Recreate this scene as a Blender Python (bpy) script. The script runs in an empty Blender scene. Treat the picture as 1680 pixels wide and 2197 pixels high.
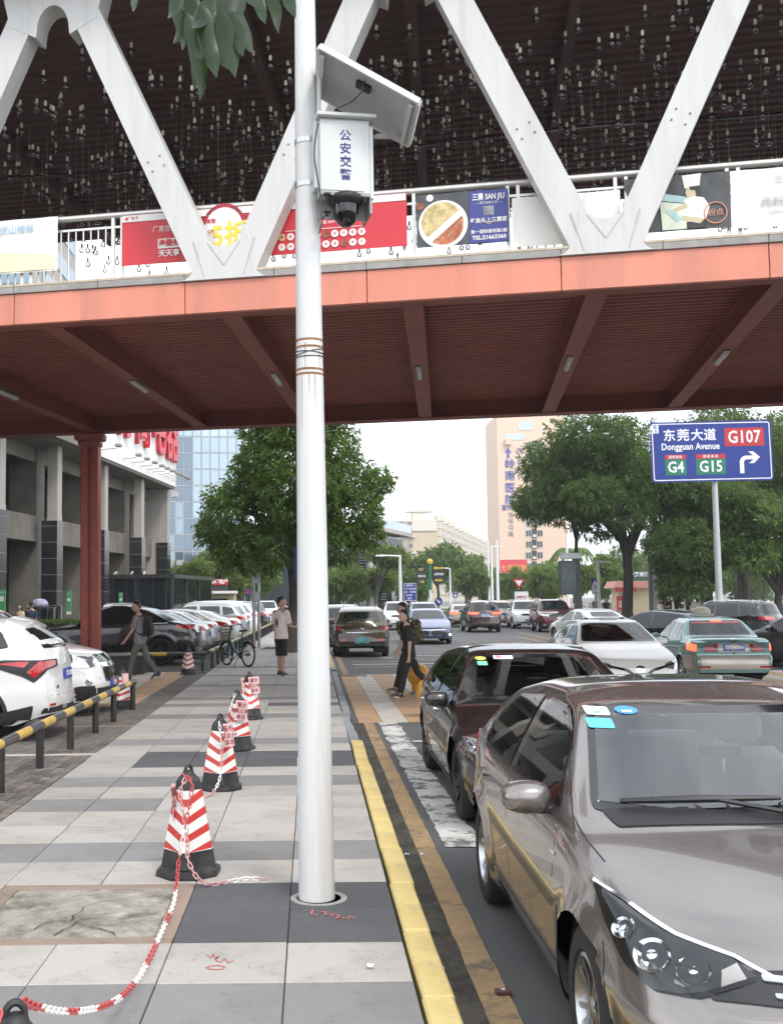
import bpy, bmesh, math, random
import numpy as np
from mathutils import Vector, Matrix, noise
from mathutils.bvhtree import BVHTree

C = bpy.context.scene.collection
SC = bpy.context.scene
R = math.radians
PI = math.pi
rnd = random.Random(7)

# ------------------------------------------------------------------ camera
FPX, PPX, PPY, HORI, ROLL, CAMH = 2350.0, 665.0, 1098.0, 1284.0, R(0.6), 1.78
_th = math.atan((HORI - PPY) / FPX)
_r0 = Vector((1, 0, 0)); _u0 = Vector((0, -math.sin(_th), math.cos(_th))); FWD = Vector((0, math.cos(_th), math.sin(_th)))
RGT = _r0 * math.cos(ROLL) - _u0 * math.sin(ROLL)
UPV = _u0 * math.cos(ROLL) + _r0 * math.sin(ROLL)
EYE = Vector((0, 0, CAMH))
cd = bpy.data.cameras.new('camera'); cam = bpy.data.objects.new('camera', cd); C.objects.link(cam)
cd.sensor_fit = 'HORIZONTAL'; cd.sensor_width = 36.0; cd.lens = 36.0 * FPX / 1680.0
cd.shift_x = (840.0 - PPX) / 1680.0
cd.clip_start = 0.05; cd.clip_end = 3000
cam.matrix_world = Matrix(((RGT.x, UPV.x, -FWD.x, EYE.x), (RGT.y, UPV.y, -FWD.y, EYE.y), (RGT.z, UPV.z, -FWD.z, EYE.z), (0, 0, 0, 1)))
SC.camera = cam

# ------------------------------------------------------------------ sky, sun, exposure
SUN_EL, SUN_AZ = R(50), R(150)          # azimuth clockwise from +Y: behind the camera, to its right
w = bpy.data.worlds.new('World'); SC.world = w; w.use_nodes = True
nt = w.node_tree; nt.nodes.clear()
sky = nt.nodes.new('ShaderNodeTexSky'); sky.sky_type = 'NISHITA'; sky.sun_disc = False
sky.sun_elevation = SUN_EL; sky.sun_rotation = SUN_AZ; sky.dust_density = 1.0; sky.air_density = 1.0; sky.ozone_density = 1.0
bg = nt.nodes.new('ShaderNodeBackground'); bg.inputs['Strength'].default_value = 0.10
hs = nt.nodes.new('ShaderNodeHueSaturation'); hs.inputs['Saturation'].default_value = 0.3
nt.links.new(sky.outputs[0], hs.inputs['Color'])
# a bright veil of thin cloud over the whole sky
veil = nt.nodes.new('ShaderNodeMix'); veil.data_type = 'RGBA'; veil.inputs[0].default_value = 0.62; veil.inputs[7].default_value = (12.6, 13.0, 13.6, 1)
nt.links.new(hs.outputs[0], veil.inputs[6])
tcw = nt.nodes.new('ShaderNodeTexCoord'); cn = nt.nodes.new('ShaderNodeTexNoise'); cn.inputs['Scale'].default_value = 2.6; cn.inputs['Detail'].default_value = 6
cr = nt.nodes.new('ShaderNodeValToRGB'); cr.color_ramp.elements[0].position = .36; cr.color_ramp.elements[1].position = .66; cr.color_ramp.elements[0].color = (.62, .65, .70, 1); cr.color_ramp.elements[1].color = (1.3, 1.29, 1.27, 1)
cm = nt.nodes.new('ShaderNodeMix'); cm.data_type = 'RGBA'; cm.blend_type = 'MULTIPLY'; cm.inputs[0].default_value = 1; nt.links.new(tcw.outputs['Generated'], cn.inputs['Vector']); nt.links.new(cn.outputs['Fac'], cr.inputs[0])
nt.links.new(veil.outputs[2], cm.inputs[6]); nt.links.new(cr.outputs[0], cm.inputs[7]); nt.links.new(cm.outputs[2], bg.inputs[0])
wo = nt.nodes.new('ShaderNodeOutputWorld'); nt.links.new(bg.outputs[0], wo.inputs[0])
ld = bpy.data.lights.new('sun', 'SUN'); ld.energy = 1.0; ld.angle = R(14); ld.color = (1.0, 0.95, 0.88)
sun = bpy.data.objects.new('sun', ld); C.objects.link(sun)
sd = Vector((math.sin(SUN_AZ) * math.cos(SUN_EL), math.cos(SUN_AZ) * math.cos(SUN_EL), math.sin(SUN_EL)))
sun.rotation_euler = sd.to_track_quat('Z', 'Y').to_euler(); sun.location = sd * 60
SC.view_settings.view_transform = 'Standard'; SC.view_settings.look = 'None'
SC.view_settings.exposure = 1.0; SC.view_settings.gamma = 1.0; SC.view_settings.use_curve_mapping = False
try:
    SC.cycles.max_bounces = 8; SC.cycles.transparent_max_bounces = 16; SC.cycles.caustics_reflective = False; SC.cycles.caustics_refractive = False
    SC.cycles.sample_clamp_indirect = 6.0
except Exception: pass

# ------------------------------------------------------------------ photograph pixel (1680 x 2197) to place
def ray(x, y): return FWD + RGT * ((x - PPX) / FPX) + UPV * ((PPY - y) / FPX)
def gp(x, y, z=0.0):
    d = ray(x, y); return EYE + d * ((z - CAMH) / d.z)
def at(x, y, Y):
    d = ray(x, y); return EYE + d * (Y / d.y)

# ------------------------------------------------------------------ materials
MATS = {}
def _mat(name):
    m = bpy.data.materials.new(name); m.use_nodes = True; t = m.node_tree
    b = t.nodes.get('Principled BSDF'); return m, t, b
def _ramp(t, a, b, fac, p0=0.3, p1=0.7):
    r = t.nodes.new('ShaderNodeValToRGB'); e = r.color_ramp.elements
    e[0].position = p0; e[1].position = p1; e[0].color = (*a, 1); e[1].color = (*b, 1)
    t.links.new(fac, r.inputs[0]); return r.outputs[0]
def _noise(t, scale, detail=4, rough=0.6, coord='Object', sc3=None):
    tc = t.nodes.new('ShaderNodeTexCoord'); n = t.nodes.new('ShaderNodeTexNoise')
    n.inputs['Scale'].default_value = scale; n.inputs['Detail'].default_value = detail; n.inputs['Roughness'].default_value = rough
    if sc3:
        mp = t.nodes.new('ShaderNodeMapping'); mp.inputs['Scale'].default_value = sc3
        t.links.new(tc.outputs[coord], mp.inputs[0]); t.links.new(mp.outputs[0], n.inputs['Vector'])
    else: t.links.new(tc.outputs[coord], n.inputs['Vector'])
    return n.outputs['Fac']
def _mix(t, a, b, fac, mode='MIX'):
    m = t.nodes.new('ShaderNodeMix'); m.data_type = 'RGBA'; m.blend_type = mode
    for s, v in ((m.inputs[0], fac), (m.inputs[6], a), (m.inputs[7], b)):
        if hasattr(v, 'is_linked'): t.links.new(v, s)
        elif isinstance(v, (int, float)): s.default_value = v
        else: s.default_value = (*v, 1)
    return m.outputs[2]
def _bump(t, b, h, strength=0.3, dist=0.01):
    n = t.nodes.new('ShaderNodeBump'); n.inputs['Strength'].default_value = strength; n.inputs['Distance'].default_value = dist
    t.links.new(h, n.inputs['Height']); t.links.new(n.outputs[0], b.inputs['Normal'])
def mat(name, col, rough=0.6, metal=0.0, var=0.0, vscale=3.0, bump=0.0, bscale=40.0, coat=0.0, spec=0.5, dirt=None, dscale=1.2, damt=0.5, emit=None, est=1.0, coord='Object', alpha=None, sc3=None, trans=0.0):
    """one surface: base colour, soft variation, optional dirt patches and fine relief"""
    if name in MATS: return MATS[name]
    m, t, b = _mat(name)
    b.inputs['Base Color'].default_value = (*col, 1); b.inputs['Roughness'].default_value = rough; b.inputs['Metallic'].default_value = metal
    b.inputs['Specular IOR Level'].default_value = spec
    if coat: b.inputs['Coat Weight'].default_value = coat; b.inputs['Coat Roughness'].default_value = 0.03
    if trans: b.inputs['Transmission Weight'].default_value = trans
    c = None
    if var:
        lo = tuple(max(0, v * (1 - var)) for v in col); hi = tuple(min(1, v * (1 + var)) for v in col)
        c = _ramp(t, lo, hi, _noise(t, vscale, 6, 0.65, coord, sc3))
    if dirt:
        d = _noise(t, dscale, 8, 0.7, coord, sc3); f = _ramp(t, (0, 0, 0), (damt,) * 3, d, 0.48, 0.68)
        c = _mix(t, c if c is not None else col, dirt, f)
    if c is not None: t.links.new(c, b.inputs['Base Color'])
    if bump: _bump(t, b, _noise(t, bscale, 5, 0.6, coord), bump)
    if emit: b.inputs['Emission Color'].default_value = (*emit, 1); b.inputs['Emission Strength'].default_value = est
    if alpha is not None: b.inputs['Alpha'].default_value = alpha
    MATS[name] = m; return m
def mat_glass(name, tint=(0.5, 0.55, 0.55), ior=1.5, rough=0.0):
    if name in MATS: return MATS[name]
    m, t, b = _mat(name); t.nodes.remove(b)
    out = t.nodes['Material Output']; mx = t.nodes.new('ShaderNodeMixShader'); fr = t.nodes.new('ShaderNodeFresnel'); fr.inputs[0].default_value = ior
    tr = t.nodes.new('ShaderNodeBsdfTransparent'); tr.inputs[0].default_value = (*tint, 1)
    gl = t.nodes.new('ShaderNodeBsdfGlossy'); gl.inputs['Roughness'].default_value = rough; gl.inputs[0].default_value = (1, 1, 1, 1)
    t.links.new(fr.outputs[0], mx.inputs[0]); t.links.new(tr.outputs[0], mx.inputs[1]); t.links.new(gl.outputs[0], mx.inputs[2]); t.links.new(mx.outputs[0], out.inputs[0])
    MATS[name] = m; return m
def mat_paint(name, col, metal=0.0, rough=0.35, coat=1.0):
    if name in MATS: return MATS[name]
    m, t, b = _mat(name)
    b.inputs['Roughness'].default_value = rough; b.inputs['Metallic'].default_value = metal
    b.inputs['Coat Weight'].default_value = coat; b.inputs['Coat Roughness'].default_value = 0.025; b.inputs['Coat IOR'].default_value = 1.6
    d = _noise(t, 2.2, 8, 0.7); c = _mix(t, col, tuple(v * 0.6 + 0.06 for v in col), _ramp(t, (0, 0, 0), (.3, .3, .3), d, .5, .75))
    t.links.new(c, b.inputs['Base Color'])
    rr = _ramp(t, (rough,) * 3, (min(1, rough + .2),) * 3, d, .45, .8); t.links.new(rr, b.inputs['Roughness'])
    MATS[name] = m; return m
def mat_leaf(name, col, hi):
    if name in MATS: return MATS[name]
    m, t, b = _mat(name)
    oi = t.nodes.new('ShaderNodeNewGeometry'); c = _ramp(t, col, hi, oi.outputs['Random Per Island'], 0.1, 1.0)
    t.links.new(c, b.inputs['Base Color']); b.inputs['Roughness'].default_value = 0.42; b.inputs['Specular IOR Level'].default_value = 0.4
    out = t.nodes['Material Output']; tl = t.nodes.new('ShaderNodeBsdfTranslucent'); ad = t.nodes.new('ShaderNodeMixShader'); ad.inputs[0].default_value = 0.36
    c2 = _mix(t, c, (0.5, 0.7, 0.12), 0.35); t.links.new(c2, tl.inputs[0])
    t.links.new(b.outputs[0], ad.inputs[1]); t.links.new(tl.outputs[0], ad.inputs[2]); t.links.new(ad.outputs[0], out.inputs[0])
    MATS[name] = m; return m

# ------------------------------------------------------------------ mesh builder
class MB:
    def __init__(s): s.v = []; s.f = []; s.m = []; s.cur = 0
    def add(s, vs, fs, M=None):
        o = len(s.v)
        s.v.extend([tuple(M @ Vector(p)) if M is not None else tuple(p) for p in vs])
        s.f.extend([tuple(i + o for i in f) for f in fs]); s.m.extend([s.cur] * len(fs)); return s
    def box(s, c, d, M=None, bev=0.0):
        x, y, z = d[0] / 2, d[1] / 2, d[2] / 2
        if bev > 0:
            bv = min(bev, x * .9, y * .9, z * .9); vs = []; fs = []
            # chamfered box: 24 vertices
            idx = {}
            for sx in (-1, 1):
                for sy in (-1, 1):
                    for sz in (-1, 1):
                        for a in range(3):
                            p = [sx * x, sy * y, sz * z]
                            for k in range(3):
                                if k != a: p[k] -= (sx, sy, sz)[k] * bv
                            idx[(sx, sy, sz, a)] = len(vs); vs.append((c[0] + p[0], c[1] + p[1], c[2] + p[2]))
            g = lambda sx, sy, sz, a: idx[(sx, sy, sz, a)]
            for sg in (-1, 1):
                q = [(-1, -1), (1, -1), (1, 1), (-1, 1)]
                if sg < 0: q = q[::-1]
                fs.append(tuple(g(sg, a, b, 0) for a, b in q)); fs.append(tuple(g(b, sg, a, 1) for a, b in q)); fs.append(tuple(g(a, b, sg, 2) for a, b in q))
            for a in (-1, 1):
                for b in (-1, 1):
                    fs.append((g(-1, a, b, 1), g(1, a, b, 1), g(1, a, b, 2), g(-1, a, b, 2)))
                    fs.append((g(a, -1, b, 0), g(a, 1, b, 0), g(a, 1, b, 2), g(a, -1, b, 2)))
                    fs.append((g(a, b, -1, 0), g(a, b, 1, 0), g(a, b, 1, 1), g(a, b, -1, 1)))
            for sx in (-1, 1):
                for sy in (-1, 1):
                    for sz in (-1, 1): fs.append(tuple(g(sx, sy, sz, a) for a in range(3)))
            return s.add(vs, fs, M)
        vs = [(c[0] + i * x, c[1] + j * y, c[2] + k * z) for i in (-1, 1) for j in (-1, 1) for k in (-1, 1)]
        return s.add(vs, [(0, 1, 3, 2), (4, 6, 7, 5), (0, 4, 5, 1), (2, 3, 7, 6), (0, 2, 6, 4), (1, 5, 7, 3)], M)
    def tube(s, pts, r, n=8, cap=True, M=None):
        pts = [Vector(p) for p in pts]; k = len(pts)
        rs = r if isinstance(r, (list, tuple)) else [r] * k
        vs = []; fs = []; up = None
        for i, p in enumerate(pts):
            t = (pts[min(i + 1, k - 1)] - pts[max(i - 1, 0)])
            t = t.normalized() if t.length > 1e-9 else Vector((0, 0, 1))
            if up is None: up = Vector((0, 0, 1)) if abs(t.z) < .9 else Vector((1, 0, 0))
            a = (up - t * up.dot(t)); a = a.normalized() if a.length > 1e-6 else t.orthogonal().normalized(); up = a; b = t.cross(a)
            for j in range(n):
                q = 2 * PI * (j + .5) / n; vs.append(p + (a * math.cos(q) + b * math.sin(q)) * rs[i])
        for i in range(k - 1):
            for j in range(n):
                j2 = (j + 1) % n; fs.append((i * n + j, i * n + j2, (i + 1) * n + j2, (i + 1) * n + j))
        if cap: fs.append(tuple(range(n))[::-1]); fs.append(tuple((k - 1) * n + j for j in range(n)))
        return s.add(vs, fs, M)
    def bar(s, a, b, wd, ht, up=(0, 0, 1)):
        """rectangular bar from a to b, ht measured along up"""
        a = Vector(a); b = Vector(b); t = (b - a).normalized(); u = Vector(up); sd = t.cross(u).normalized(); u = sd.cross(t).normalized()
        vs = [p + sd * i * wd / 2 + u * j * ht / 2 for p in (a, b) for i, j in ((-1, -1), (1, -1), (1, 1), (-1, 1))]
        return s.add(vs, [(3, 2, 1, 0), (4, 5, 6, 7)] + [(i, (i + 1) % 4, 4 + (i + 1) % 4, 4 + i) for i in range(4)])
    def lathe(s, prof, n=24, M=None, cap=True):
        vs = []; fs = []; k = len(prof)
        for (r, z) in prof:
            for j in range(n): q = 2 * PI * j / n; vs.append((r * math.cos(q), r * math.sin(q), z))
        for i in range(k - 1):
            for j in range(n): j2 = (j + 1) % n; fs.append((i * n + j, i * n + j2, (i + 1) * n + j2, (i + 1) * n + j))
        if cap:
            if prof[0][0] > 1e-6: fs.append(tuple(range(n))[::-1])
            if prof[-1][0] > 1e-6: fs.append(tuple((k - 1) * n + j for j in range(n)))
        return s.add(vs, fs, M)
    def prism(s, poly, d0, d1, M=None):
        """2-D outline (x, z) extruded along y from d0 to d1"""
        n = len(poly); vs = [(p[0], d0, p[1]) for p in poly] + [(p[0], d1, p[1]) for p in poly]
        return s.add(vs, [tuple(range(n)), tuple(range(2 * n - 1, n - 1, -1))] + [(i, n + i, n + (i + 1) % n, (i + 1) % n) for i in range(n)], M)
    def quad(s, a, b, c, d): return s.add([a, b, c, d], [(0, 1, 2, 3)])
    def mesh(s, name, mats, smooth=None):
        me = bpy.data.meshes.new(name); me.from_pydata(s.v, [], s.f)
        for m in (mats if isinstance(mats, (list, tuple)) else [mats]): me.materials.append(m)
        if len(set(s.m)) > 1: me.polygons.foreach_set('material_index', s.m)
        finish(me, smooth); return me
    def build(s, name, mats, parent=None, smooth=None, **k): return link(name, s.mesh(name, mats, smooth), parent, **k)
def finish(me, smooth):
    bm = bmesh.new(); bm.from_mesh(me); bmesh.ops.recalc_face_normals(bm, faces=bm.faces); bm.to_mesh(me); bm.free()
    if smooth is not None:
        me.polygons.foreach_set('use_smooth', [True] * len(me.polygons)); me.set_sharp_from_angle(angle=R(smooth))
    me.update()
def tag(o, label=None, cat=None, group=None, kind=None):
    if label: o['label'] = label
    if cat: o['category'] = cat
    if group: o['group'] = group
    if kind: o['kind'] = kind
    return o
def link(name, data, parent=None, loc=None, rz=None, **k):
    o = bpy.data.objects.new(name, data); C.objects.link(o)
    if parent is not None: o.parent = parent
    if loc is not None: o.location = loc
    if rz is not None: o.rotation_euler = (0, 0, rz)
    return tag(o, **k)
def thing(name, loc=(0, 0, 0), label=None, cat=None, group=None, rz=0, kind=None, M=None):
    o = bpy.data.objects.new(name, None); C.objects.link(o); o.empty_display_size = .2
    if M is not None: o.matrix_world = M
    else: o.location = loc; o.rotation_euler = (0, 0, rz)
    return tag(o, label, cat, group, kind)
def dup(root, loc=None, rz=None, label=None, group=None, scale=None):
    def cp(o, par):
        c = o.copy(); C.objects.link(c)
        if par is not None: c.parent = par
        for ch in KIDS.get(o.as_pointer(), ()): cp(ch, c)
        return c
    r = cp(root, None)
    if loc is not None: r.location = loc
    if rz is not None: r.rotation_euler = (0, 0, rz)
    if scale: r.scale = (scale,) * 3
    if label: r['label'] = label
    if group: r['group'] = group
    return r
KIDS = {}
def kids(*roots):
    """remember children once, so copying does not search the whole scene"""
    for r in roots:
        KIDS[r.as_pointer()] = list(r.children)
        for c in r.children: KIDS[c.as_pointer()] = list(c.children)
def basis(o, right, up):
    right = Vector(right).normalized(); up = Vector(up); n = right.cross(up).normalized(); up = n.cross(right)
    return Matrix(((right.x, up.x, n.x, o[0]), (right.y, up.y, n.y, o[1]), (right.z, up.z, n.z, o[2]), (0, 0, 0, 1)))
def text(body, size, m, M, name='lettering', parent=None, ext=0.002, bold=0.0, align='CENTER', sx=1.0, space=1.0, line=1.0, valign='CENTER', shear=0.0):
    """raised lettering: x right, y up in the frame M"""
    cu = bpy.data.curves.new(name, 'FONT'); cu.body = body; cu.size = size; cu.align_x = align; cu.align_y = valign
    cu.extrude = ext; cu.offset = bold; cu.space_character = space; cu.space_line = line; cu.resolution_u = 2; cu.shear = shear
    o = bpy.data.objects.new(name, cu); C.objects.link(o)
    me = bpy.data.meshes.new_from_object(o); me.name = name
    bpy.data.objects.remove(o); bpy.data.curves.remove(cu)
    me.materials.clear(); me.materials.append(m)
    n = bpy.data.objects.new(name, me); C.objects.link(n)
    me.transform(M @ Matrix.Diagonal((sx, 1, 1, 1)))
    if parent is not None: n.parent = parent
    return n
# ------------------------------------------------------------------ vehicles
M_TYRE = mat('tyre rubber', (.018, .018, .02), .75, var=.3, vscale=20)
M_RIM = mat('alloy', (.55, .56, .58), .28, 1.0, dirt=(.12, .10, .08), dscale=6, damt=.35)
M_RIMD = mat('dark alloy', (.03, .03, .035), .3, .8)
M_BLK = mat('black plastic', (.02, .02, .022), .5)
M_GBLK = mat('gloss black trim', (.012, .012, .014), .12, coat=.5)
M_CHR = mat('chrome', (.78, .79, .8), .08, 1.0)
M_AG = mat('dark car glass', (.012, .016, .017), .03, spec=.75)
M_AGW = mat_glass('clear car glass', (.58, .64, .64), 1.6)
M_AGC = mat_glass('coated car glass', (.80, .85, .88), 2.2)
M_LENS = mat('headlamp lens', (.55, .57, .6), .06, .75, coat=1, var=.5, vscale=14)
M_LENSD = mat('dark headlamp lens', (.12, .125, .13), .08, .6, coat=1, var=.8, vscale=18)
M_RED = mat('tail lamp lens', (.42, .012, .015), .12, coat=1, var=.35, vscale=25)
M_REDL = mat('lit tail lamp', (.7, .05, .02), .2, emit=(1, .07, .03), est=2.2)
M_AMB = mat('amber lens', (.6, .16, .02), .15, coat=1)
M_BLUEP = mat('blue licence plate', (.02, .06, .38), .4, coat=.3)
M_GREYP = mat('blanked plate', (.16, .2, .36), .45, var=.35, vscale=9)
M_TEALP = mat('blanked teal plate', (.09, .27, .33), .45, var=.3, vscale=9)
M_WHT = mat('white lettering', (.85, .85, .85), .5)
M_SEAT = mat('seat fabric', (.10, .095, .09), .8)
M_SEATL = mat('pale seat cover', (.60, .60, .60), .8)
M_STK = {'white': mat('white sticker', (.75, .82, .78), .5), 'green': mat('green sticker', (.2, .6, .35), .5), 'blue': mat('blue sticker', (.08, .3, .75), .5), 'cyan': mat('cyan sticker', (.12, .55, .78), .5), 'yellow': mat('yellow sticker', (.6, .65, .12), .5), 'pink': mat('pink sticker', (.8, .25, .25), .5)}

def curve(pts, sig=0.0):
    xs = np.array([p[0] for p in pts], float); ys = np.array([p[1] for p in pts], float)
    if sig <= 0: return lambda x: np.interp(x, xs, ys)
    g = np.arange(xs[0] - .5, xs[-1] + .5, .01); v = np.interp(g, xs, ys)
    k = np.exp(-.5 * (np.arange(-4 * sig, 4 * sig + .005, .01) / sig) ** 2); k /= k.sum()
    h = len(k) // 2; v = np.convolve(np.pad(v, h, mode='edge'), k, 'same')[h:-h or None]
    return lambda x: np.interp(x, g, v)

class CarShape:
    """outer skin from side outline, plan outline and section; s runs from the front bumper, y to the left, z up"""
    def __init__(c, d, ds=.04):
        L, W = d['L'], d['W']; c.d = d; c.L = L; c.W = W
        c.top = curve(d['top'], d.get('sig', .05)); c.belt = curve(d['belt'], .08); c.plan = curve(d['plan'], .04); c.bot = curve(d['bot'], .05)
        hw = W / 2; wr = d['wr']; c.ws = (d['fo'], d['fo'] + d['wb']); ar = wr + d.get('gap', .045)
        S = np.unique(np.concatenate([[0, .015, .04, .08, .12], np.arange(.16, L - .14, ds), [L - .12, L - .08, L - .04, L - .015, L]]))
        n1, n2, n3 = 13, 7, 12
        ys, zs, tum = [], [], d.get('tum', .42)
        tau = np.linspace(0, 1, n1); gs = curve(d.get('sec', [(0, .9), (.1, .955), (.45, 1.0), (.62, .992), (.7, 1.0), (.85, .995), (1, .965)]), .025)(tau)
        P = np.zeros((len(S), n1 + n2 + n3, 3))
        cx = d.get('crown', .06)
        for i, s in enumerate(S):
            zt0 = float(c.top(s)); zb = float(c.bot(s)); pl = float(c.plan(s)) * hw
            zbelt = min(float(c.belt(s)), zt0 - d.get('edge', .045)); zbelt = max(zbelt, zb + .08)
            z1 = zb + (zbelt - zb) * tau; y1 = pl * gs
            for sw in c.ws:                                   # flared arches
                q = np.hypot(s - sw, z1 - wr); y1 = y1 + d.get('flare', .022) * np.exp(-((q - ar) / .07) ** 2) * (z1 < ar * 2)
            sg = 1 if s < L * .5 else -1
            kw = d.get('wrap', .22)
            yb = y1[-1]; tw = lambda z: yb - tum * (z - zbelt) - .25 * (z - zbelt) ** 2
            zte = float(c.top(s - sg * kw * .75 * hw * hw)) - cx
            zte = max(zbelt + .004, min(zte, zt0 - cx * .5)); ye = tw(zte)
            t2 = np.linspace(0, 1, n2 + 1)[1:]; z2 = zbelt + (zte - zbelt) * t2; y2 = tw(z2)
            ph = np.linspace(0, PI / 2, n3 + 1)[1:]; e = 2 / d.get('sq', 3.0)
            y3 = ye * np.cos(ph) ** e; zt3 = c.top(s - sg * kw * y3 ** 2)
            z3 = zte + (np.maximum(zt3, zte) - zte) * np.sin(ph) ** e
            y3[-1] = 0
            P[i, :, 1] = np.concatenate([y1, y2, y3]); P[i, :, 2] = np.concatenate([z1, z2, z3]); P[i, :, 0] = s
        # bowed nose and tail
        bow = d.get('bow', (.28, .2)); y = P[:, :, 1]; s = P[:, :, 0]; z = P[:, :, 2]
        np_f = curve(d.get('nose', [(0, .12), (.25, .03), (.45, 0), (.6, .02), (.8, .06), (1.6, .06)]), .03); np_r = curve(d.get('tail', [(0, .12), (.3, .03), (.5, 0), (.65, .02), (.85, .05), (1.7, .05)]), .03)
        c.fa = lambda s, y, z: (bow[0] * y * y + np_f(z)) * np.clip(1 - s / 1.15, 0, 1) ** 1.5
        c.ra = lambda s, y, z: (bow[1] * y * y + np_r(z)) * np.clip(1 - (L - s) / .95, 0, 1) ** 1.5
        P[:, :, 0] = s + c.fa(s, y, z) - c.ra(s, y, z)
        c.S, c.P = S, P
        # full skin
        K = P.shape[1]; full = np.zeros((len(S), 2 * K - 1, 3)); full[:, :K] = P; full[:, K:] = P[:, -2::-1] * np.array([1, -1, 1])
        N = 2 * K - 1; V = full.reshape(-1, 3); F = []
        ar2 = ar
        for i in range(len(S) - 1):
            for j in range(N - 1): F.append((i * N + j, (i + 1) * N + j, (i + 1) * N + j + 1, i * N + j + 1))
        V = [tuple(v) for v in V]
        for i, rev, sgn in ((0, True, 1), (len(S) - 1, False, -1)):     # closed nose and tail
            m = 9; base = full[i]; ids = np.zeros((K, m), int)
            for j in range(K):
                a = base[j]; ids[j, 0] = i * N + j; ids[j, m - 1] = i * N + (N - 1 - j)
                for q in range(1, m - 1):
                    yy = a[1] * (1 - 2 * q / (m - 1)); s0 = S[i]; zz = a[2]
                    x = s0 + float(c.fa(s0, yy, zz)) - float(c.ra(s0, yy, zz)); ids[j, q] = len(V); V.append((x, yy, zz))
            for j in range(K - 1):
                for q in range(m - 1):
                    if len({ids[j, q], ids[j, q + 1], ids[j + 1, q + 1], ids[j + 1, q]}) > 3: F.append((ids[j, q], ids[j, q + 1], ids[j + 1, q + 1], ids[j + 1, q])[::1 if rev else -1])
                    elif j == K - 2: pass
        bm = bmesh.new(); bv = [bm.verts.new(v) for v in V]
        for f in F:
            try: bm.faces.new([bv[k] for k in f])
            except Exception: pass
        bmesh.ops.remove_doubles(bm, verts=bm.verts, dist=.0008)
        bmesh.ops.recalc_face_normals(bm, faces=bm.faces)
        c.bvh = BVHTree.FromBMesh(bm)
        # wheel openings
        kill = [];
        for f in bm.faces:
            p = f.calc_center_median()
            if abs(p.y) > hw * .55 and any(math.hypot(p.x - sw, p.z - wr) < ar for sw in c.ws): kill.append(f)
        bmesh.ops.delete(bm, geom=kill, context='FACES')
        for v in bm.verts:
            if v.is_boundary and abs(v.co.y) > hw * .5:
                for sw in c.ws:
                    dx, dz = v.co.x - sw, v.co.z - wr; q = math.hypot(dx, dz)
                    if abs(q - ar) < .07 and q > 1e-4: v.co.x = sw + dx / q * ar; v.co.z = wr + dz / q * ar
        c.bm = bm; c.hw = hw; c.ar = ar
    def hit(c, o, d):
        h = c.bvh.ray_cast(Vector(o), Vector(d)); 
        if h[0] is None:
            h = c.bvh.find_nearest(Vector(o))
            h = c.bvh.find_nearest(Vector(o) + Vector(d) * 1.0) if h[0] is None else h
        return h[0], h[1]
    VIEW = {'F': lambda u, v: ((-1.5, u, v), (1, 0, 0)), 'S': lambda u, v: ((u, 3, v), (0, -1, 0)), 'T': lambda u, v: ((u, v, 4), (0, 0, -1))}
    def proj(c, view, u, v):
        if view == 'R': o, d = (c.L + 1.5, u, v), (-1, 0, 0)
        elif view == 'FD': q = u / math.sqrt(2); o, d = (q - 2, q + 2, v), (.70711, -.70711, 0)      # u = (s + y)/sqrt2
        elif view == 'RD': q = u / math.sqrt(2); o, d = (c.L - q + 2, q + 2, v), (-.70711, -.70711, 0)   # u = ((L-s) + y)/sqrt2
        else: o, d = c.VIEW[view](u, v)
        return c.hit(o, d)
    def patch(c, view, poly, off=.004, thick=.012, mirror=False, step=.07, inset=None):
        """outline laid on the skin: returns vertices and faces, with a rim that goes back into the body"""
        bm = bmesh.new(); vs = [bm.verts.new((p[0], p[1], 0)) for p in poly]; bm.faces.new(vs)
        xs = [p[0] for p in poly]; ys = [p[1] for p in poly]
        for ax, (a, b) in enumerate(((min(xs), max(xs)), (min(ys), max(ys)))):
            n = int((b - a) / step)
            for k in range(1, n + 1):
                q = a + (b - a) * k / (n + 1)
                bmesh.ops.bisect_plane(bm, geom=bm.verts[:] + bm.edges[:] + bm.faces[:], plane_co=((q, 0, 0) if ax == 0 else (0, q, 0)), plane_no=((1, 0, 0) if ax == 0 else (0, 1, 0)), dist=1e-5)
        bmesh.ops.triangulate(bm, faces=[f for f in bm.faces if len(f.verts) > 4])
        for v in bm.verts:
            p, n = c.proj(view, v.co.x, v.co.y); v.co = p + n * off
        bmesh.ops.remove_doubles(bm, verts=bm.verts, dist=1e-5)
        bmesh.ops.recalc_face_normals(bm, faces=bm.faces)
        be = [e for e in bm.edges if e.is_boundary]
        if thick and be:
            r = bmesh.ops.extrude_edge_only(bm, edges=be)
            for v in [g for g in r['geom'] if isinstance(g, bmesh.types.BMVert)]:
                h = c.bvh.find_nearest(v.co); v.co -= h[1] * thick
        bm.verts.index_update(); V = [tuple(v.co) for v in bm.verts]; F = [tuple(v.index for v in f.verts) for f in bm.faces]; bm.free()
        # outward winding
        k = 1 if not mirror else -1
        V = [(x, y * k, z) for x, y, z in V]
        return V, F

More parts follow.
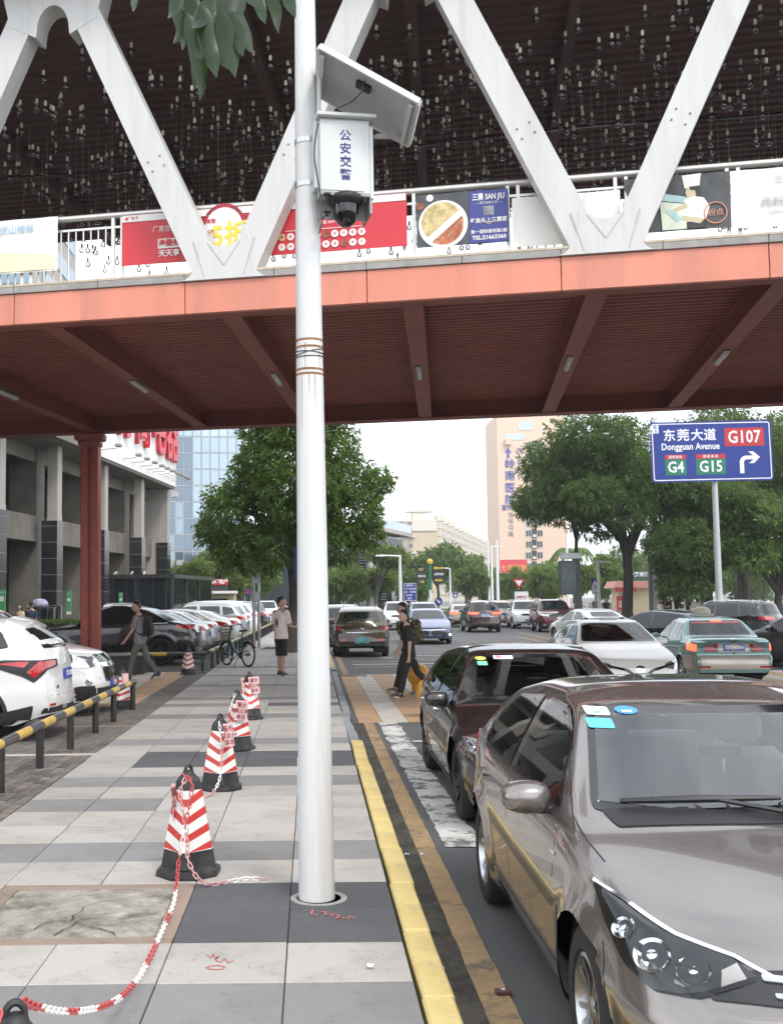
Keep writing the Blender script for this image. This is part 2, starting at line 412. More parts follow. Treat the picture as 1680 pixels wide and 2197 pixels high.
def inpoly(x, y, p):
    r = False; j = len(p) - 1
    for i in range(len(p)):
        if (p[i][1] > y) != (p[j][1] > y) and x < (p[j][0] - p[i][0]) * (y - p[i][1]) / (p[j][1] - p[i][1]) + p[i][0]: r = not r
        j = i
    return r
def shrink(p, k):
    cx = sum(q[0] for q in p) / len(p); cy = sum(q[1] for q in p) / len(p)
    out = []
    n = len(p)
    for i in range(n):
        a = Vector(p[i - 1]); b = Vector(p[i]); d = Vector(p[(i + 1) % n])
        e1 = (b - a).normalized(); e2 = (d - b).normalized(); n1 = Vector((-e1.y, e1.x)); n2 = Vector((-e2.y, e2.x)); m = (n1 + n2)
        m = m.normalized() / max(.4, m.normalized().dot(n1)) if m.length > 1e-6 else n1
        out.append(b + m * k)
    ar = sum(p[i - 1][0] * p[i][1] - p[i][0] * p[i - 1][1] for i in range(n))
    if ar < 0: out = [Vector(p[i]) * 2 - out[i] for i in range(n)]
    return [(q.x, q.y) for q in out]
def roundpoly(p, r=.03, n=3):
    out = []; k = len(p)
    for i in range(k):
        a, b, d = Vector(p[i - 1]), Vector(p[i]), Vector(p[(i + 1) % k])
        e1 = (a - b); e2 = (d - b); q = min(r, e1.length * .45, e2.length * .45); s, t = b + e1.normalized() * q, b + e2.normalized() * q
        for j in range(n + 1):
            f = j / n; out.append(tuple(s * (1 - f) ** 2 + b * 2 * f * (1 - f) + t * f * f))
    return out

def wheel_meshes(r, wd, style, rimmat, nsp=5, lod=1):
    key = (r, wd, style, rimmat.name, nsp)
    if key in WHEELS: return WHEELS[key]
    n = 40 if lod else 24
    t = MB(); a = wd / 2; ri = r * .66
    Mx = Matrix.Rotation(-PI / 2, 4, 'X')     # lathe axis z -> y (outer face +y)
    t.lathe([(ri, a * .78), (ri + .012, a * .96), (r * .86, a), (r * .96, a * .88), (r, a * .6), (r, -a * .6), (r * .96, -a), (ri, -a), (ri, a * .78)], n, Mx, cap=False)
    tm = t.mesh('tyre', M_TYRE, 35)
    m = MB(); m.lathe([(ri, a * .86), (ri - .014, a * .92), (ri - .022, a * .75), (ri - .03, -a * .2), (.04, -a * .25), (.0, -a * .25)], n, Mx, cap=False)
    for k in range(nsp):
        q = 2 * PI * k / nsp
        Rk = Matrix.Rotation(q, 4, 'Y')
        for off in ((-.09, .09) if style == 'twin' else (0,)):
            w0, w1 = (r * .1, r * .085) if style == 'twin' else (r * .16, r * .24)
            if style == 'thin': w0, w1 = r * .09, r * .07
            b = ri - .012; z0, z1 = a * .72, a * .84
            vs = []
            for (rad, ww, yy) in ((r * .08, w0, z0), (b * .55, (w0 + w1) * .45, z0 * .96), (b, w1, z1)):
                cxo = off * rad / b * 1.0
                vs += [(cxo * 1 - ww / 2, yy, rad), (cxo + ww / 2, yy, rad), (cxo + ww * .36, yy - .035, rad), (cxo - ww * .36, yy - .035, rad)]
            fs = []
            for i in (0, 4): fs += [(i, i + 1, i + 5, i + 4), (i + 1, i + 2, i + 6, i + 5), (i + 3, i, i + 4, i + 7), (i + 2, i + 3, i + 7, i + 6)]
            m.add(vs, fs, Rk)
    m.lathe([(r * .15, a * .6), (r * .15, a * .74), (r * .1, a * .8), (0, a * .8)], 16, Mx, cap=False)
    rm = m.mesh('rim', rimmat, 35)
    WHEELS[key] = (tm, rm); return WHEELS[key]
WHEELS = {}

def car_proto(d, label, cat='car', group=None):
    """build one car at the origin: an Empty with body, glass, lamps, wheels ... as children"""
    c = CarShape(d, d.get('ds', .05)); L, W, hw = c.L, c.W, c.hw
    root = thing(d.get('name', 'car'), (0, 0, 0), label, cat, group)
    X = Matrix(((-1, 0, 0, L / 2), (0, -1, 0, 0), (0, 0, 1, 0), (0, 0, 0, 1)))    # s -> local x (front = +x), driver's left = +y
    X = Matrix(((-1, 0, 0, L / 2), (0, 1, 0, 0), (0, 0, 1, 0), (0, 0, 0, 1)))
    paint = d['paint']
    def part(name, mats, vfs, smooth=40, parent=root):
        m = MB()
        for V, F in vfs: m.add(V, F, X)
        o = m.build(name, mats, parent, smooth)
        # thin shells face away from the middle of the car
        me = o.data; a = 0.0
        for p in me.polygons: q = p.center; a += p.area * (p.normal.x * q.x * .5 + p.normal.y * q.y + p.normal.z * (q.z - .6))
        if a < 0: me.flip_normals()
        return o
    def both(view, poly, **k): return [c.patch(view, poly, **k), c.patch(view, poly, mirror=True, **k)]
    opened = d.get('open', False)
    # glass
    gl = d['glass']; lower = [];
    for (view, poly, side, r) in gl:
        poly = roundpoly(poly, r); nm = {'F': 'windscreen', 'R': 'rear_window', 'S': 'side_window'}[view]
        gm = d.get('glassmat', M_AGW) if opened else d.get('glassmat', M_AG)
        inner = shrink(poly, .03 if view != 'S' else .014)
        if opened:
            kill = []
            for f in c.bm.faces:
                p = f.calc_center_median()
                ok = (view == 'F' and f.normal.x < -.15 and p.x < L * .55) or (view == 'R' and f.normal.x > .15 and p.x > L * .5) or (view == 'S' and abs(f.normal.y) > .45)
                if ok and p.z > .7 and inpoly(p.y if view != 'S' else p.x, p.z, shrink(poly, .03 if view != 'S' else .02)): kill.append(f)
            bmesh.ops.delete(c.bm, geom=kill, context='FACES')
        for mir in ((False, True) if side else (False,)):
            w_ = part(nm, gm, [c.patch(view, inner if opened or d.get('frit', True) else poly, off=.006, thick=.0, mirror=mir, step=d.get('gstep', .12))], 60)
            if d.get('frit', True):
                # black band round the pane: the pane's outline minus the pane
                V, F = [], []
                for i in range(len(poly)):
                    a, b = poly[i - 1], poly[i]; e, f2 = inner[i], inner[i - 1]
                    nn = max(1, int(math.hypot(b[0] - a[0], b[1] - a[1]) / .12)); row = []
                    for q in range(nn + 1):
                        t_ = q / nn; o_ = len(V)
                        for (p0, p1) in ((a, b), (f2, e)):
                            u, v = p0[0] + (p1[0] - p0[0]) * t_, p0[1] + (p1[1] - p0[1]) * t_
                            h, n = c.proj(view, u, v); h = h + n * .0045
                            V.append((h.x, -h.y if mir else h.y, h.z))
                        if q: F.append((o_ - 2, o_, o_ + 1, o_ - 1))
                part('window_seal', d.get('sealmat', M_GBLK), [(V, F)], 60, w_)
    # decals
    for it in d['parts']:
        name, m_, view, poly, k = it[0], it[1], it[2], it[3], (it[4] if len(it) > 4 else {})
        k = dict(k); side = k.pop('side', False); rr = k.pop('r', .02); sm = k.pop('smooth', 40); pl = roundpoly(poly, rr) if rr else poly
        if k.pop('join', False): part(name, m_, both(view, pl, **k), sm)
        elif side: part(name, m_, [c.patch(view, pl, **k)], sm); part(name, m_, [c.patch(view, pl, mirror=True, **k)], sm)
        else: part(name, m_, [c.patch(view, pl, **k)], sm)
    # body
    me = bpy.data.meshes.new('body'); c.bm.to_mesh(me); me.transform(X); me.materials.append(paint)
    bmn = bmesh.new(); bmn.from_mesh(me); bmesh.ops.recalc_face_normals(bmn, faces=bmn.faces); bmn.to_mesh(me); bmn.free()
    me.polygons.foreach_set('use_smooth', [True] * len(me.polygons)); me.set_sharp_from_angle(angle=R(38)); link('body', me, root)
    # wheel wells, underside
    m = MB()
    for sw in c.ws:
        for sg in (-1, 1):
            pts = [(sw + math.cos(a) * c.ar * 1.0, math.sin(a) * c.ar + d['wr']) for a in np.linspace(-.5, PI + .5, 18)]
            y0, y1 = sg * hw * .45, sg * (hw * .985 - .03)
            vs = [(x, y0, z) for x, z in pts] + [(x, y1, z) for x, z in pts]; n = len(pts)
            m.add(vs, [(i, i + 1, n + i + 1, n + i) for i in range(n - 1)] + [tuple(range(n))], X)
    zb = float(c.bot(L / 2)) + .01
    m.add([(.35, -hw * .85, zb + .05), (L - .35, -hw * .85, zb + .05), (L - .35, hw * .85, zb + .05), (.35, hw * .85, zb + .05)], [(0, 1, 2, 3)], X)
    m.build('wheel_arch', M_BLK, root)
    if d.get('lip'):
        m = MB()
        for sw in c.ws:
            for sg in (-1, 1):
                V = []
                for a in np.linspace(-.15, PI + .15, 22):
                    ca, sa = math.cos(a), math.sin(a)
                    for rr in (c.ar - .004, c.ar + d['lip']):
                        h, n = c.proj('S', sw + ca * rr, d['wr'] + sa * rr); h = h + n * .012; V.append((h.x, sg * h.y, h.z))
                m.add(V, [(2 * i, 2 * i + 2, 2 * i + 3, 2 * i + 1) for i in range(21)], X)
        m.build('arch_trim', d.get('lipmat', M_BLK), root, 60)
    # wheels
    tm, rm = wheel_meshes(d['wr'], d.get('tw', .205), d.get('rim', 'single'), d.get('rimmat', M_RIM), d.get('nsp', 5))
    for i, sw in enumerate(c.ws):
        for sg in (-1, 1):
            o = link('wheel', tm, root); o.location = X @ Vector((sw, sg * (hw - d.get('tw', .205) / 2 - .02), d['wr']))
            o.rotation_euler = (0, rnd.uniform(0, 6), 0) if sg > 0 else (0, rnd.uniform(0, 6), PI)
            link('rim', rm, o)
    # mirrors
    if d.get('mirror'):
        ms, mz = d['mirror']
        for sg in (-1, 1):
            h, n = c.proj('S', ms, mz)
            bmm = bmesh.new(); bmesh.ops.create_icosphere(bmm, subdivisions=3, radius=1)
            for v in bmm.verts:
                x, y, z = v.co; y = math.copysign(abs(y) ** .72, y); z = math.copysign(abs(z) ** .7, z); x = math.copysign(abs(x) ** .85, x)
                x = max(x, -.45) if x < 0 else x; 
                v.co = (-(x * .10), y * .115, z * .075 * (1 - .18 * (y > 0) * y))
            o = Vector((h.x + .03, h.y + .125, mz + .03))
            mm = bpy.data.meshes.new('door_mirror'); 
            for v in bmm.verts: v.co = X @ (Vector((v.co.x, v.co.y * sg, v.co.z)) + Vector((o.x, o.y * sg, o.z)))
            bmesh.ops.recalc_face_normals(bmm, faces=bmm.faces); bmm.to_mesh(mm); bmm.free(); mm.materials.append(d.get('mirmat', paint))
            mm.polygons.foreach_set('use_smooth', [True] * len(mm.polygons)); mm.set_sharp_from_angle(angle=R(50)); mo = link('door_mirror', mm, root)
            b = MB(); b.box((o.x + .005, (h.y + .05) * sg, mz - .025), (.09, .14, .035), X, .01); b.build('mirror_foot', M_BLK, mo)
    if d.get('rails'):
        s0, s1, yy = d['rails']
        for sg in (-1, 1):
            m = MB(); pts = []
            for q in np.linspace(0, 1, 9):
                s = s0 + (s1 - s0) * q; h, n = c.proj('T', s, yy); pts.append(X @ Vector((h.x, h.y * sg, h.z + (.012 if q in (0, 1) else .05))))
            m.tube(pts, .016, 6); m.build('roof_rail', d.get('railmat', M_CHR), root, 50)
    if d.get('inside'):
        s0 = d['inside']; zf = d.get('seatz', .62)      # s of front seat back
        sm = d.get('seatmat', M_SEAT)
        for sg in (-1, 1):
            m = MB(); m.box((s0 - .22, sg * .36, zf - .1), (.5, .48, .16), X, .05); m.box((s0 + .08, sg * .36, zf + .22), (.14, .46, .56), X @ Matrix.Rotation(0, 4, 'Y'), .06); m.box((s0 + .13, sg * .36, zf + .6), (.09, .26, .17), X, .04); m.build('front_seat', sm, root, 60)
        m = MB(); m.box((s0 + .85, 0, zf - .08), (.5, 1.25, .16), X, .05); m.box((s0 + 1.15, 0, zf + .2), (.14, 1.25, .52), X, .05)
        m.build('rear_seat', sm, root, 60)
        m = MB(); m.box((s0 - .98, 0, zf + .08), (.5, 1.36, .26), X, .08); m.box((s0 - .2, 0, zf - .12), (2.4, 1.4, .06), X); m.build('dashboard', M_BLK, root, 60)
        m = MB(); ring = [(s0 - .62 + .1 * math.cos(a) * .5, .36 + .18 * math.sin(a), zf + .2 + .17 * math.cos(a)) for a in np.linspace(0, 2 * PI, 20)]
        m.tube(ring, .014, 6, False, X); m.build('steering_wheel', M_BLK, root, 60)
        m = MB(); h, n = c.proj('T', s0 - .72, 0); m.box((s0 - .6, 0, h.z - .12), (.03, .2, .06), X, .012); m.build('rear_view_mirror', M_BLK, root)
    d['shape'] = c; d['X'] = X
    c.bm.free(); kids(root)
    return root
# ------------------------------------------------------------------ kinds of car
def sedan_spec(L=4.63, W=1.776, H=1.485, wb=2.7, fo=.96, wr=.318, hood=.74, cowl=1.0, deck=1.08, **k):
    h = H; d = dict(L=L, W=W, wb=wb, fo=fo, wr=wr,
        top=[(0, hood - .2), (.05, hood - .07), (.2, hood), (.75, (hood + cowl) / 2 + .03), (1.2, cowl), (2.02, h - .05), (2.5, h), (2.95, h - .012), (L - 1.2, h - .085), (L - .58, deck + .012), (L - .2, deck - .01), (L - .05, deck - .06), (L, deck - .22)],
        belt=[(0, hood - .12), (.5, hood + .03), (1.3, cowl - .1), (2.5, cowl - .065), (L - 1.1, cowl - .01), (L, deck - .1)],
        plan=[(0, .70), (.05, .8), (.16, .89), (.36, .955), (.75, .995), (1.2, 1), (L - 1.1, 1), (L - .6, .97), (L - .28, .925), (L - .08, .86), (L, .76)],
        bot=[(0, .27), (.12, .21), (.45, .17), (L - .5, .18), (L, .3)],
        glass=[('F', [(-.715, cowl + .035), (.715, cowl + .035), (.555, h - .085), (-.555, h - .085)], False, .05),
               ('R', [(-.6, deck + .03), (.6, deck + .03), (.5, h - .12), (-.5, h - .12)], False, .06),
               ('S', [(1.58, cowl - .035), (2.58, cowl - .03), (2.55, h - .115), (2.16, h - .12), (1.95, h - .19)], True, .03),
               ('S', [(2.68, cowl - .028), (L - 1.08, cowl + .0), (L - 1.12, cowl + .1), (L - 1.42, h - .15), (2.68, h - .115)], True, .03)],
        mirror=(1.72, cowl - .02), inside=2.45)
    d.update(k); return d
def suv_spec(L=4.6, W=1.84, H=1.68, wb=2.68, fo=.92, wr=.35, hood=.92, cowl=1.12, tailtop=.12, rake=.55, **k):
    h = H; d = dict(L=L, W=W, wb=wb, fo=fo, wr=wr, sq=3.4, tum=.34,
        top=[(0, hood - .24), (.05, hood - .08), (.2, hood), (.75, (hood + cowl) / 2 + .03), (1.15, cowl), (1.88, h - .06), (2.4, h), (3.0, h), (L - .75, h - .06), (L - .45, h - tailtop), (L - .45 + rake * .62, cowl + .02), (L - .03, cowl - .12), (L, cowl - .3)],
        belt=[(0, hood - .12), (.5, hood), (1.3, cowl - .1), (2.5, cowl - .055), (L - .8, cowl + .03), (L, cowl - .04)],
        plan=[(0, .76), (.05, .84), (.16, .91), (.36, .965), (.75, .995), (1.2, 1), (L - .9, 1), (L - .45, .975), (L - .2, .945), (L - .06, .9), (L, .83)],
        bot=[(0, .33), (.12, .27), (.45, .22), (L - .5, .24), (L, .38)],
        glass=[('F', [(-.715, cowl + .03), (.715, cowl + .03), (.6, h - .1), (-.6, h - .1)], False, .05),
               ('R', [(-.62, cowl + .06), (.62, cowl + .06), (.53, h - tailtop - .04), (-.53, h - tailtop - .04)], False, .06),
               ('S', [(1.55, cowl - .02), (2.45, cowl - .01), (2.42, h - .15), (2.02, h - .155), (1.8, h - .23)], True, .03),
               ('S', [(2.54, cowl - .01), (3.42, cowl + .02), (3.36, h - .155), (2.54, h - .15)], True, .03),
               ('S', [(3.52, cowl + .03), (L - .6, cowl + .1), (L - .72, h - .22), (3.47, h - .17)], True, .04)],
        mirror=(1.68, cowl + .0), inside=2.4, seatz=.78, lip=.045)
    d.update(k); return d
def rect(u0, u1, v0, v1): return [(u0, v0), (u1, v0), (u1, v1), (u0, v1)]
def plate(view, m, z, y=0, w=.44, h=.14): return ('licence_plate', m, view, rect(y - w / 2, y + w / 2, z - h / 2, z + h / 2), dict(off=.02, thick=.03, r=.01, step=.5))
def front_kit(z, plate_m=None, zp=.45, lens=None, gw=.45, gz=(.0, .12), lw=(.42, .86), lz=(-.02, .12), low=True):
    o = [('grille', M_GBLK, 'F', rect(-gw, gw, z + gz[0], z + gz[1]), dict(off=.006)),
         ('headlight', lens or M_LENS, 'FD', [(lw[0], z + lz[0]), (lw[1], z + lz[0] + .07), (lw[1] + .16, z + lz[1] + .05), (lw[0] + .05, z + lz[1])], dict(side=True, off=.008, step=.05))]
    if low: o += [('lower_grille', M_BLK, 'F', rect(-.5, .5, .3, .42), dict(off=.006)), ('fog_light', M_LENS, 'FD', rect(.5, .64, .36, .44), dict(side=True, off=.008))]
    if plate_m: o.append(plate('F', plate_m, zp))
    return o
def rear_kit(z, plate_m=None, zp=.8, m=None, lw=(.36, 1.0), lh=.16, low=True):
    o = [('tail_light', m or M_RED, 'RD', [(lw[0], z), (lw[1], z + .03), (lw[1] - .02, z + lh), (lw[0], z + lh - .03)], dict(side=True, off=.008, step=.05))]
    if low: o += [('bumper_trim', M_BLK, 'R', rect(-.66, .66, .3, .42), dict(off=.006)), ('reflector', M_RED, 'R', rect(.5, .66, .46, .5), dict(side=True, off=.006))]
    if plate_m: o.append(plate('R', plate_m, zp))
    return o
def side_kit(d, ssplit, z0, z1, s0=1.38, s1=None):
    """door seams, handles"""
    s1 = s1 or d['L'] - d['wb'] * .42
    o = []
    g = .007
    for s in (s0, ssplit): o.append(('door_seam', M_BLK, 'S', [(s - .03, z0), (s - .03 + g, z0), (s + g, z1), (s, z1)], dict(side=True, off=.0012, thick=0, r=0, step=.12)))
    zz = z1 - .1
    for s in (ssplit - .22, s1): o.append(('door_handle', d.get('handlemat', d['paint']), 'S', rect(s, s + .17, zz - .018, zz + .018), dict(side=True, off=.022, thick=.03, r=.015, step=.06)))
    o.append(('sill_seam', M_BLK, 'S', [(s0, z0 - g), (s1 - .1, z0 - g), (s1 - .1, z0), (s0, z0)], dict(side=True, off=.0012, thick=0, r=0, step=.25)))
    return o
def put(o, x, y, ang, z=-.15):
    """ang: heading, degrees clockwise from +Y (0 = drives away from the camera)"""
    o.location = (x, y, z); o.rotation_euler = (0, 0, R(90 - ang)); return o
# ------------------------------------------------------------------ ground
def objrand(m, amt):
    """each stone a touch lighter or darker than the next"""
    t = m.node_tree; b = t.nodes['Principled BSDF']; l = b.inputs['Base Color'].links
    oi = t.nodes.new('ShaderNodeObjectInfo'); c = _ramp(t, (1 - amt,) * 3, (1 + amt * .4,) * 3, oi.outputs['Random'], 0, 1)
    src = l[0].from_socket if l else tuple(b.inputs['Base Color'].default_value)[:3]
    t.links.new(_mix(t, src, c, 1.0, 'MULTIPLY'), b.inputs['Base Color']); return m
def granite(name, a, b_, speck, dirt=(.12, .10, .08), damt=.35, rough=.72):
    m, t, b = _mat(name)
    f = _noise(t, 160, 3, .8, 'Object'); c = _ramp(t, a, b_, f, .38, .62)
    f2 = _noise(t, 70, 2, .6); c = _mix(t, c, speck, _ramp(t, (0, 0, 0), (.6, .6, .6), f2, .62, .68))
    f3 = _noise(t, 1.1, 10, .72); c = _mix(t, c, dirt, _ramp(t, (0, 0, 0), (damt,) * 3, f3, .46, .72)); f5 = _noise(t, 4.5, 8, .75); c = _mix(t, c, dirt, _ramp(t, (0, 0, 0), (damt * 1.2,) * 3, f5, .55, .70))
    f4 = _noise(t, 9, 2, .5); c = _mix(t, c, (.05, .045, .04), _ramp(t, (0, 0, 0), (.55,) * 3, f4, .735, .76))
    t.links.new(c, b.inputs['Base Color']); b.inputs['Roughness'].default_value = rough
    _bump(t, b, f, .12, .004); MATS[name] = m; return objrand(m, .14)
G_LIGHT = granite('pale granite', (.37, .345, .315), (.48, .45, .415), (.2, .17, .15))
G_GREY = granite('grey granite', (.20, .198, .197), (.265, .26, .256), (.12, .12, .12))
G_DARK = granite('dark granite', (.07, .072, .077), (.1, .102, .108), (.05, .05, .052), (.16, .15, .14), .3)
G_TAN = granite('reddish granite', (.26, .19, .15), (.34, .26, .21), (.12, .09, .08))
M_JOINT = mat('joint dirt', (.055, .05, .045), .95, var=.4, vscale=6)
def asphalt(name, col, spd, dirt, damt=.5):
    m, t, b = _mat(name); f = _noise(t, 220, 3, .8); c = _ramp(t, tuple(v * .55 for v in col), tuple(v * 1.5 for v in col), f, .35, .65)
    f2 = _noise(t, .5, 9, .7); c = _mix(t, c, dirt, _ramp(t, (0, 0, 0), (damt,) * 3, f2, .42, .7))
    f3 = _noise(t, 24, 2, .6); c = _mix(t, c, spd, _ramp(t, (0, 0, 0), (.7,) * 3, f3, .72, .75))
    t.links.new(c, b.inputs['Base Color']); b.inputs['Roughness'].default_value = .82; _bump(t, b, f, .35, .006); MATS[name] = m; return m
M_ASPH = asphalt('asphalt', (.085, .085, .086), (.22, .21, .20), (.16, .157, .15))
M_ASPHP = asphalt('parking asphalt', (.05, .05, .05), (.14, .13, .12), (.11, .10, .09))
def worn(name, col, under, wear=.5, scale=7, p0=.5, p1=.58, dirt=(.1, .09, .08)):
    """paint worn through to what lies below"""
    m, t, b = _mat(name); f = _noise(t, scale, 9, .75); d = _noise(t, 2.3, 8, .7)
    c = _mix(t, col, dirt, _ramp(t, (0, 0, 0), (.55,) * 3, d, .42, .72)); c = _mix(t, c, under, _ramp(t, (0, 0, 0), (wear,) * 3, f, p0, p1))
    fine = _noise(t, 130, 3, .8); c = _mix(t, c, under, _ramp(t, (0, 0, 0), (.35,) * 3, fine, .55, .7))
    t.links.new(c, b.inputs['Base Color']); b.inputs['Roughness'].default_value = .75; _bump(t, b, f, .25, .004); MATS[name] = m; return m
M_YEL = worn('worn yellow road paint', (.40, .27, .13), (.10, .09, .08), .8, 5, .52, .62)
M_KYEL = worn('yellow kerb paint', (.62, .49, .20), (.36, .33, .28), .75, 6, .54, .64, (.36, .24, .06))
M_KGREY = granite('grey kerb stone', (.24, .25, .27), (.32, .33, .35), (.16, .16, .17))
M_WPAINT = worn('worn white road paint', (.66, .65, .62), (.09, .088, .085), .9, 4, .49, .56)
M_WPAINT2 = worn('white road paint', (.6, .6, .57), (.12, .12, .12), .6, 6, .55, .64)
M_XTAN = worn('tan crossing', (.50, .32, .17), (.26, .19, .13), .4, 3, .52, .68, (.22, .16, .11))
M_XWHT = worn('pale crossing', (.58, .54, .47), (.28, .25, .21), .4, 3, .54, .68, (.25, .22, .18))
M_CONC = mat('patchy concrete', (.30, .28, .24), .9, var=.4, vscale=6, dirt=(.07, .062, .04), dscale=2.4, damt=1.0, bump=.7, bscale=22)
M_GREEN = mat('ground soil', (.06, .07, .03), .95, var=.5, vscale=.4)

m = MB(); m.box((0, 600, -.4), (1600, 1400, .2)); m.build('ground', mat('far ground', (.16, .155, .15), .9, var=.3, vscale=.05), kind='structure')
m = MB(); m.box((30.32, 100, -.2), (59.4, 240, .1)); road = m.build('road', M_ASPH, kind='structure')
SWX0, SWX1 = -2.54, .46
m = MB(); m.box(((SWX0 + .455) / 2, 40, -.16), (.455 - SWX0, 110, .295)); sw = m.build('sidewalk', M_JOINT, kind='structure')
tile = MB(); tile.box((0, 0, -.02), (.594, .594, .04), bev=.003)
tms = {k: tile.mesh('paving_stone', g) for k, g in (('l', G_LIGHT), ('g', G_GREY), ('d', G_DARK))}
rr = random.Random(3)
for k in range(46):
    y0 = 1.65 + .6 * k; yc = y0 + .3
    for c_ in range(5):
        xc = SWX0 + .6 * c_ + .3
        if 5.8 < yc < 7.05 and -1.95 < xc < -.74: continue
        kind = 'g' if (k % 5 == 0) else 'l'
        if 5.8 < yc < 7.05 and xc > -.74: kind = 'd'
        if 11.85 < yc < 13.05 and xc > -1.94: kind = 'd'
        if 18.2 < yc < 19.0 and xc > -.74: kind = 'd'
        if k in (13, 28) and c_ in (0, 1): kind = 'g'
        o = link('paving_stone', tms[kind], sw); o.location = (xc, yc, rr.uniform(-.0025, .0025)); o.rotation_euler = (rr.uniform(-.0035, .0035), rr.uniform(-.0035, .0035), rr.choice((0, PI / 2, PI)))
far = MB(); far.box(((SWX0 + SWX1) / 2, 62, -.002), (3.0, 66, .03))
m_, t, b = _mat('far paving'); br = t.nodes.new('ShaderNodeTexBrick'); tc = t.nodes.new('ShaderNodeTexCoord'); t.links.new(tc.outputs['Object'], br.inputs[0])
br.offset = 0; br.inputs['Scale'].default_value = 1; br.inputs['Brick Width'].default_value = .6; br.inputs['Row Height'].default_value = .6; br.inputs['Mortar Size'].default_value = .006
for i, cc in ((1, (.36, .345, .32, 1)), (2, (.27, .26, .25, 1)), (3, (.1, .09, .08, 1))): br.inputs[i].default_value = cc
t.links.new(br.outputs[0], b.inputs['Base Color']); b.inputs['Roughness'].default_value = .75
far.build('far_paving', m_, sw)
# repaired concrete bay framed in reddish granite
bay = thing('concrete_bay', (-1.34, 6.45, 0), kind='structure'); bay.parent = sw
m = MB(); vs = []; NX, NY = 40, 40
for j in range(NY + 1):
    for i in range(NX + 1):
        x, y = -.49 + .98 * i / NX, -.49 + .98 * j / NY
        cr = abs(noise.noise((x * 2.1 + 5, y * 2.1, 3.3)) + .35 * noise.noise((x * 6, y * 6, 1)));  cr2 = abs(noise.noise((x * 1.6 - 9, y * 1.6 + 2, 8)) + .3 * noise.noise((x * 5, y * 7, 4)))
        z = -.004 + .005 * noise.noise((x * 5, y * 5, 0)) - .0075 * max(0, 1 - cr / .05) - .0075 * max(0, 1 - cr2 / .045)
        vs.append((x, y, z))
m.add(vs, [(j * (NX + 1) + i, j * (NX + 1) + i + 1, (j + 1) * (NX + 1) + i + 1, (j + 1) * (NX + 1) + i) for j in range(NY) for i in range(NX)]); m.build('concrete_fill', M_CONC, bay)
M_CRK = mat('dark crack ribbon', (.035, .032, .026), .95)  # one dark tone for the thin ribbons that draw the cracks
rk = random.Random(21); m = MB()
for x, y, a, n_ in ((-.05, -.45, 1.7, 9), (-.02, -.2, .6, 10), (-.02, -.2, 2.4, 8), (.3, -.1, .3, 6), (.12, -.32, -.4, 5)):
    L_, R_ = [], []; w_ = .005
    for i in range(n_):
        L_.append((x - math.sin(a) * w_, y + math.cos(a) * w_)); R_.append((x + math.sin(a) * w_, y - math.cos(a) * w_)); a += rk.uniform(-.75, .75); x = max(-.47, min(.47, x + .055 * math.cos(a))); y = max(-.47, min(.47, y + .055 * math.sin(a))); w_ = max(.0015, w_ * rk.uniform(.7, 1.05))
    m.add([(p[0], p[1], .0045) for p in L_ + R_], [(i, i + 1, n_ + i + 1, n_ + i) for i in range(n_ - 1)])
m.build('crack', M_CRK, bay, kind='stuff')
for c_, d_ in (((0, -.545, -.02), (1.19, .105, .04)), ((0, .545, -.02), (1.19, .105, .04)), ((-.545, 0, -.02), (.105, .98, .04)), ((.545, 0, -.02), (.105, .98, .04))):
    m = MB(); m.box(c_, d_, bev=.003); m.build('border_stone', G_TAN, bay)
# kerb
kb = MB(); kb.box((.548, 45, -.19), (.1, 110, .1)); kerb = kb.build('kerb', M_JOINT, kind='structure')
for k in range(0, 18):
    y0 = .12 + .985 * k; dx = rr.uniform(-.006, .006); st = MB()
    if y0 < 13.6: st.box((0, 0, -.075), (.145, .981, .16), bev=.012); o = st.build('kerb_stone', M_KYEL, kerb); o.location = (.552 + dx, y0 + .49, rr.uniform(-.0015, .0015))
    else: st.box((0, 0, -.075), (.13, .95, .155), bev=.012); o = st.build('kerb_stone', M_KGREY, kerb); o.location = (.53 - .012 * (k - 14) + dx, y0 + .49, -.012 * (k - 14))
    o.rotation_euler = (rr.uniform(-.003, .003), 0, rr.uniform(-.006, .006))
for k in range(18, 60):
    st = MB(); st.box((0, 0, -.075), (.14, .97, .155), bev=.012); o = st.build('kerb_stone', M_KGREY if k < 29 else M_KYEL, kerb); o.location = (.55, .12 + .985 * k + .49, -.05 if 17 < k < 28 else 0)
# gutter dirt strip and markings, sheets 4 mm apart
def sheet(name, m_, pts, z, parent=road, sub=None):
    """thin painted outline with ragged edges"""
    b_ = MB(); b_.add([(x, y, z) for x, y in pts], [tuple(range(len(pts)))]); return b_.build(name, m_, parent)
def ragged(x0, x1, y0, y1, amp, step=.12, seed=0):
    L_, R_ = [], []; n = max(2, int((y1 - y0) / step))
    for i in range(n + 1):
        y = y0 + (y1 - y0) * i / n; L_.append((x0 + amp * noise.noise((y * 3, seed, 0)) + amp * .7 * noise.noise((y * 11, seed, 4)), y)); R_.append((x1 + amp * noise.noise((y * 3, seed, 9)) + amp * .7 * noise.noise((y * 11, seed, 14)), y))
    return L_ + R_[::-1]
RZ = -.15
M_GUT = mat('gutter grime', (.045, .042, .036), .95, var=.6, vscale=9, dirt=(.12, .11, .08), dscale=5, damt=.6)
sheet('gutter', M_GUT, ragged(.6, .84, -2, 17.1, .03, .15, 7), RZ + .004)
sheet('yellow_line', M_YEL, ragged(.79, .94, -2, 17.12, .008, .1, 1), RZ + .008)
sheet('yellow_line', M_YEL, ragged(.79, .94, 27.95, 70, .006, .3, 2), RZ + .008)
sheet('white_line', M_WPAINT, ragged(1.02, 1.32, 8.62, 17.12, .03, .08, 3), RZ + .008)
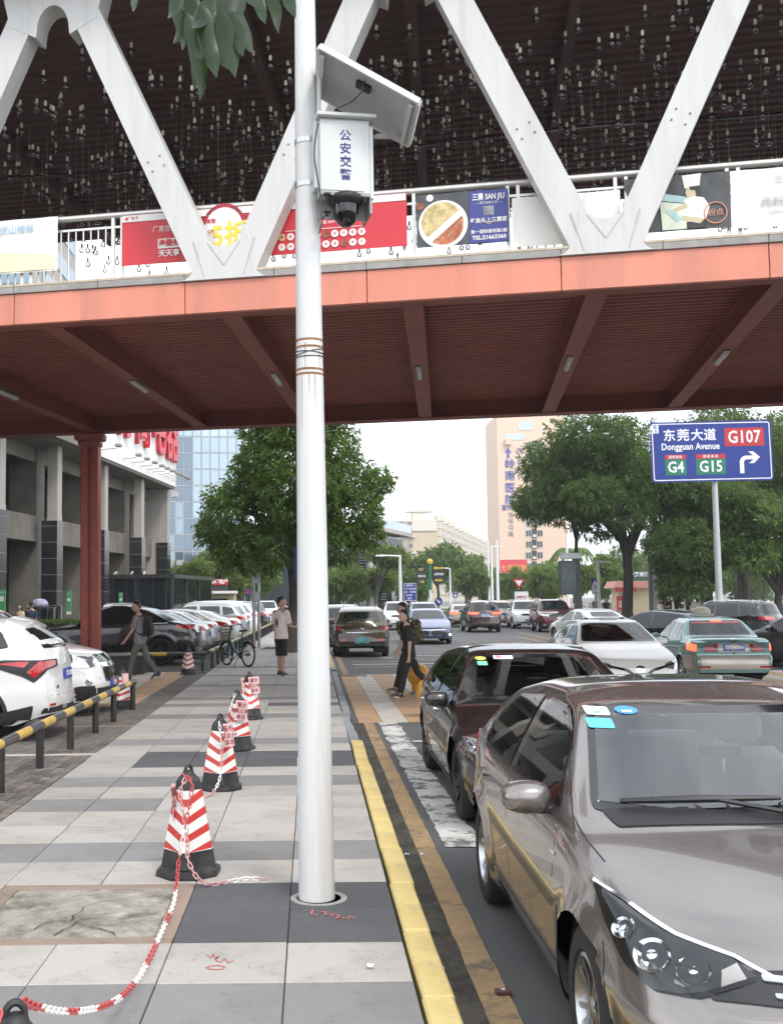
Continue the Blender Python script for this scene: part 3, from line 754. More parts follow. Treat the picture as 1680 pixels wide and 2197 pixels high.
sheet('bay_line', M_WPAINT2, [(1.3, 8.62), (2.9, 8.62), (2.9, 8.74), (1.3, 8.74)], RZ + .008)
sheet('bay_line', M_WPAINT2, [(1.34, 14.8), (3.2, 14.8), (3.2, 14.95), (1.34, 14.95)], RZ + .008)
xs = [.72, 1.09, 1.5, 2.0]; 
while xs[-1] < 13.5: xs.append(xs[-1] + .47)
for i in range(len(xs) - 1):
    y0, y1 = 17.12, 27.85 + rr.uniform(-.05, .05)
    sheet('crossing_stripe', M_XWHT if i % 2 else M_XTAN, ragged(xs[i] + .004, xs[i + 1] - .004, y0, y1, .008, .4, 20 + i), RZ + .006)
for j, y in enumerate((30.6, 31.9, 33.2)):
    sheet('stop_line', M_YEL if j != 1 else M_WPAINT2, [(1.2, y), (8.2, y), (8.2, y + .35), (1.2, y + .35)], RZ + .008)
for a, b_ in (((2.2, 35.2), (3.6, 34.2)), ((3.6, 34.2), (5.2, 35.2)), ((2.2, 35.2), (3.7, 36.6)), ((3.7, 36.6), (5.2, 35.2))):
    dx, dy = b_[0] - a[0], b_[1] - a[1]; q = .09 / math.hypot(dx, dy); sheet('diamond_line', M_WPAINT2, [(a[0] - dy * q, a[1] + dx * q), (b_[0] - dy * q, b_[1] + dx * q), (b_[0] + dy * q, b_[1] - dx * q), (a[0] + dy * q, a[1] - dx * q)], RZ + .012)
def stripe(name, m_, a, b_, wd, z=RZ + .008):
    dx, dy = b_[0] - a[0], b_[1] - a[1]; q = wd / 2 / math.hypot(dx, dy); sheet(name, m_, [(a[0] - dy * q, a[1] + dx * q), (b_[0] - dy * q, b_[1] + dx * q), (b_[0] + dy * q, b_[1] - dx * q), (a[0] + dy * q, a[1] - dx * q)], z)
def pstripe(name, m_, p, q, wd, z=RZ + .008):
    a, b_ = gp(*p, RZ), gp(*q, RZ); stripe(name, m_, (a.x, a.y), (b_.x, b_.y), wd, z)
for p, q in (((1112, 1358), (1330, 1398)), ((1110, 1366), (1240, 1394)), ((1160, 1352), (1340, 1382)), ((1140, 1372), (1330, 1352)), ((1180, 1382), (1345, 1362)), ((1110, 1388), (1300, 1372))):
    pstripe('junction_hatch', M_YEL, p, q, .14, RZ + .010)
for p, q in (((718, 1345), (735, 1352)), ((708, 1366), (722, 1372)), ((1262, 1352), (1286, 1355)), ((1300, 1344), (1335, 1347)), ((1085, 1345), (1150, 1343))):
    pstripe('lane_dash', M_WPAINT2, p, q, .15)
# storm drain grate at the far corner of the crossing
dr = MB()
for k in range(10): dr.box((.66 + k * .075, 27.45, RZ + .014), (.04, .5, .012))
dr.build('drain_grate', M_BLK if 'M_BLK' in globals() else mat('black plastic', (.02, .02, .022), .5), road, kind='stuff')
# parking strip on the left, paved in small bricks
m = MB(); m.box((-22.54, 40, -.16), (39.99, 110, .27)); park = m.build('parking_strip', M_ASPHP, kind='structure')
BR = [objrand(mat('brown paving brick %d' % i, c_, .9, var=.35, vscale=18, dirt=(.07, .06, .05), dscale=1.5, damt=.6, bump=.3, bscale=90), .35) for i, c_ in enumerate(((.17, .155, .135), (.14, .125, .11), (.2, .165, .14)))]
bk = MB(); bk.box((0, 0, -.02), (.096, .196, .04), bev=.004); bms = [bk.mesh('paving_brick', q) for q in BR]
rest = MB(); n = 0; cells = []
for i in range(0, 22):
    for j in range(0, 92):
        x = -2.6 - .1 * i; y = 8.3 + .2 * j + (.1 if i % 2 else 0)
        if y > 18.3 and i > 4: continue
        if y > 26.5: continue
        cells.append((x, y))
cells.sort(key=lambda p: (p[1] ** 2 + (p[0] * 2.4) ** 2) if p[0] > -3.75 else 1e4 + p[1])
RB = mat('paving brick field', (.16, .142, .125), .9, var=.4, vscale=9, dirt=(.07, .06, .05), dscale=1.2, damt=.6)
for x, y in cells:
    dz = rr.uniform(-.003, .003)
    if n < 300: o = link('paving_brick', rr.choice(bms), park); o.location = (x, y, dz - .002); o.rotation_euler = (rr.uniform(-.01, .01), rr.uniform(-.01, .01), rr.uniform(-.01, .01)); n += 1
    else: rest.box((x, y, -.022 + dz), (.096, .196, .04))
rest.build('paving_brick_field', RB, park, kind='stuff')
# pale kerb line set in the bricks, bay lines, driveway crossing
for y in (12.9, 15.75):
    m = MB(); m.box((-3.6, y, -.02), (2.2, .1, .052), bev=.004); m.build('edging_stone', G_TAN if y > 13 else G_LIGHT, park)
for y in (11.7, 14.4, 17.0): sheet('bay_line', M_WPAINT2, [(-9, y - .05), (-4.8, y - .05), (-4.8, y + .05), (-9, y + .05)], -.019, park)
xs = -3.02
for i in range(12):
    sheet('crossing_stripe', M_XTAN if i % 2 == 0 else M_XWHT, ragged(xs - .56, xs - .006, 18.5, 27.3, .01, .5, 60 + i), .0005, park) if False else None
    m = MB(); m.add([(x, y, z) for z in (-.02, .004) for x, y in ((xs - .555, 18.5), (xs - .005, 18.5), (xs - .005, 27.3), (xs - .555, 27.3))], [(4, 5, 6, 7), (0, 1, 5, 4), (1, 2, 6, 5), (2, 3, 7, 6), (3, 0, 4, 7)])
    m.build('crossing_stripe', M_XTAN if i % 2 == 0 else M_XWHT, park); xs -= .56
# raised plaza beyond the far kerb, and the low wall in front of it
m = MB(); m.box((42, 125, -.08), (50, 160, .2)); m.build('plaza', mat('plaza paving', (.32, .31, .29), .85, var=.2, vscale=.8), kind='structure')
# paint scrawled on the stones: survey marks in red
M_RSP = mat('red spray paint', (.46, .13, .13), .85)
def spray(pts, wd, z):
    P_ = [gp(x, y, 0) for x, y in pts]; m = MB()
    m.tube([(p.x, p.y, z) for p in P_], wd, 4)
    o = m.build('spray_mark', M_RSP, sw); o.scale = (1, 1, .05); o.location.z = z * .95; return o
for s_ in ([(655, 1956), (672, 1953), (668, 1962), (682, 1966)], [(686, 1958), (697, 1957), (700, 1966), (708, 1962), (715, 1968)], [(716, 1962), (728, 1965), (722, 1973), (735, 1970), (748, 1973), (752, 1966), (760, 1972)]): spray(s_, .009, .0026)
for s_ in ([(445, 2050), (452, 2058), (458, 2048), (463, 2060), (470, 2052)], [(462, 2062), (474, 2066), (482, 2058), (490, 2068), (500, 2063)], [(443, 2078), (452, 2074), (470, 2073), (482, 2076), (478, 2081), (455, 2082), (443, 2078)]): spray(s_, .008, .0026)
# spilled cement ring at the pole foot
# ------------------------------------------------------------------ footbridge
BA = R(-11.0); BO = Vector((0, 15.75, 0)); Ba = Vector((math.cos(BA), math.sin(BA), 0)); Bn = Vector((-math.sin(BA), math.cos(BA), 0))
BM = Matrix(((Ba.x, Bn.x, 0, BO.x), (Ba.y, Bn.y, 0, BO.y), (0, 0, 1, 0), (0, 0, 0, 1)))
def bs(x, y, d):
    """bridge station s and height z where the view ray meets the vertical plane at depth d"""
    r_ = ray(x, y); t_ = (d - (EYE - BO).dot(Bn)) / r_.dot(Bn); p = EYE + r_ * t_; return (p - BO).dot(Ba), p.z
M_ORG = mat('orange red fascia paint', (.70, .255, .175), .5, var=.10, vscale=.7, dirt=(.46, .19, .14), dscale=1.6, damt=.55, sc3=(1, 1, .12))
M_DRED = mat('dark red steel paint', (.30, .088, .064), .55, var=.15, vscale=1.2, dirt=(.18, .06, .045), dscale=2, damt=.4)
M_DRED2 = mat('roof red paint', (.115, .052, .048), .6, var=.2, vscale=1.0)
M_CRED = mat('red column paint', (.36, .07, .045), .5, var=.15, vscale=2, dirt=(.12, .04, .03), dscale=2.2, damt=.5)
M_TRUSS = mat('white truss paint', (.62, .615, .60), .45, var=.04, vscale=1.5, dirt=(.44, .42, .38), dscale=1.2, damt=.45, sc3=(3, 3, .35))
M_TSH = mat('weld bead paint', (.48, .47, .45), .5)
M_COP = mat('grey coping stone', (.34, .33, .31), .8, var=.15, vscale=3, dirt=(.18, .17, .15), dscale=2.5, damt=.5)
M_COPT = mat('beige coping top', (.55, .47, .36), .8, var=.2, vscale=5)
M_RAIL = mat('stainless rail', (.66, .65, .61), .32, .55, var=.08, vscale=3)
bridge = thing('footbridge', label='red steel footbridge with white V shaped trusses spanning the road', cat='bridge', M=BM)
S0, S1 = -16.0, 22.0; ZB, ZF, ZC = 6.05, 6.53, 6.68; DD = 10.6; ZR = 11.55
nodes = [bs(482, 570, 0)[0], bs(1300, 515, 0)[0]]; SP = nodes[1] - nodes[0]
# fascia panels butt at the nodes
edges = [S0] + [nodes[0] + SP * k / 2 - .62 + (0 if k % 2 == 0 else 0) for k in range(-5, 8)] + [S1]
edges = sorted(e for e in edges if S0 <= e <= S1)
for a, b in zip(edges[:-1], edges[1:]):
    m = MB(); m.box(((a + b) / 2, .05, (ZB + ZF) / 2), (b - a - .012, .1, ZF - ZB), bev=.006); m.build('fascia_panel', M_ORG, bridge)
    nn = max(1, int((b - a) / 1.35))
    for k in range(nn):
        c0 = a + (b - a) * k / nn; c1 = a + (b - a) * (k + 1) / nn; m = MB(); m.box(((c0 + c1) / 2, .18, (ZF + ZC - .045) / 2 + .001), (c1 - c0 - .008, .42, ZC - ZF - .05), bev=.006)
        o = m.build('coping_stone', M_COP, bridge); m = MB(); m.box(((c0 + c1) / 2, .20, ZC - .022), (c1 - c0 - .006, .46, .042), bev=.005); m.build('coping_top', M_COPT, o)
m = MB(); m.box(((S0 + S1) / 2, .22, ZB + .03), (S1 - S0, .23, .06)); m.build('edge_flange', M_DRED, bridge)
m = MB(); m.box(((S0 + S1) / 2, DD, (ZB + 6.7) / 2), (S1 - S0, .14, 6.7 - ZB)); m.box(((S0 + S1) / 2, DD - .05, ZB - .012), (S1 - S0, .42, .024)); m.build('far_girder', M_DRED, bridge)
# corrugated deck seen from below
def corrug(name, z, d0, d1, pitch, depth, m_, up=.04):
    prof = []; d = d0
    while d < d1: prof += [(d, z), (d + pitch * .36, z), (d + pitch * .5, z + depth), (d + pitch * .86, z + depth)]; d += pitch
    n = len(prof); vs = [(S0, p[0], p[1]) for p in prof] + [(S1, p[0], p[1]) for p in prof]
    m = MB(); m.add(vs, [(i, i + 1, n + i + 1, n + i) for i in range(n - 1)]); return m.build(name, m_, bridge)
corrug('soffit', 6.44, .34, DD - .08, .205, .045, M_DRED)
m = MB(); m.box(((S0 + S1) / 2, DD / 2 + .2, 6.57), (S1 - S0, DD - .5, .1)); m.build('deck', M_COP, bridge)
beams = []
for xn, xf in ((-290, 196), (105, 430), (492, 660), (884, 912), (1282, 1176), (1688, 1446), (2090, 1716)):
    yn = 690 - xn * .052; yf = 927 - xf * .046
    pn, pf = [], []
    r1 = ray(xn, yn); t1 = (ZB - CAMH) / r1.z; q1 = EYE + r1 * t1; sA = bs(xn, yn, .2)[0]; sB = bs(xf, yf, DD - .2)[0]; beams.append((sA, sB))
    s_m = (sA + sB) / 2; m = MB()
    m.bar((sA, .34, ZB + .01), (sB, DD - .08, ZB + .01), .3, .02); m.bar((sA, .34, ZB + .21), (sB, DD - .08, ZB + .21), .05, .378); m.bar((sA, .34, 6.42), (sB, DD - .08, 6.42), .3, .02)
    m.build('cross_beam', M_DRED, bridge)
# truss of box members, with flared gussets over the fascia
ZT = 11.6; TW, TD = .44, .36
def member(a, b, name='truss_member'):
    m = MB(); m.bar((a[0], .14, a[1]), (b[0], .14, b[1]), TD, TW, up=(-(b[1] - a[1]), 0, b[0] - a[0])); o = m.build(name, M_TRUSS, bridge)
    bl = MB(); A, B = Vector((a[0], 0, a[1])), Vector((b[0], 0, b[1])); t_ = (B - A).normalized(); s_ = Vector((-t_.z, 0, t_.x))
    for q in (.34, .37):
        for e in (-.1, .1):
            p = A + (B - A) * q + s_ * e; bl.lathe([(.016, 0), (.016, .012), (.006, .018)], 6, Matrix.Translation((p.x, .14 - TD / 2 - .001, p.z)) @ Matrix.Rotation(PI / 2, 4, 'X'))
    bl.build('bolt_head', M_COP, o, kind='stuff')
tops = [nodes[0] + SP * (k + .5) for k in range(-2, 4)]
for k in range(-2, 4):
    nb = nodes[0] + SP * k
    m0, m1 = nb - SP / 2, nb + SP / 2
    zb0 = ZC - .05
    member((nb - .24, zb0), (m0 + .22, ZT)); member((nb + .24, zb0), (m1 - .22, ZT))
    # gusset: web of the node with concave flanks and a round notch between the members
    q = []; 
    for i in range(9): f = i / 8; q.append((nb - .66 + .30 * math.sin(f * PI / 2), ZF + .012 + .62 * (1 - math.cos(f * PI / 2))))
    q.append((nb - .27, ZC + .72))
    for i in range(11): a_ = PI + PI * i / 10; q.append((nb + .27 * math.cos(a_), ZC + .56 + .24 * math.sin(a_) * .9))
    q.append((nb + .27, ZC + .72))
    for i in range(8, -1, -1): f = i / 8; q.append((nb + .66 - .30 * math.sin(f * PI / 2), ZF + .012 + .62 * (1 - math.cos(f * PI / 2))))
    m = MB(); m.prism(q, -.05, -.018); o = m.build('gusset', M_TRUSS, bridge)
    m = MB(); m.prism(q, .30, .34); m.build('gusset_back', M_TRUSS, o)
    for sg in (-1, 1):
        m = MB(); m.bar((nb + sg * .005, -.053, ZF + .22), (nb + sg * .25, -.053, ZC + .42), .006, .018, up=(1, 0, 0)); m.build('weld_seam', M_TSH, o)
        m = MB(); m.bar((nb + sg * .30, -.053, ZF + .05), (nb + sg * .47, -.053, ZC + .46), .006, .014, up=(1, 0, 0)); m.build('weld_seam', M_TSH, o)
    if k < 3:
        tn = m1; q = [(tn - 1.15, ZT + .35)]
        for i in range(13):
            a_ = PI * i / 12; q.append((tn - .30 * math.cos(a_) * 1.0, ZT - .78 + .52 * math.sin(a_)))
        q = [(tn - .98, ZT + .30), (tn - .72, ZT - .78), (tn - .28, ZT - 1.0)] + [(tn - .27 * math.cos(PI * i / 12), ZT - .92 + .42 * math.sin(PI * i / 12)) for i in range(13)] + [(tn + .28, ZT - 1.0), (tn + .72, ZT - .78), (tn + .98, ZT + .30)]
        m = MB(); m.prism(q, -.045, .33); m.build('top_gusset', M_TRUSS, bridge)
m = MB(); m.box(((S0 + S1) / 2, .14, ZT + .55), (S1 - S0, .4, .5)); m.build('top_chord', M_TRUSS, bridge)
# roof
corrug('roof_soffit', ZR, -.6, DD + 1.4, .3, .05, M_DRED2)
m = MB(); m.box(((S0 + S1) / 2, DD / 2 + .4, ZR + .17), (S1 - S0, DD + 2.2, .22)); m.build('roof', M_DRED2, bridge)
for sA, sB in beams:
    m = MB(); m.bar((sA, .35, ZR - .14), (sB, DD + 1.2, ZR - .14), .2, .24); m.build('roof_beam', M_DRED2, bridge)
m = MB(); m.tube([bs(1000 + 0 * k, 100, 4)[:0] or (S0 + k, 6.2, ZR - .55 + .05 * math.sin(k)) for k in range(0, 38)], .03, 6); m.build('power_cable', M_GBLK if 'M_GBLK' in globals() else M_DRED2, bridge)
# lit only by daylight: dull tube lights under the beams
M_TUBE = mat('milky tube cover', (.62, .66, .66), .35); M_TUBED = mat('tube housing', (.12, .10, .09), .5)
wh = ('', 'left of the camera pole, third beam from the red column', 'just left of the camera pole', 'on the beam just right of the camera pole', 'second beam right of the camera pole', 'on the rightmost beam in view')
for i, (x, y) in enumerate(((15, 844), (299, 827), (594, 812), (899, 798), (1219, 778), (1548, 765))):
    sA, sB = beams[i + 0]; r_ = ray(x, y); p = EYE + r_ * ((ZB - .03 - CAMH) / r_.z); q = (p - BO); s_, d_ = q.dot(Ba), q.dot(Bn)
    dr = (Ba * (sB - sA) + Bn * (DD - .4)).normalized()
    o = thing('tube_light', tuple(p), 'white tube light under the bridge deck, ' + ('cut by the left edge', 'on the beam right of the red column', 'nearest to the left of the white pole', 'nearest right of the white pole', 'second to the right of the white pole', 'above the blue road sign')[i], 'lamp', 'tube lights under the bridge', rz=math.atan2(dr.y, dr.x))
    m = MB(); m.box((0, 0, .03), (1.0, .13, .05), bev=.008); m.build('housing', M_TUBED, o)
    m = MB(); m.tube([(-.46, 0, -.012), (.46, 0, -.012)], .05, 10); m.build('diffuser', M_TUBE, o, 40)
# the one leg in view, in its dark planter
cl = MB(); cx, cy = -5.55, 27.65
lx = at(196, 1300, 27.65); cx = lx.x
colm = thing('bridge_column', (cx, cy, 0)); colm.parent = bridge; colm.matrix_parent_inverse = BM.inverted(); colm.rotation_euler = (0, R(-.35), 0)
m = MB(); m.box((-.125, 0, 3.05), (.2, .42, 6.1), bev=.02); m.box((.125, 0, 3.05), (.2, .42, 6.1), bev=.02); m.box((0, .03, 3.05), (.1, .34, 6.0)); m.build('shaft', M_CRED, colm)
m = MB(); m.box((0, -.05, 5.93), (.74, .5, .2), bev=.04); m.box((0, -.05, 5.76), (.56, .44, .16), bev=.04); m.build('corbel', M_DRED, colm)
# ------------------------------------------------------------------ railing
ral = thing('railing'); ral.parent = bridge
RD = .50; ZTOP = 7.84
m = MB(); m.tube([(S0, RD, ZTOP), (S1, RD, ZTOP)], .05, 8); m.build('handrail', M_RAIL, ral, 50)
m = MB(); m.box(((S0 + S1) / 2, RD, ZTOP - .19), (S1 - S0, .03, .035)); m.build('upper_rail', M_RAIL, ral)
m = MB(); m.box(((S0 + S1) / 2, RD, ZC + .1), (S1 - S0, .03, .035)); m.build('lower_rail', M_RAIL, ral)
ps = [bs(253, 500, RD)[0], bs(1101, 450, RD)[0]]; st = (ps[1] - ps[0]) / 4
post = MB(); post.box((0, 0, (ZC + ZTOP) / 2 - .02), (.05, .05, ZTOP - ZC - .04)); pm = post.mesh('post', M_RAIL)
bal = MB(); bal.tube([(0, 0, ZC + .1), (0, 0, ZTOP - .19)], .013, 6); bmh = bal.mesh('baluster', M_RAIL)
posts = [ps[0] + st * k for k in range(-7, 12)]
BANS = [(-40, 124), (262, 871), (893, 1090), (1098, 1330), (1338, 1565), (1566, 1800)]
occ = [(bs(a, 500, RD)[0], bs(b, 450, RD)[0]) for a, b in BANS]
for s_ in posts:
    for e in (-.075, .075): o = link('post', pm, ral); o.location = (s_ + e, RD, 0)
for a, b in zip(posts[:-1], posts[1:]):
    n = int((b - a - .15) / .13)
    for k in range(1, n + 1):
        s_ = a + .075 + (b - a - .15) * k / (n + 1)
        if any(u + .05 < s_ < v - .05 for i, (u, v) in enumerate(occ) if i in (1, 2, 4, 5)): continue
        if s_ < -7 or s_ > 9: continue
        o = link('baluster', bmh, ral); o.location = (s_, RD, 0)
# ------------------------------------------------------------------ bulbs under the roof
M_SOCK = mat('cream lamp socket', (.92, .88, .78), .4); M_BULB = mat_glass('bulb glass', (.86, .84, .80), 1.7, .03)
pd = MB(); pd.lathe([(.025, .0), (.027, .032), (.023, .082), (.012, .092)], 10)
pd.cur = 1; pd.tube([(0, 0, .06), (0, 0, 1.4)], .0013, 3); pmesh = pd.mesh('pendant_bulb', [M_SOCK, M_DRED2], 50)
gb = MB(); gb.lathe([(.018, 0), (.03, -.02), (.052, -.05), (.06, -.086), (.052, -.122), (.03, -.145), (.001, -.15)], 12); gmesh = gb.mesh('glass_bulb', M_BULB, 80)
rb = random.Random(11); pts = []
while len(pts) < 860:
    s_, d_ = rb.uniform(-8.2, 9.5), 1.6 + (DD - .7) * rb.random() ** 1.35
    if all((s_ - a) ** 2 + (d_ - b) ** 2 > .05 for a, b in pts): pts.append((s_, d_))
pts.sort(key=lambda p: p[1]); more = MB(); moreg = MB()
for i, (s_, d_) in enumerate(pts):
    z = ZR - rb.uniform(.35, 1.25)
    p = BO + Ba * s_ + Bn * d_
    if i < 300:
        o = link('pendant_bulb', pmesh, None, loc=(p.x, p.y, z), label='clear round bulb hanging from the bridge roof on a thin cord', cat='light bulb', group='bulbs hanging under the bridge roof')
        link('glass_bulb', gmesh, o)
    else:
        T_ = Matrix.Translation((s_, d_, z)); more.add(pd.v, pd.f, T_); moreg.add(gb.v, gb.f, T_)
mm = more.mesh('pendant_bulb_field', M_SOCK); o = link('pendant_bulb_field', mm, kind='stuff'); o.matrix_world = BM; tag(o, 'rows of far clear bulbs hanging deep under the bridge roof', 'light bulbs')
link('glass_bulb_field', moreg.mesh('glass_bulb_field', M_BULB, 80), o, kind='stuff')
# ------------------------------------------------------------------ buildings
M_BC = mat('brown grey stone cladding', (.20, .18, .15), .75, var=.18, vscale=1.2, dirt=(.09, .08, .065), dscale=.8, damt=.5)
M_BP = mat('pale stone pillar', (.42, .39, .35), .7, var=.1, vscale=1, dirt=(.25, .22, .19), dscale=1, damt=.4)
M_BK = mat('black polished stone', (.022, .022, .024), .18, var=.3, vscale=2)
M_BJ = mat('pale joint', (.22, .22, .22), .7)
M_WG = mat('dark shop glass', (.012, .016, .02), .06, spec=.7)
M_SIGNW = mat('white sign sheet', (.82, .82, .82), .45)
M_SRED = mat('red sign letter', (.62, .03, .05), .4)
M_BYEL = mat('yellow shop panel', (.55, .40, .12), .6)
M_FRM = mat('dark frame', (.03, .03, .032), .4)
mu = Vector((.118, .993, 0)).normalized(); mv = Vector((-mu.y, mu.x, 0)); MO = Vector((-11.57, 51.2, 0))
MM = Matrix(((mu.x, mv.x, 0, MO.x), (mu.y, mv.y, 0, MO.y), (0, 0, 1, 0), (0, 0, 0, 1)))
mall = thing('shopping_mall', label='grey stone shopping mall with black pillars and red lettered sign on the left', cat='building', M=MM)
def mbox(name, m_, t0, t1, i0, i1, z0, z1, par=mall, bev=0):
    b = MB(); b.box(((t0 + t1) / 2, (i0 + i1) / 2, (z0 + z1) / 2), (t1 - t0, i1 - i0, z1 - z0), bev=bev); return b.build(name, m_, par)
PT = [-13.6, -6.7, 0, 7.2, 14.4, 20.6]
for k, t_ in enumerate(PT):
    o = mbox('pillar', M_BK, t_ - .8, t_, 0, .75, 0, 5.5)
    for z in np.arange(.75, 5.4, .75):
        mbox('stone_joint', M_BJ, t_ - .805, t_ + .005, -.005, .755, z - .012, z + .012, o)
    mbox('upper_pillar', M_BP, t_ - .68, t_ - .08, .04, .52, 5.503, 9.0)
    c = mbox('pillar_lamp', M_BP, t_ - .05, t_ + .12, .1, .35, 5.45, 5.75)
    if k < 6: mbox('fin_wall', M_BC, t_ - .3, t_ + .75, 1.2, 2.9, 0, 9.0)
for a, b_ in zip(PT[:-1], PT[1:]):
    n = 7
    for k in range(n):
        u0, u1 = a + .76 + (b_ - a - 1.07) * k / n, a + .76 + (b_ - a - 1.07) * (k + 1) / n
        mbox('ledge_panel', M_BC, u0 + .01, u1 - .01, 1.1, 1.5, 4.55, 5.75)
    mbox('upper_beam', M_BC, a + .76, b_ - .31, 1.25, 1.5, 8.3, 8.98)
    w_ = mbox('window', M_WG, a + .76, b_ - .31, 2.5, 2.6, 0, 4.5); w2 = mbox('window', M_WG, a + .76, b_ - .31, 2.5, 2.6, 5.8, 8.3)
    for q in np.linspace(a + .9, b_ - .5, 6):
        mbox('mullion', M_FRM, q - .04, q + .04, 2.42, 2.5, .02, 4.5, w_); mbox('mullion', M_FRM, q - .04, q + .04, 2.42, 2.5, 5.8, 8.3, w2)
    mbox('floor_slab', M_BC, a + .76, b_ - .31, 1.52, 2.6, 4.55, 5.7)
mbox('yellow_panel', M_BYEL, 9.2, 13.6, 2.3, 2.42, .02, 4.4); mbox('yellow_panel', M_BYEL, 16.4, 20.0, 2.3, 2.42, .02, 4.4)
mbox('soffit_slab', M_BC, -22, 20.3, -.35, 3.2, 9.003, 9.3); mbox('side_wall', M_BP, 19.9, 20.3, .5, 18, 0, 14); mbox('back_wall', M_BC, -40, 19.9, 2.9, 18, 0, 14)
# sign board: its letters are cut off by the bridge
sgn = mbox('sign_board', M_SIGNW, 2.2, 20.3, -.42, -.352, 9.15, 15)
sl = mbox('sign_board', mat('pink faded sign', (.62, .42, .42), .5), -6.5, 1.6, -.42, -.352, 9.3, 15)
mbox('ledge', M_BC, -22, 1.9, -.75, -.36, 9.05, 9.55)
fr = lambda t_, z, off=-.44: basis(MO * 0 + Vector((t_, off, z)), (1, 0, 0), (0, 0, 1))
for ch, t_ in (('苏', 8.3), ('商', 11.8), ('电', 15.4), ('器', 18.7)): text(ch, 4.3, M_SRED, fr(t_, 12.35), 'sign_letter', sgn, ext=.22, bold=.05, sx=.74)
for ch, t_ in (('家', -4.4), ('电', -.6)): text(ch, 4.8, M_SRED, fr(t_, 12.9), 'sign_letter', sl, ext=.15, bold=.05, sx=.8)
ORD = 'first second third fourth fifth sixth seventh eighth ninth tenth eleventh twelfth thirteenth'.split()
# floodlights on arms under the sign
for k, t_ in enumerate([-7, -3.5, 4.5, 8.3, 10, 11.7, 13.3, 14.6, 15.9, 17.1, 18.2, 19.3, 20.1]):
    p = MM @ Vector((t_, -.45, 9.75)); o = thing('floodlight', tuple(p), 'small floodlight on an arm below the mall lettering, ' + ORD[12 - k] + ' from the right end', 'floodlight', 'floodlights below the mall sign', rz=math.atan2(mu.y, mu.x))
    m = MB(); m.tube([(0, .1, -.25), (0, -.7, -.2)], .025, 5); m.build('arm', M_BP, o); m = MB(); m.box((0, -.85, -.05), (.34, .3, .16), Matrix.Rotation(0, 4, 'X'), .03); m.build('lamp_head', M_COP, o)
# glazed entrance with its script sign
en = thing('glass_entrance', label='black framed glass entrance box in front of the mall', cat='entrance', M=MM @ Matrix.Translation((15.2, -1.6, 0)))
for a in (-5.6, -2.2, 1.2, 4.6):
    for b_ in (-1.2, 2.3):
        m = MB(); m.box((a, b_, 1.5), (.16, .16, 3.0)); m.build('frame_post', M_FRM, en)
m = MB(); m.box((-.5, .55, 3.1), (10.6, 3.9, .22)); m.build('canopy', M_FRM, en)
for a in (-5.6, -2.2, 1.2):
    m = MB(); m.box((a + 1.7, -1.2, 1.5), (3.2, .04, 2.98)); m.build('pane', M_AG if 'M_AG' in globals() else M_WG, en)
m = MB(); m.box((4.6, .55, 1.5), (.04, 3.3, 2.98)); m.build('pane', M_WG, en)
for k in range(5):
    m = MB(); m.box((-5.6, -.9 + .75 * k, 1.5), (.05, .06, 2.98)); m.build('frame_post', M_FRM, en)
m = MB(); m.box((-5.6, .55, 1.5), (.03, 3.3, 2.98)); m.build('pane', M_WG, en)
ps_ = at(275, 1238, 63)
o = thing('script_sign', label='white script lettering on a stand above the glass entrance', cat='sign', M=basis(ps_, (.97, -.24, 0), (0, 0, 1)))
text('Snowfood', .85, M_SIGNW, Matrix.Identity(4), 'lettering', o, ext=.05, bold=.012, sx=.55, shear=.25)
text('dining', .36, M_SIGNW, Matrix.Translation((1.1, -.62, 0)), 'lettering', o, ext=.03, sx=.8)
for k in (-.8, 0, .8): 
    m = MB(); m.tube([(k, -.2, 0), (k, -1.1, -.1)], .025, 5); m.build('strut', M_FRM, o)
# green roll-up banners on the pillars
M_GRN = mat('green banner cloth', (.09, .36, .15), .6); 
for i, (x, y0, y1, Y, wd_) in enumerate(((4, 1265, 1316, 43.5, 18), (148, 1267, 1318, 50, 11), (259, 1271, 1310, 58, 9))):
    a, b_ = at(x, y0, Y), at(x, y1, Y); w_ = wd_ * Y / 2350
    o = thing('green_banner', label=('tall green banner cut by the left edge of the picture', 'tall green banner on the black pillar left of the red column', 'tall green banner just right of the red column')[i], cat='banner', group='green banners on the mall pillars', M=basis((a + b_) / 2, (.9, -.3, 0), (0, 0, 1)))
    h_ = (a - b_).z; m = MB(); m.box((0, 0, 0), (w_, h_, .03)); m.build('cloth', M_GRN, o)
    m = MB(); m.box((0, -h_ * .44, .02), (w_, h_ * .12, .012)); m.box((0, h_ * .12, .02), (w_ * .6, w_ * .6, .012)); m.build('white_print', M_SIGNW, o)
    text('扫码有礼', w_ * .2, M_SIGNW, Matrix.Translation((0, h_ * .38, .02)), 'lettering', o)

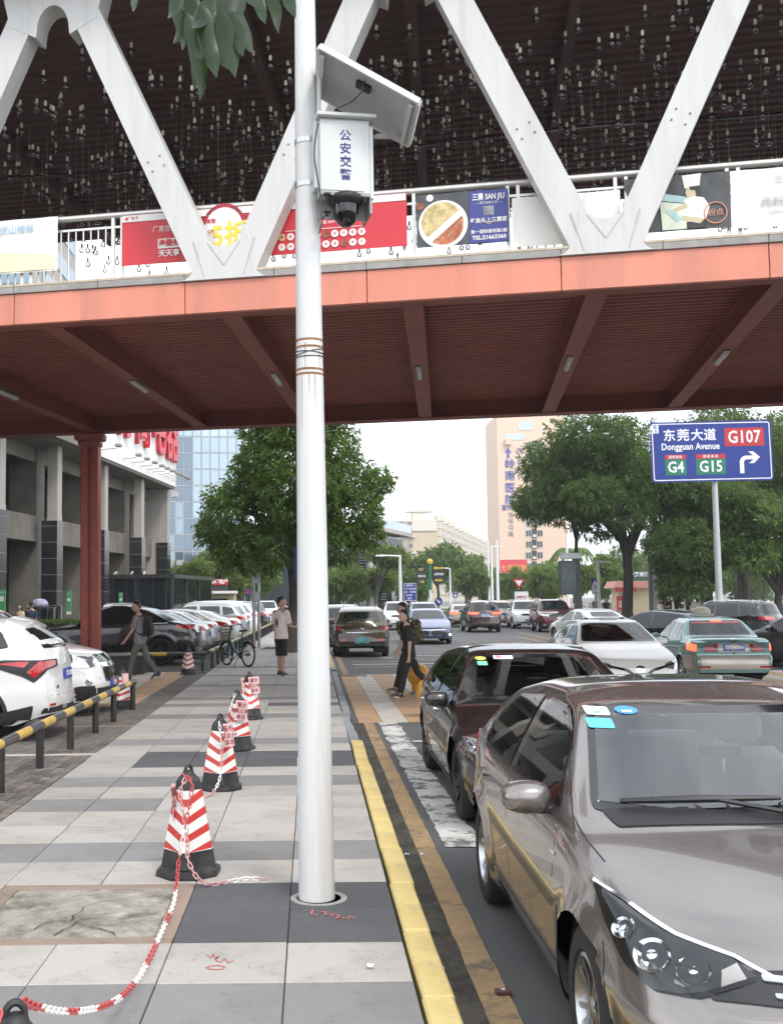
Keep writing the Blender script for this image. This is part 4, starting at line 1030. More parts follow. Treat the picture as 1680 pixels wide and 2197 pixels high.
# glass office tower
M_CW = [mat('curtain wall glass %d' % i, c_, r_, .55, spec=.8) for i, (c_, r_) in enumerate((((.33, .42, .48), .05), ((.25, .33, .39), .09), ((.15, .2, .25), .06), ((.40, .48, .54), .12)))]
M_MUL = mat('pale mullion', (.45, .48, .5), .5)
def tower(loc, right, wd, ht, dp, nx, nz, nd, pick, name, label):
    T_ = basis(loc, right, (0, 0, 1)); T_ = Matrix(((right[0], -right[1], 0, loc[0]), (right[1], right[0], 0, loc[1]), (0, 0, 1, loc[2]), (0, 0, 0, 1)))
    o = thing(name, label=label, cat='building', M=T_)
    m = MB(); m.box((wd / 2, dp / 2 + .1, ht / 2), (wd - .1, dp - .1, ht)); m.build('core', M_FRM, o)
    pms = [None] * 4
    pw, ph = wd / nx, ht / nz
    pb = MB(); pb.box((0, 0, 0), (pw - .18, .1, ph - .22)); pms = [pb.mesh('pane', c_) for c_ in M_CW]
    for i in range(nx):
        for k in range(nz):
            q = link('pane', pms[pick(i / nx, k / nz)], o); q.location = (pw * (i + .5), .0, ph * (k + .5)); q.rotation_euler = (rr.uniform(-.012, .012), 0, rr.uniform(-.012, .012))
    pw2 = dp / nd; pb = MB(); pb.box((0, 0, 0), (.1, pw2 - .18, ph - .22)); pm2 = [pb.mesh('pane', c_) for c_ in M_CW]
    for i in range(nd):
        for k in range(nz): q = link('pane', pm2[pick(1.0, k / nz)], o); q.location = (wd, pw2 * (i + .5), ph * (k + .5)); q.rotation_euler = (0, rr.uniform(-.01, .01), rr.uniform(-.01, .01))
    m = MB()
    for i in range(nx + 1): m.box((pw * i, .02, ht / 2), (.1, .12, ht))
    for k in range(nz + 1): m.box((wd / 2, .021, ph * k), (wd, .1, .14))
    m.build('mullion_grid', M_MUL, o, kind='stuff'); return o
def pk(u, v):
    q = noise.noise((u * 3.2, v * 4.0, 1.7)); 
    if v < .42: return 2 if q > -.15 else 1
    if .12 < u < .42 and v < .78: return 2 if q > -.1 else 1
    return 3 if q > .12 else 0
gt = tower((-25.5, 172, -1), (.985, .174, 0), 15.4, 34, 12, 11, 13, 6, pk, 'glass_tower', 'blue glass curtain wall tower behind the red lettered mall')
for k, (u, v) in enumerate(((2.5, 19.5), (4.2, 19.5), (2.2, 8.6), (3.6, 8.6), (5.0, 8.6))):
    m = MB(); m.box((u, -.12, v), (1.2, .25, .9)); m.box((u, -.26, v), (.6, .04, .6)); m.build('vent_box', M_BP if k < 2 else M_COP, gt)

# dark building with sun louvres
M_LV = mat('grey louvre', (.20, .21, .23), .5, .3); M_LVG = mat('louvre building glass', (.03, .04, .05), .1, spec=.7)
p0 = at(772, 1290, 130); p1 = at(868, 1290, 150); rt = Vector((p1.x - p0.x, p1.y - p0.y, 0)).normalized()
lb = thing('louvre_building', label='dark building with horizontal sun louvres left of the cream flats', cat='building', M=Matrix(((rt.x, -rt.y, 0, p0.x), (rt.y, rt.x, 0, p0.y), (0, 0, 1, 0), (0, 0, 0, 1))))
WL = (p1 - p0).length; 
m = MB(); m.box((WL / 2 - 4, 8, 5.2), (WL + 8, 15.8, 10.4)); m.build('walls', M_LVG, lb)
for k in range(17):
    m = MB(); m.box((WL * .42, -.25, 1.6 + .33 * k), (WL * .9, .3, .12)); m.build('louvre', M_LV, lb)
for k in range(9):
    m = MB(); m.box((WL * (.05 + .11 * k), -.06, 8.3), (.16, .12, 2.6)); m.build('mullion', M_LV, lb)
m = MB(); m.box((WL * .5 - 2, .6, 10.3), (WL + 5, 3.4, .5)); m.build('roof_slab', M_BP, lb)
m = MB(); m.box((WL * .5 - 1.5, -1.0, 11.1), (WL + 4, .05, 1.1)); m.build('glass_parapet', M_CW[3], lb)
for u in (.3, 2.0):
    m = MB(); m.tube([(u, -1.2, 0), (u, -1.2, 9.8)], .42, 12); m.build('round_column', M_BP, lb, 50)
m = MB(); m.box((WL * .75, -.5, 1.5), (WL * .5, 1.0, 2.2)); m.build('shopfront', M_WG, lb)

# cream apartment block, long side in balconies
M_CREAM = mat('cream render', (.55, .46, .30), .85, var=.05, vscale=.2, dirt=(.42, .35, .24), dscale=.4, damt=.3)
M_CRW = mat('off white render', (.66, .62, .55), .85); M_WIN = mat('flat window glass', (.05, .06, .07), .15); M_BAL = mat('balcony grey', (.34, .30, .27), .8, var=.3, vscale=1)
YA = 430.0; a0, a1 = at(842, 1290, YA), at(941, 1290, YA); zt = at(900, 1116, YA).z
ap = thing('apartment_block', (a0.x, YA, 0), 'long cream apartment block with stacked balconies and a rooftop dome', 'building')
Wf = a1.x - a0.x; b1 = at(1049, 1290, 640); sx_, sy_ = b1.x - a1.x, 640 - YA; sl_ = math.hypot(sx_, sy_); sdir = Vector((sx_, sy_, 0)) / sl_; sn = Vector((sdir.y, -sdir.x, 0))
m = MB(); vs = [(0, 0), (Wf, 0), (Wf + sx_, sy_), (sx_, sy_)]
m.add([(x, y, z) for z in (0, zt) for x, y in vs], [(0, 1, 5, 4), (1, 2, 6, 5), (2, 3, 7, 6), (3, 0, 4, 7), (4, 5, 6, 7)]); m.build('walls', M_CREAM, ap)
nf = 11; fh = zt / nf
wb = MB(); wb.box((0, -.1, 0), (1.2, .3, 1.5)); wmesh = wb.mesh('window', M_WIN); fb = MB(); fb.box((0, -.2, -.95), (1.6, .5, .2)); fb.box((0, -.28, 0), (.09, .06, 1.5)); fmesh = fb.mesh('sill', M_CRW)
for k in range(nf):
    for u in (.13, .22, .42):
        o = link('window', wmesh, ap); o.location = (Wf * u, 0, fh * (k + .55)); link('sill', fmesh, o)
m = MB(); m.box((Wf * .33, -.15, zt / 2), (1.6, .3, zt * .96)); m.build('stair_recess', M_BAL, ap)
for k in range(4): m = MB(); m.box((Wf * .33, -.5, zt * (.2 + .2 * k)), (7, 1.0, .5)); m.build('balcony_slab', M_CRW, ap)
m = MB(); m.box((Wf * .72, -.3, zt * .93), (Wf * .55, .6, zt * .12)); m.build('parapet', M_CRW, ap)
nb = 24; bb = MB(); bb.box((0, 0, 0), (5.2, 1.5, 1.0)); bb.box((-2.6, 0, .3), (.25, 1.6, 2.6)); bmesh_ = bb.mesh('balcony', M_CRW); bw = MB(); bw.box((0, -.05, 0), (5.0, .2, 1.5)); bwm = bw.mesh('window', M_BAL)
ang = math.atan2(sdir.y, sdir.x)
for i in range(nb):
    for k in range(nf):
        p = Vector((Wf, 0, 0)) + sdir * (sl_ * (i + .5) / nb)
        o = link('balcony', bmesh_, ap); o.location = p + sn * .75 + Vector((0, 0, fh * (k + .25))); o.rotation_euler = (0, 0, ang)
        w_ = link('window', bwm, o); w_.location = (0, .6, 1.4)
for i in range(0, nb, 2):
    p = Vector((Wf, 0, zt)) + sdir * (sl_ * (i + .8) / nb); m = MB(); m.box((p.x, p.y, zt + 1.2), (3.2, 6, 2.4)); m.build('roof_hut', M_CRW, ap)
u0, u1 = at(872, 1114, YA + 6).x - a0.x, at(925, 1114, YA + 6).x - a0.x; um = (u0 + u1) / 2
m = MB(); m.box((um, 6, zt + 2.0), ((u1 - u0) * .55, 6, 4.0)); m.build('roof_house', M_CRW, ap)
m = MB(); m.add([], []); arc = [(um + (u1 - u0) * .58 * math.sin(a), zt + 4.1 + 1.1 * math.cos(a) - .6) for a in np.linspace(-1.3, 1.3, 14)]
m.prism([(arc[0][0], zt + 3.6)] + arc + [(arc[-1][0], zt + 3.6)], 2.5, 9); m.build('curved_canopy', M_CRW, ap)

# salmon tower with the hospital lettering
M_PINK = mat('salmon tile render', (.72, .54, .41), .8, var=.04, vscale=.3, dirt=(.64, .48, .37), dscale=.15, damt=.4)
M_VIO = mat('violet blue letter', (.10, .11, .36), .5); M_GRL = mat('grey letter', (.36, .29, .28), .5)
YT = 300.0; t0, t1 = at(1075, 1290, YT), at(1222, 1290, YT); TH = 56
tw_ = thing('salmon_tower', (t0.x, YT, 0), 'tall salmon coloured tower with blue vertical hospital lettering', 'building')
Wt = t1.x - t0.x
m = MB(); m.box((Wt / 2, 10, TH / 2 - 2), (Wt, 20, TH - 4)); m.build('walls', M_PINK, tw_)
m = MB(); m.box((Wt * .62, 9, TH - 1), (Wt * .5, 16, 6)); m.build('roof_house', M_PINK, tw_)
def tpx(x, y): p = at(x, y, YT); return p.x - t0.x, p.z
for yv in range(0, 16):
    yy = 955 + 23.6 * yv; u, z = tpx(1146, yy)
    if z < 4: break
    for du in (-1.55, 1.55):
        m = MB(); m.box((u + du, -.04, z), (1.5, .14, 1.75)); o = m.build('window', M_WIN, tw_)
        m = MB()
        for a, b_, c_, d_ in ((u + du, z, .1, 1.75), (u + du, z + .85, 1.6, .1), (u + du, z - .85, 1.6, .1), (u + du - .76, z, .1, 1.75), (u + du + .76, z, .1, 1.75)): m.box((a, -.14, b_), (c_, .06, d_))
        m.build('frame', M_CRW, o)
    m = MB(); m.box((u, -.05, z), (1.4, .16, 2.6)); m.build('dark_recess', M_FRM, tw_); m = MB(); m.box((u, -.35, z - .7), (.9, .5, .7)); m.build('air_conditioner', M_CRW, tw_)
for xx, yy, w_, h_ in ((1127, 913, 31, 18), (1105, 937, 40, 13)):
    u, z = tpx(xx, yy); sc_ = YT / 2350; m = MB(); m.box((u, -.04, z), (w_ * sc_, .12, h_ * sc_)); o = m.build('window', M_CW[3], tw_)
    for k in range(5): m = MB(); m.box((u - w_ * sc_ * (.5 - k / 4), -.12, z), (.14, .08, h_ * sc_)); m.build('mullion', M_CRW, o)
u, z = tpx(1089, 948); m = MB(); m.box((u, -.6, z), (1.6, 1.2, 1.6)); m.build('wall_box', M_PINK, tw_)
FT = lambda x, y: Matrix.Translation((tpx(x, y)[0], -.1, tpx(x, y)[1])) @ Matrix.Rotation(PI / 2, 4, 'X')
for ch, y in (('岭', 996), ('南', 1021), ('医', 1047), ('院', 1073)): text(ch, 2.95, M_VIO, FT(1094, y), 'letter', tw_, ext=.1, bold=.03)
m = MB(); m.prism([(-.35, -1.4), (.35, -1.4), (.35, .1), (.95, .1), (0, 1.4), (-.95, .1), (-.35, .1)], -.12, 0); o = m.build('arrow', M_VIO, tw_); o.location = (tpx(1090, 971)[0], -.02, tpx(1090, 971)[1])
for k, ch in enumerate('2301'): text(ch, 1.75, M_GRL if 0 else M_VIO, FT(1113, 984 + 13.5 * k), 'letter', tw_, ext=.08, bold=.02)
text('✆', 2.0, M_VIO, FT(1113, 968), 'letter', tw_, ext=.06)
text('直行100米', 1.5, M_VIO, FT(1101, 1089), 'letter', tw_, ext=.06, bold=.03, sx=.95)
for ch, y in (('怡', 1104), ('丰', 1118), ('公', 1131), ('寓', 1146)): text(ch, 1.55, M_GRL, FT(1096, y), 'letter', tw_, ext=.06, bold=.02)
a, b_ = at(1073, 1219, 285), at(1131, 1219, 285)
o = thing('red_signboard', ((a.x + b_.x) / 2, 285, 0), 'wide red signboard with yellow characters below the salmon tower', 'sign')
m = MB(); m.box((0, 0, a.z), (b_.x - a.x, .6, 4.4)); m.build('board', M_SRED, o); m = MB(); m.box((0, .4, a.z / 2 - 1), (b_.x - a.x - .6, .5, a.z)); m.build('wall', M_CREAM, o)
text('七天连锁', 1.7, mat('yellow letter', (.75, .5, .05), .5), Matrix.Translation((0, -.32, a.z)) @ Matrix.Rotation(PI / 2, 4, 'X'), 'lettering', o, ext=.05)
# buildings seen in gaps at the left under the railing, and right behind the trees
bo = thing('grey_office', (-30, 95, 0), 'grey office block with ribbon windows seen through the bridge railing', 'building')
m = MB(); m.box((0, 0, 22), (16, 14, 44)); m.build('walls', M_BP, bo)
for k in range(13): m = MB(); m.box((0, -7.02, 3 + 3.2 * k), (15, .1, 1.6)); m.build('window', M_CW[1], bo); m = MB(); m.box((8.02, 0, 3 + 3.2 * k), (.1, 12, 1.6)); m.build('window', M_CW[1], bo)
rb_ = thing('pale_block', (100, 210, 0), 'pale block of flats half hidden by trees at far right', 'building')
m = MB(); m.box((0, 0, 17), (40, 16, 34)); m.build('walls', M_CRW, rb_)
for k in range(9):
    for j in range(9): m = MB(); m.box((-18 + 4.4 * j, -8.03, 3 + 3.5 * k), (2.2, .1, 1.8)); m.build('window', M_WIN, rb_)
# ------------------------------------------------------------------ trees, hedges
LEAF_A = mat_leaf('broad leaf green', (.034, .075, .015), (.135, .225, .05))
LEAF_B = mat_leaf('dark leaf green', (.018, .044, .012), (.075, .14, .032))
LEAF_C = mat_leaf('light leaf green', (.05, .09, .018), (.14, .2, .045))
LEAF_D = mat_leaf('hedge green', (.03, .06, .012), (.10, .15, .03))
M_BARK = mat('grey brown bark', (.075, .06, .05), .9, var=.4, vscale=5, bump=.6, bscale=14)
M_BARKD = mat('dark bark', (.035, .03, .026), .9, var=.4, vscale=5, bump=.6, bscale=14)
def leaf_mesh(name, P_, D_, L_, W_, m_, rg):
    n = len(P_); r_ = rg.normal(size=(n, 3)); S_ = np.cross(D_, r_); S_ /= np.linalg.norm(S_, axis=1)[:, None] + 1e-9
    L_ = L_[:, None]; W_ = W_[:, None]; dz = np.zeros((n, 3)); dz[:, 2] = -L_[:, 0] * .18
    V = np.stack([P_, P_ + D_ * L_ * .42 + S_ * W_ * .5, P_ + D_ * L_ + dz, P_ + D_ * L_ * .42 - S_ * W_ * .5], 1).reshape(-1, 3)
    me = bpy.data.meshes.new(name); me.vertices.add(n * 4); me.vertices.foreach_set('co', V.ravel().astype(np.float32)); me.loops.add(n * 4); me.loops.foreach_set('vertex_index', np.arange(n * 4, dtype=np.int32))
    me.polygons.add(n); me.polygons.foreach_set('loop_start', np.arange(0, n * 4, 4, dtype=np.int32)); me.polygons.foreach_set('loop_total', np.full(n, 4, dtype=np.int32)); me.update(calc_edges=True); me.materials.append(m_); return me
def foliage(blobs, n, size, asp, m_, seed, sprays=7, gap=.15, fr=2.2, droop=.35, name='crown'):
    """leaves in whorls through uneven clumps, with gaps between the clumps"""
    rg = np.random.default_rng(seed); vol = np.array([b[3] * b[4] * b[5] for b in blobs]) ** .75; cnt = (n / sprays * vol / vol.sum()).astype(int); Ps, Os = [], []
    for b, c_ in zip(blobs, cnt):
        k = int(c_ * 2.2) + 4; d = rg.normal(size=(k, 3)); d /= np.linalg.norm(d, axis=1)[:, None]; r_ = (.45 + .6 * rg.random(k) ** .6)
        q = d * r_[:, None]; lump = np.array([noise.noise(Vector(v) * fr + Vector((seed, b[0], b[1]))) for v in q]); ok = lump > -gap - .15 + .12 * (r_ - .7)
        rad = r_ * (1 + .28 * lump); q = d * rad[:, None] * np.array(b[3:6]); q = (q + np.array(b[:3]))[ok][:c_]; Ps.append(q); o = d[ok][:c_]; Os.append(o)
    P_ = np.concatenate(Ps); O_ = np.concatenate(Os); k = len(P_)
    P2 = np.repeat(P_, sprays, 0); O2 = np.repeat(O_, sprays, 0); D = rg.normal(size=(k * sprays, 3)) * .8 + O2 * .75; D[:, 2] -= droop; D /= np.linalg.norm(D, axis=1)[:, None]
    P2 = P2 + D * size * .15 + rg.normal(size=P2.shape) * size * .22; L_ = size * (.65 + .6 * rg.random(len(P2)))
    return leaf_mesh(name, P2, D, L_, L_ * asp, m_, rg)
def tree(base, blobs, n, size, label, m_=LEAF_A, seed=1, trunk_r=.2, fork=.4, bark=M_BARK, lean=(0, 0), asp=.34, limbs=7, name='tree', group=None, top=None, gap=.15):
    """blobs are relative to the base"""
    o = thing(name, tuple(base), label, 'tree', group); rg = random.Random(seed)
    zt_ = top or max(b[2] for b in blobs); zf = zt_ * fork; m = MB()
    pts = [(lean[0] * f * zf + .08 * math.sin(f * 5 + seed), lean[1] * f * zf + .06 * math.cos(f * 4 + seed), zf * f) for f in np.linspace(0, 1, 7)]
    m.tube(pts, [trunk_r * (1.35 if f == 0 else 1.1 - .35 * f) for f in np.linspace(0, 1, 7)], 10); e = Vector(pts[-1])
    tr = m.build('trunk', bark, o, 60)
    order = sorted(blobs, key=lambda b: -b[3])[:limbs]
    for b in order:
        t_ = Vector(b[:3]); mid = e.lerp(t_, .5) + Vector((rg.uniform(-.3, .3), rg.uniform(-.3, .3), rg.uniform(.0, .5))) * trunk_r * 3; m = MB(); st = Vector(pts[rg.choice((-1, -2))])
        q = [st, st.lerp(mid, .5) + Vector((0, 0, .1)), mid, mid.lerp(t_, .6), t_]; m.tube(q, [trunk_r * k for k in (.6, .5, .36, .24, .12)], 7); m.build('limb', bark, tr, 60)
    link('crown', foliage(blobs, n, size, asp, m_, seed, gap=gap), o); return o
def blobs_for(cx, cy, cz, rx, ry, rz, k, seed, br=.42):
    rg = random.Random(seed); o = [(cx, cy, cz, rx * .62, ry * .62, rz * .62)]
    for i in range(k):
        a = 2 * PI * i / k * 2.4 + rg.uniform(-.4, .4); e = rg.uniform(-.75, .95); c_ = math.sqrt(max(0, 1 - e * e)); q = rg.uniform(.62, .82); s_ = br * rg.uniform(.7, 1.2)
        o.append((cx + rx * q * c_ * math.cos(a), cy + ry * q * c_ * math.sin(a), cz + rz * q * e, rx * s_, ry * s_, rz * s_ * .8))
    return o
def px_tree(x, Y, x0, x1, y0, y1, n, size, label, seed, zbase=0, k=12, ry=None, **kw):
    """place a tree whose crown spans the given pixels at depth Y"""
    b = at(x, 1290, Y); sc_ = Y / 2350; cx = ((x0 + x1) / 2 - x) * sc_; zc = at(x, (y0 + y1) / 2, Y).z - zbase; rx = (x1 - x0) / 2 * sc_; rz = (y1 - y0) / 2 * sc_
    return tree((b.x, Y, zbase), blobs_for(cx, 0, zc, rx, ry or rx, rz, k, seed), n, size, label, seed=seed, **kw)
# the street tree behind the camera pole
bl = [(.1, 0, 5.9, 1.9, 1.9, 2.0), (.2, 0, 8.4, 1.7, 1.7, 1.5), (-2.05, -.4, 4.5, .95, 1.0, .8), (-1.5, .2, 5.5, .85, 1.0, .7), (-1.0, -.3, 6.4, .8, .9, .7), (1.9, -.3, 4.6, 1.1, 1.1, 1.0), (2.2, .2, 5.6, 1.0, 1.0, .7), (1.2, -.6, 3.7, 1.0, 1.0, .8), (-.9, -.9, 3.4, 1.1, 1.0, .8), (0.3, -1.5, 5.2, 1.3, 1.0, 1.2), (1.3, .3, 6.9, 1.0, 1.0, .9), (-2.6, .2, 4.0, .6, .7, .5), (2.9, 0, 5.75, .5, .6, .4), (-1.7, -.5, 3.3, .8, .8, .6), (-.9, 0, 7.6, .8, .9, .8), (2.4, -.2, 3.9, .6, .7, .5), (-2.4, 0, 5.2, .55, .6, .4)]
tree((-.62, 36.5, 0), bl, 50000, .19, 'leafy street tree with a full round crown behind the camera pole', LEAF_A, 5, .2, .38)
# right side street trees
px_tree(1347, 62, 1110, 1480, 900, 1170, 42000, .27, 'large dark street tree with its crown over the cream and salmon buildings', 11, m_=LEAF_B, trunk_r=.3, bark=M_BARKD, fork=.42, k=14, limbs=9)
px_tree(1425, 66, 1330, 1590, 880, 1190, 32000, .27, 'dark street tree with a straight trunk just left of the blue road sign post', 12, m_=LEAF_B, trunk_r=.32, bark=M_BARKD, fork=.4, k=12)
px_tree(1600, 70, 1480, 1720, 860, 1265, 34000, .28, 'broad dark tree with low boughs directly behind the blue road sign', 13, m_=LEAF_B, trunk_r=.3, bark=M_BARKD, fork=.35, k=14)
px_tree(1238, 64, 1112, 1345, 945, 1172, 20000, .26, 'dark leafy side crown in front of the salmon tower windows', 16, m_=LEAF_B, trunk_r=.12, bark=M_BARKD, fork=.62, k=10)
px_tree(1520, 60, 1400, 1680, 1030, 1262, 30000, .26, 'dense dark tree filling the space behind the sign post', 17, m_=LEAF_B, trunk_r=.22, bark=M_BARKD, fork=.35, k=12)
px_tree(1590, 76, 1470, 1730, 850, 1090, 22000, .30, 'tall dark crown rising behind the blue road sign', 18, m_=LEAF_B, trunk_r=.3, bark=M_BARKD, fork=.45, k=12)
px_tree(1672, 58, 1590, 1800, 1060, 1270, 9000, .34, 'brighter green tree at the right edge below the road sign', 14, m_=LEAF_A, trunk_r=.26, bark=M_BARKD, fork=.3)
px_tree(1450, 60, 1385, 1545, 1190, 1292, 5000, .32, 'low dark shrubby tree with drooping leaves beside the sign post', 15, m_=LEAF_B, trunk_r=.1, bark=M_BARKD, fork=.3)
# trees further off
LB = [(728, 95, 690, 790, 1205, 1290, LEAF_C, 'small feathery roadside tree left of the white lamp post'), (807, 92, 790, 868, 1170, 1215, LEAF_C, 'slim tree with pale tiered branches in front of the louvre building'), (815, 96, 785, 850, 1215, 1265, LEAF_C, 'young pale tree below the tiered tree'),
      (940, 150, 885, 1000, 1165, 1260, LEAF_A, 'big rounded green tree in front of the cream flats'), (1000, 165, 960, 1055, 1185, 1280, LEAF_A, 'darker green tree right of the big rounded tree'), (1010, 120, 975, 1050, 1215, 1280, LEAF_C, 'pale green tree beside the white lamp posts'),
      (880, 130, 855, 915, 1225, 1290, LEAF_A, 'bushy tree behind the small blue notice sign'), (1098, 130, 1062, 1140, 1212, 1290, LEAF_A, 'green tree below the red signboard'), (1160, 110, 1130, 1205, 1215, 1285, LEAF_C, 'light green tree left of the black advertising screen'),
      (1245, 100, 1222, 1275, 1205, 1275, LEAF_C, 'light green tree right of the black advertising screen'), (1300, 105, 1270, 1335, 1195, 1285, LEAF_C, 'yellow green tree behind the wheelchair sign'), (1450, 130, 1400, 1500, 1195, 1290, LEAF_C, 'pale tree between two dark trunks'),
      (1580, 140, 1520, 1660, 1190, 1290, LEAF_A, 'green tree in the far car park at right'), (405, 75, 366, 450, 1195, 1300, LEAF_C, 'feathery tree at the end of the mall'), (470, 85, 430, 520, 1180, 1300, LEAF_C, 'feathery tree behind the red lettered booth'), (540, 90, 500, 600, 1170, 1300, LEAF_A, 'dense green tree behind the twin grey posts'), (690, 120, 640, 720, 1190, 1300, LEAF_A, 'green tree at the end of the pavement'),
      (1180, 150, 1130, 1240, 1190, 1290, LEAF_A, 'dark green tree at the foot of the salmon tower'), (1350, 140, 1290, 1410, 1170, 1292, LEAF_C, 'pale green tree behind the kiosk roof'), (1410, 150, 1370, 1470, 1160, 1292, LEAF_A, 'green tree behind the grey pylon'), (1510, 130, 1450, 1580, 1150, 1292, LEAF_A, 'big green tree beyond the sign post'), (1640, 130, 1570, 1710, 1130, 1290, LEAF_A, 'green tree at far right beyond the parked silver cars'), (760, 130, 720, 810, 1210, 1300, LEAF_A, 'bushy green tree at the foot of the louvre building'), (1050, 140, 1010, 1090, 1225, 1295, LEAF_A, 'low green tree below the three white masts')]
for i, (x, Y, x0, x1, y0, y1, m_, lab) in enumerate(LB):
    px_tree(x, Y, x0, x1, y0, y1, 4200, .0042 * Y + .08, lab, 40 + i, m_=m_, trunk_r=.0013 * Y + .03, fork=.45, k=8, limbs=4, group='trees along the far roads', bark=M_BARK, gap=.05)
# palm behind the right trees
pb = at(1232, 1290, 120); o = thing('palm_tree', (pb.x, 120, 0), 'palm tree with drooping fronds right of the salmon tower', 'tree')
m = MB(); m.tube([(0, 0, 0), (.1, 0, 3), (0, 0, 6.4)], [.2, .16, .14], 8); m.build('trunk', M_BARK, o, 60)
for k in range(13):
    a = k * 2.4; m = MB(); pr_ = [Vector((0, 0, 6.4)) + Vector((math.cos(a) * f * 2.6, math.sin(a) * f * 2.6, 1.0 * math.sin(f * 2.6) - 1.3 * f * f)) for f in np.linspace(0, 1, 7)]
    for i in range(6):
        u = pr_[i]; v = pr_[i + 1]; sd = (v - u).cross(Vector((0, 0, 1))).normalized() * .38 * math.sin((i + .8) / 6.6 * PI)
        m.quad(u, v, v + sd + Vector((0, 0, -.35)), u + sd + Vector((0, 0, -.35))); m.quad(u, v, v - sd + Vector((0, 0, -.35)), u - sd + Vector((0, 0, -.35)))
    m.build('frond', LEAF_A, o)
# clipped hedges
def hedge(x0, x1, y0, y1, h, label, n=2600, size=.16, m_=LEAF_D, z=0.0, rot=0, rnd_=False):
    o = thing('hedge', ((x0 + x1) / 2, (y0 + y1) / 2, z), label, 'hedge', rz=rot); rg = np.random.default_rng(int(abs(x0 * 7 + y0 * 13)))
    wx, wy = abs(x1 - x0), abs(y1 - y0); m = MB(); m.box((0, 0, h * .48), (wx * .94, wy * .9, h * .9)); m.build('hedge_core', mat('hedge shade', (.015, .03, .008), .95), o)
    P_ = (rg.random((n, 3)) - .5) * np.array([wx, wy, h]) + np.array([0, 0, h / 2]); ax = rg.integers(0, 5, n)
    P_[ax == 0, 0] = wx / 2; P_[ax == 1, 0] = -wx / 2; P_[ax == 2, 1] = -wy / 2; P_[ax >= 3, 2] = h * (1 + .06 * rg.random((ax >= 3).sum()))
    D = rg.normal(size=(n, 3)); D[:, 2] += .5; D /= np.linalg.norm(D, axis=1)[:, None]; link('leaves', leaf_mesh('leaves', P_, D, np.full(n, size), np.full(n, size * .5), m_, rg), o); return o
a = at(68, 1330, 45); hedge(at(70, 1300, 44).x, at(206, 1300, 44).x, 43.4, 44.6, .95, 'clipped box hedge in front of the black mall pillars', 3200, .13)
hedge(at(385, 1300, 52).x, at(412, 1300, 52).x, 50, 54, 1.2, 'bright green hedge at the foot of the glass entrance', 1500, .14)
hedge(-8.5, 1.0, 88, 90, 1.0, 'hedge at the far end of the parking row', 2500, .2)
for i, (x, Y, w_, h_) in enumerate(((898, 82, 34, 18), (955, 80, 30, 16), (1010, 84, 60, 12), (840, 84, 50, 14), (985, 78, 24, 17))):
    p = at(x, 1300, Y); sc_ = Y / 2350; o = thing('round_shrub', (p.x, Y, 0), ('clipped round shrub below the small blue notice sign', 'clipped round shrub beside the blue arrow sign', 'low clipped shrub in front of the pale trees', 'low shrub at the foot of the white lamp post', 'dark round shrub behind the beige sedan')[i], 'shrub')
    link('leaves', foliage([(0, 0, h_ * sc_ * .75, w_ * sc_ / 2, w_ * sc_ / 2, h_ * sc_ * .8)], 1500, .2, .4, LEAF_C if i == 0 else LEAF_D, 90 + i, name='leaves'), o)
# the median's grass
m = MB(); m.box((4.2, 105, -.06), (7.6, 46, .2)); m.build('median', mat('median grass', (.06, .10, .03), .95, var=.4, vscale=1.5), kind='structure')
# branch hanging into the top of the picture
M_LFB = mat('near leaf', (.011, .030, .008), .36, var=.25, vscale=6, spec=.5)
_t = M_LFB.node_tree; _b = _t.nodes['Principled BSDF']; _o = _t.nodes['Material Output']; tl = _t.nodes.new('ShaderNodeBsdfTranslucent'); tl.inputs[0].default_value = (.10, .22, .03, 1); mx = _t.nodes.new('ShaderNodeMixShader'); mx.inputs[0].default_value = .3
_t.links.new(_b.outputs[0], mx.inputs[1]); _t.links.new(tl.outputs[0], mx.inputs[2]); _t.links.new(mx.outputs[0], _o.inputs[0])
YB = 3.4; br0 = at(470, -60, YB); brn = thing('tree_branch', tuple(br0), 'leafy tree branch hanging into view above the camera pole', 'branch')
m = MB(); m.tube([Vector((-.5, .1, .55)), Vector((-.2, .03, .25)), (0, 0, .02), at(500, 20, YB) - br0], [.02, .014, .01, .005], 6); m.tube([Vector((.3, .1, .3)), at(560, -40, YB) - br0, at(590, -10, YB + .1) - br0], [.012, .008, .004], 6); m.build('twig', M_BARK, brn, 60)
def big_leaf(a, b_, wd, curl, seed):
    A, B = Vector(a), Vector(b_); t_ = (B - A); L_ = t_.length; t_ = t_ / L_; vw = Vector((0, 1, 0)); s_ = t_.cross(vw).normalized(); n_ = s_.cross(t_); s_ = (s_ + n_ * curl).normalized(); n_ = s_.cross(t_).normalized(); V, F = [], []
    K = 9
    for i in range(K + 1):
        f = i / K; w_ = wd * (math.sin(PI * min(1, f ** .8 * 1.0)) ** .85) * (1 - .35 * f) * .40; bend = n_ * (.10 * L_ * math.sin(f * PI) + .02 * L_ * math.sin(f * 9 + seed)); c_ = A + t_ * L_ * f + bend
        V += [c_ - s_ * w_ + n_ * w_ * .35, c_, c_ + s_ * w_ + n_ * w_ * .35]
        if i: o_ = 3 * i; F += [(o_ - 3, o_ - 2, o_ + 1, o_), (o_ - 2, o_ - 1, o_ + 2, o_ + 1)]
    m = MB(); m.add([p - br0 for p in V], F); ob = m.build('leaf', M_LFB, brn, 60); return ob
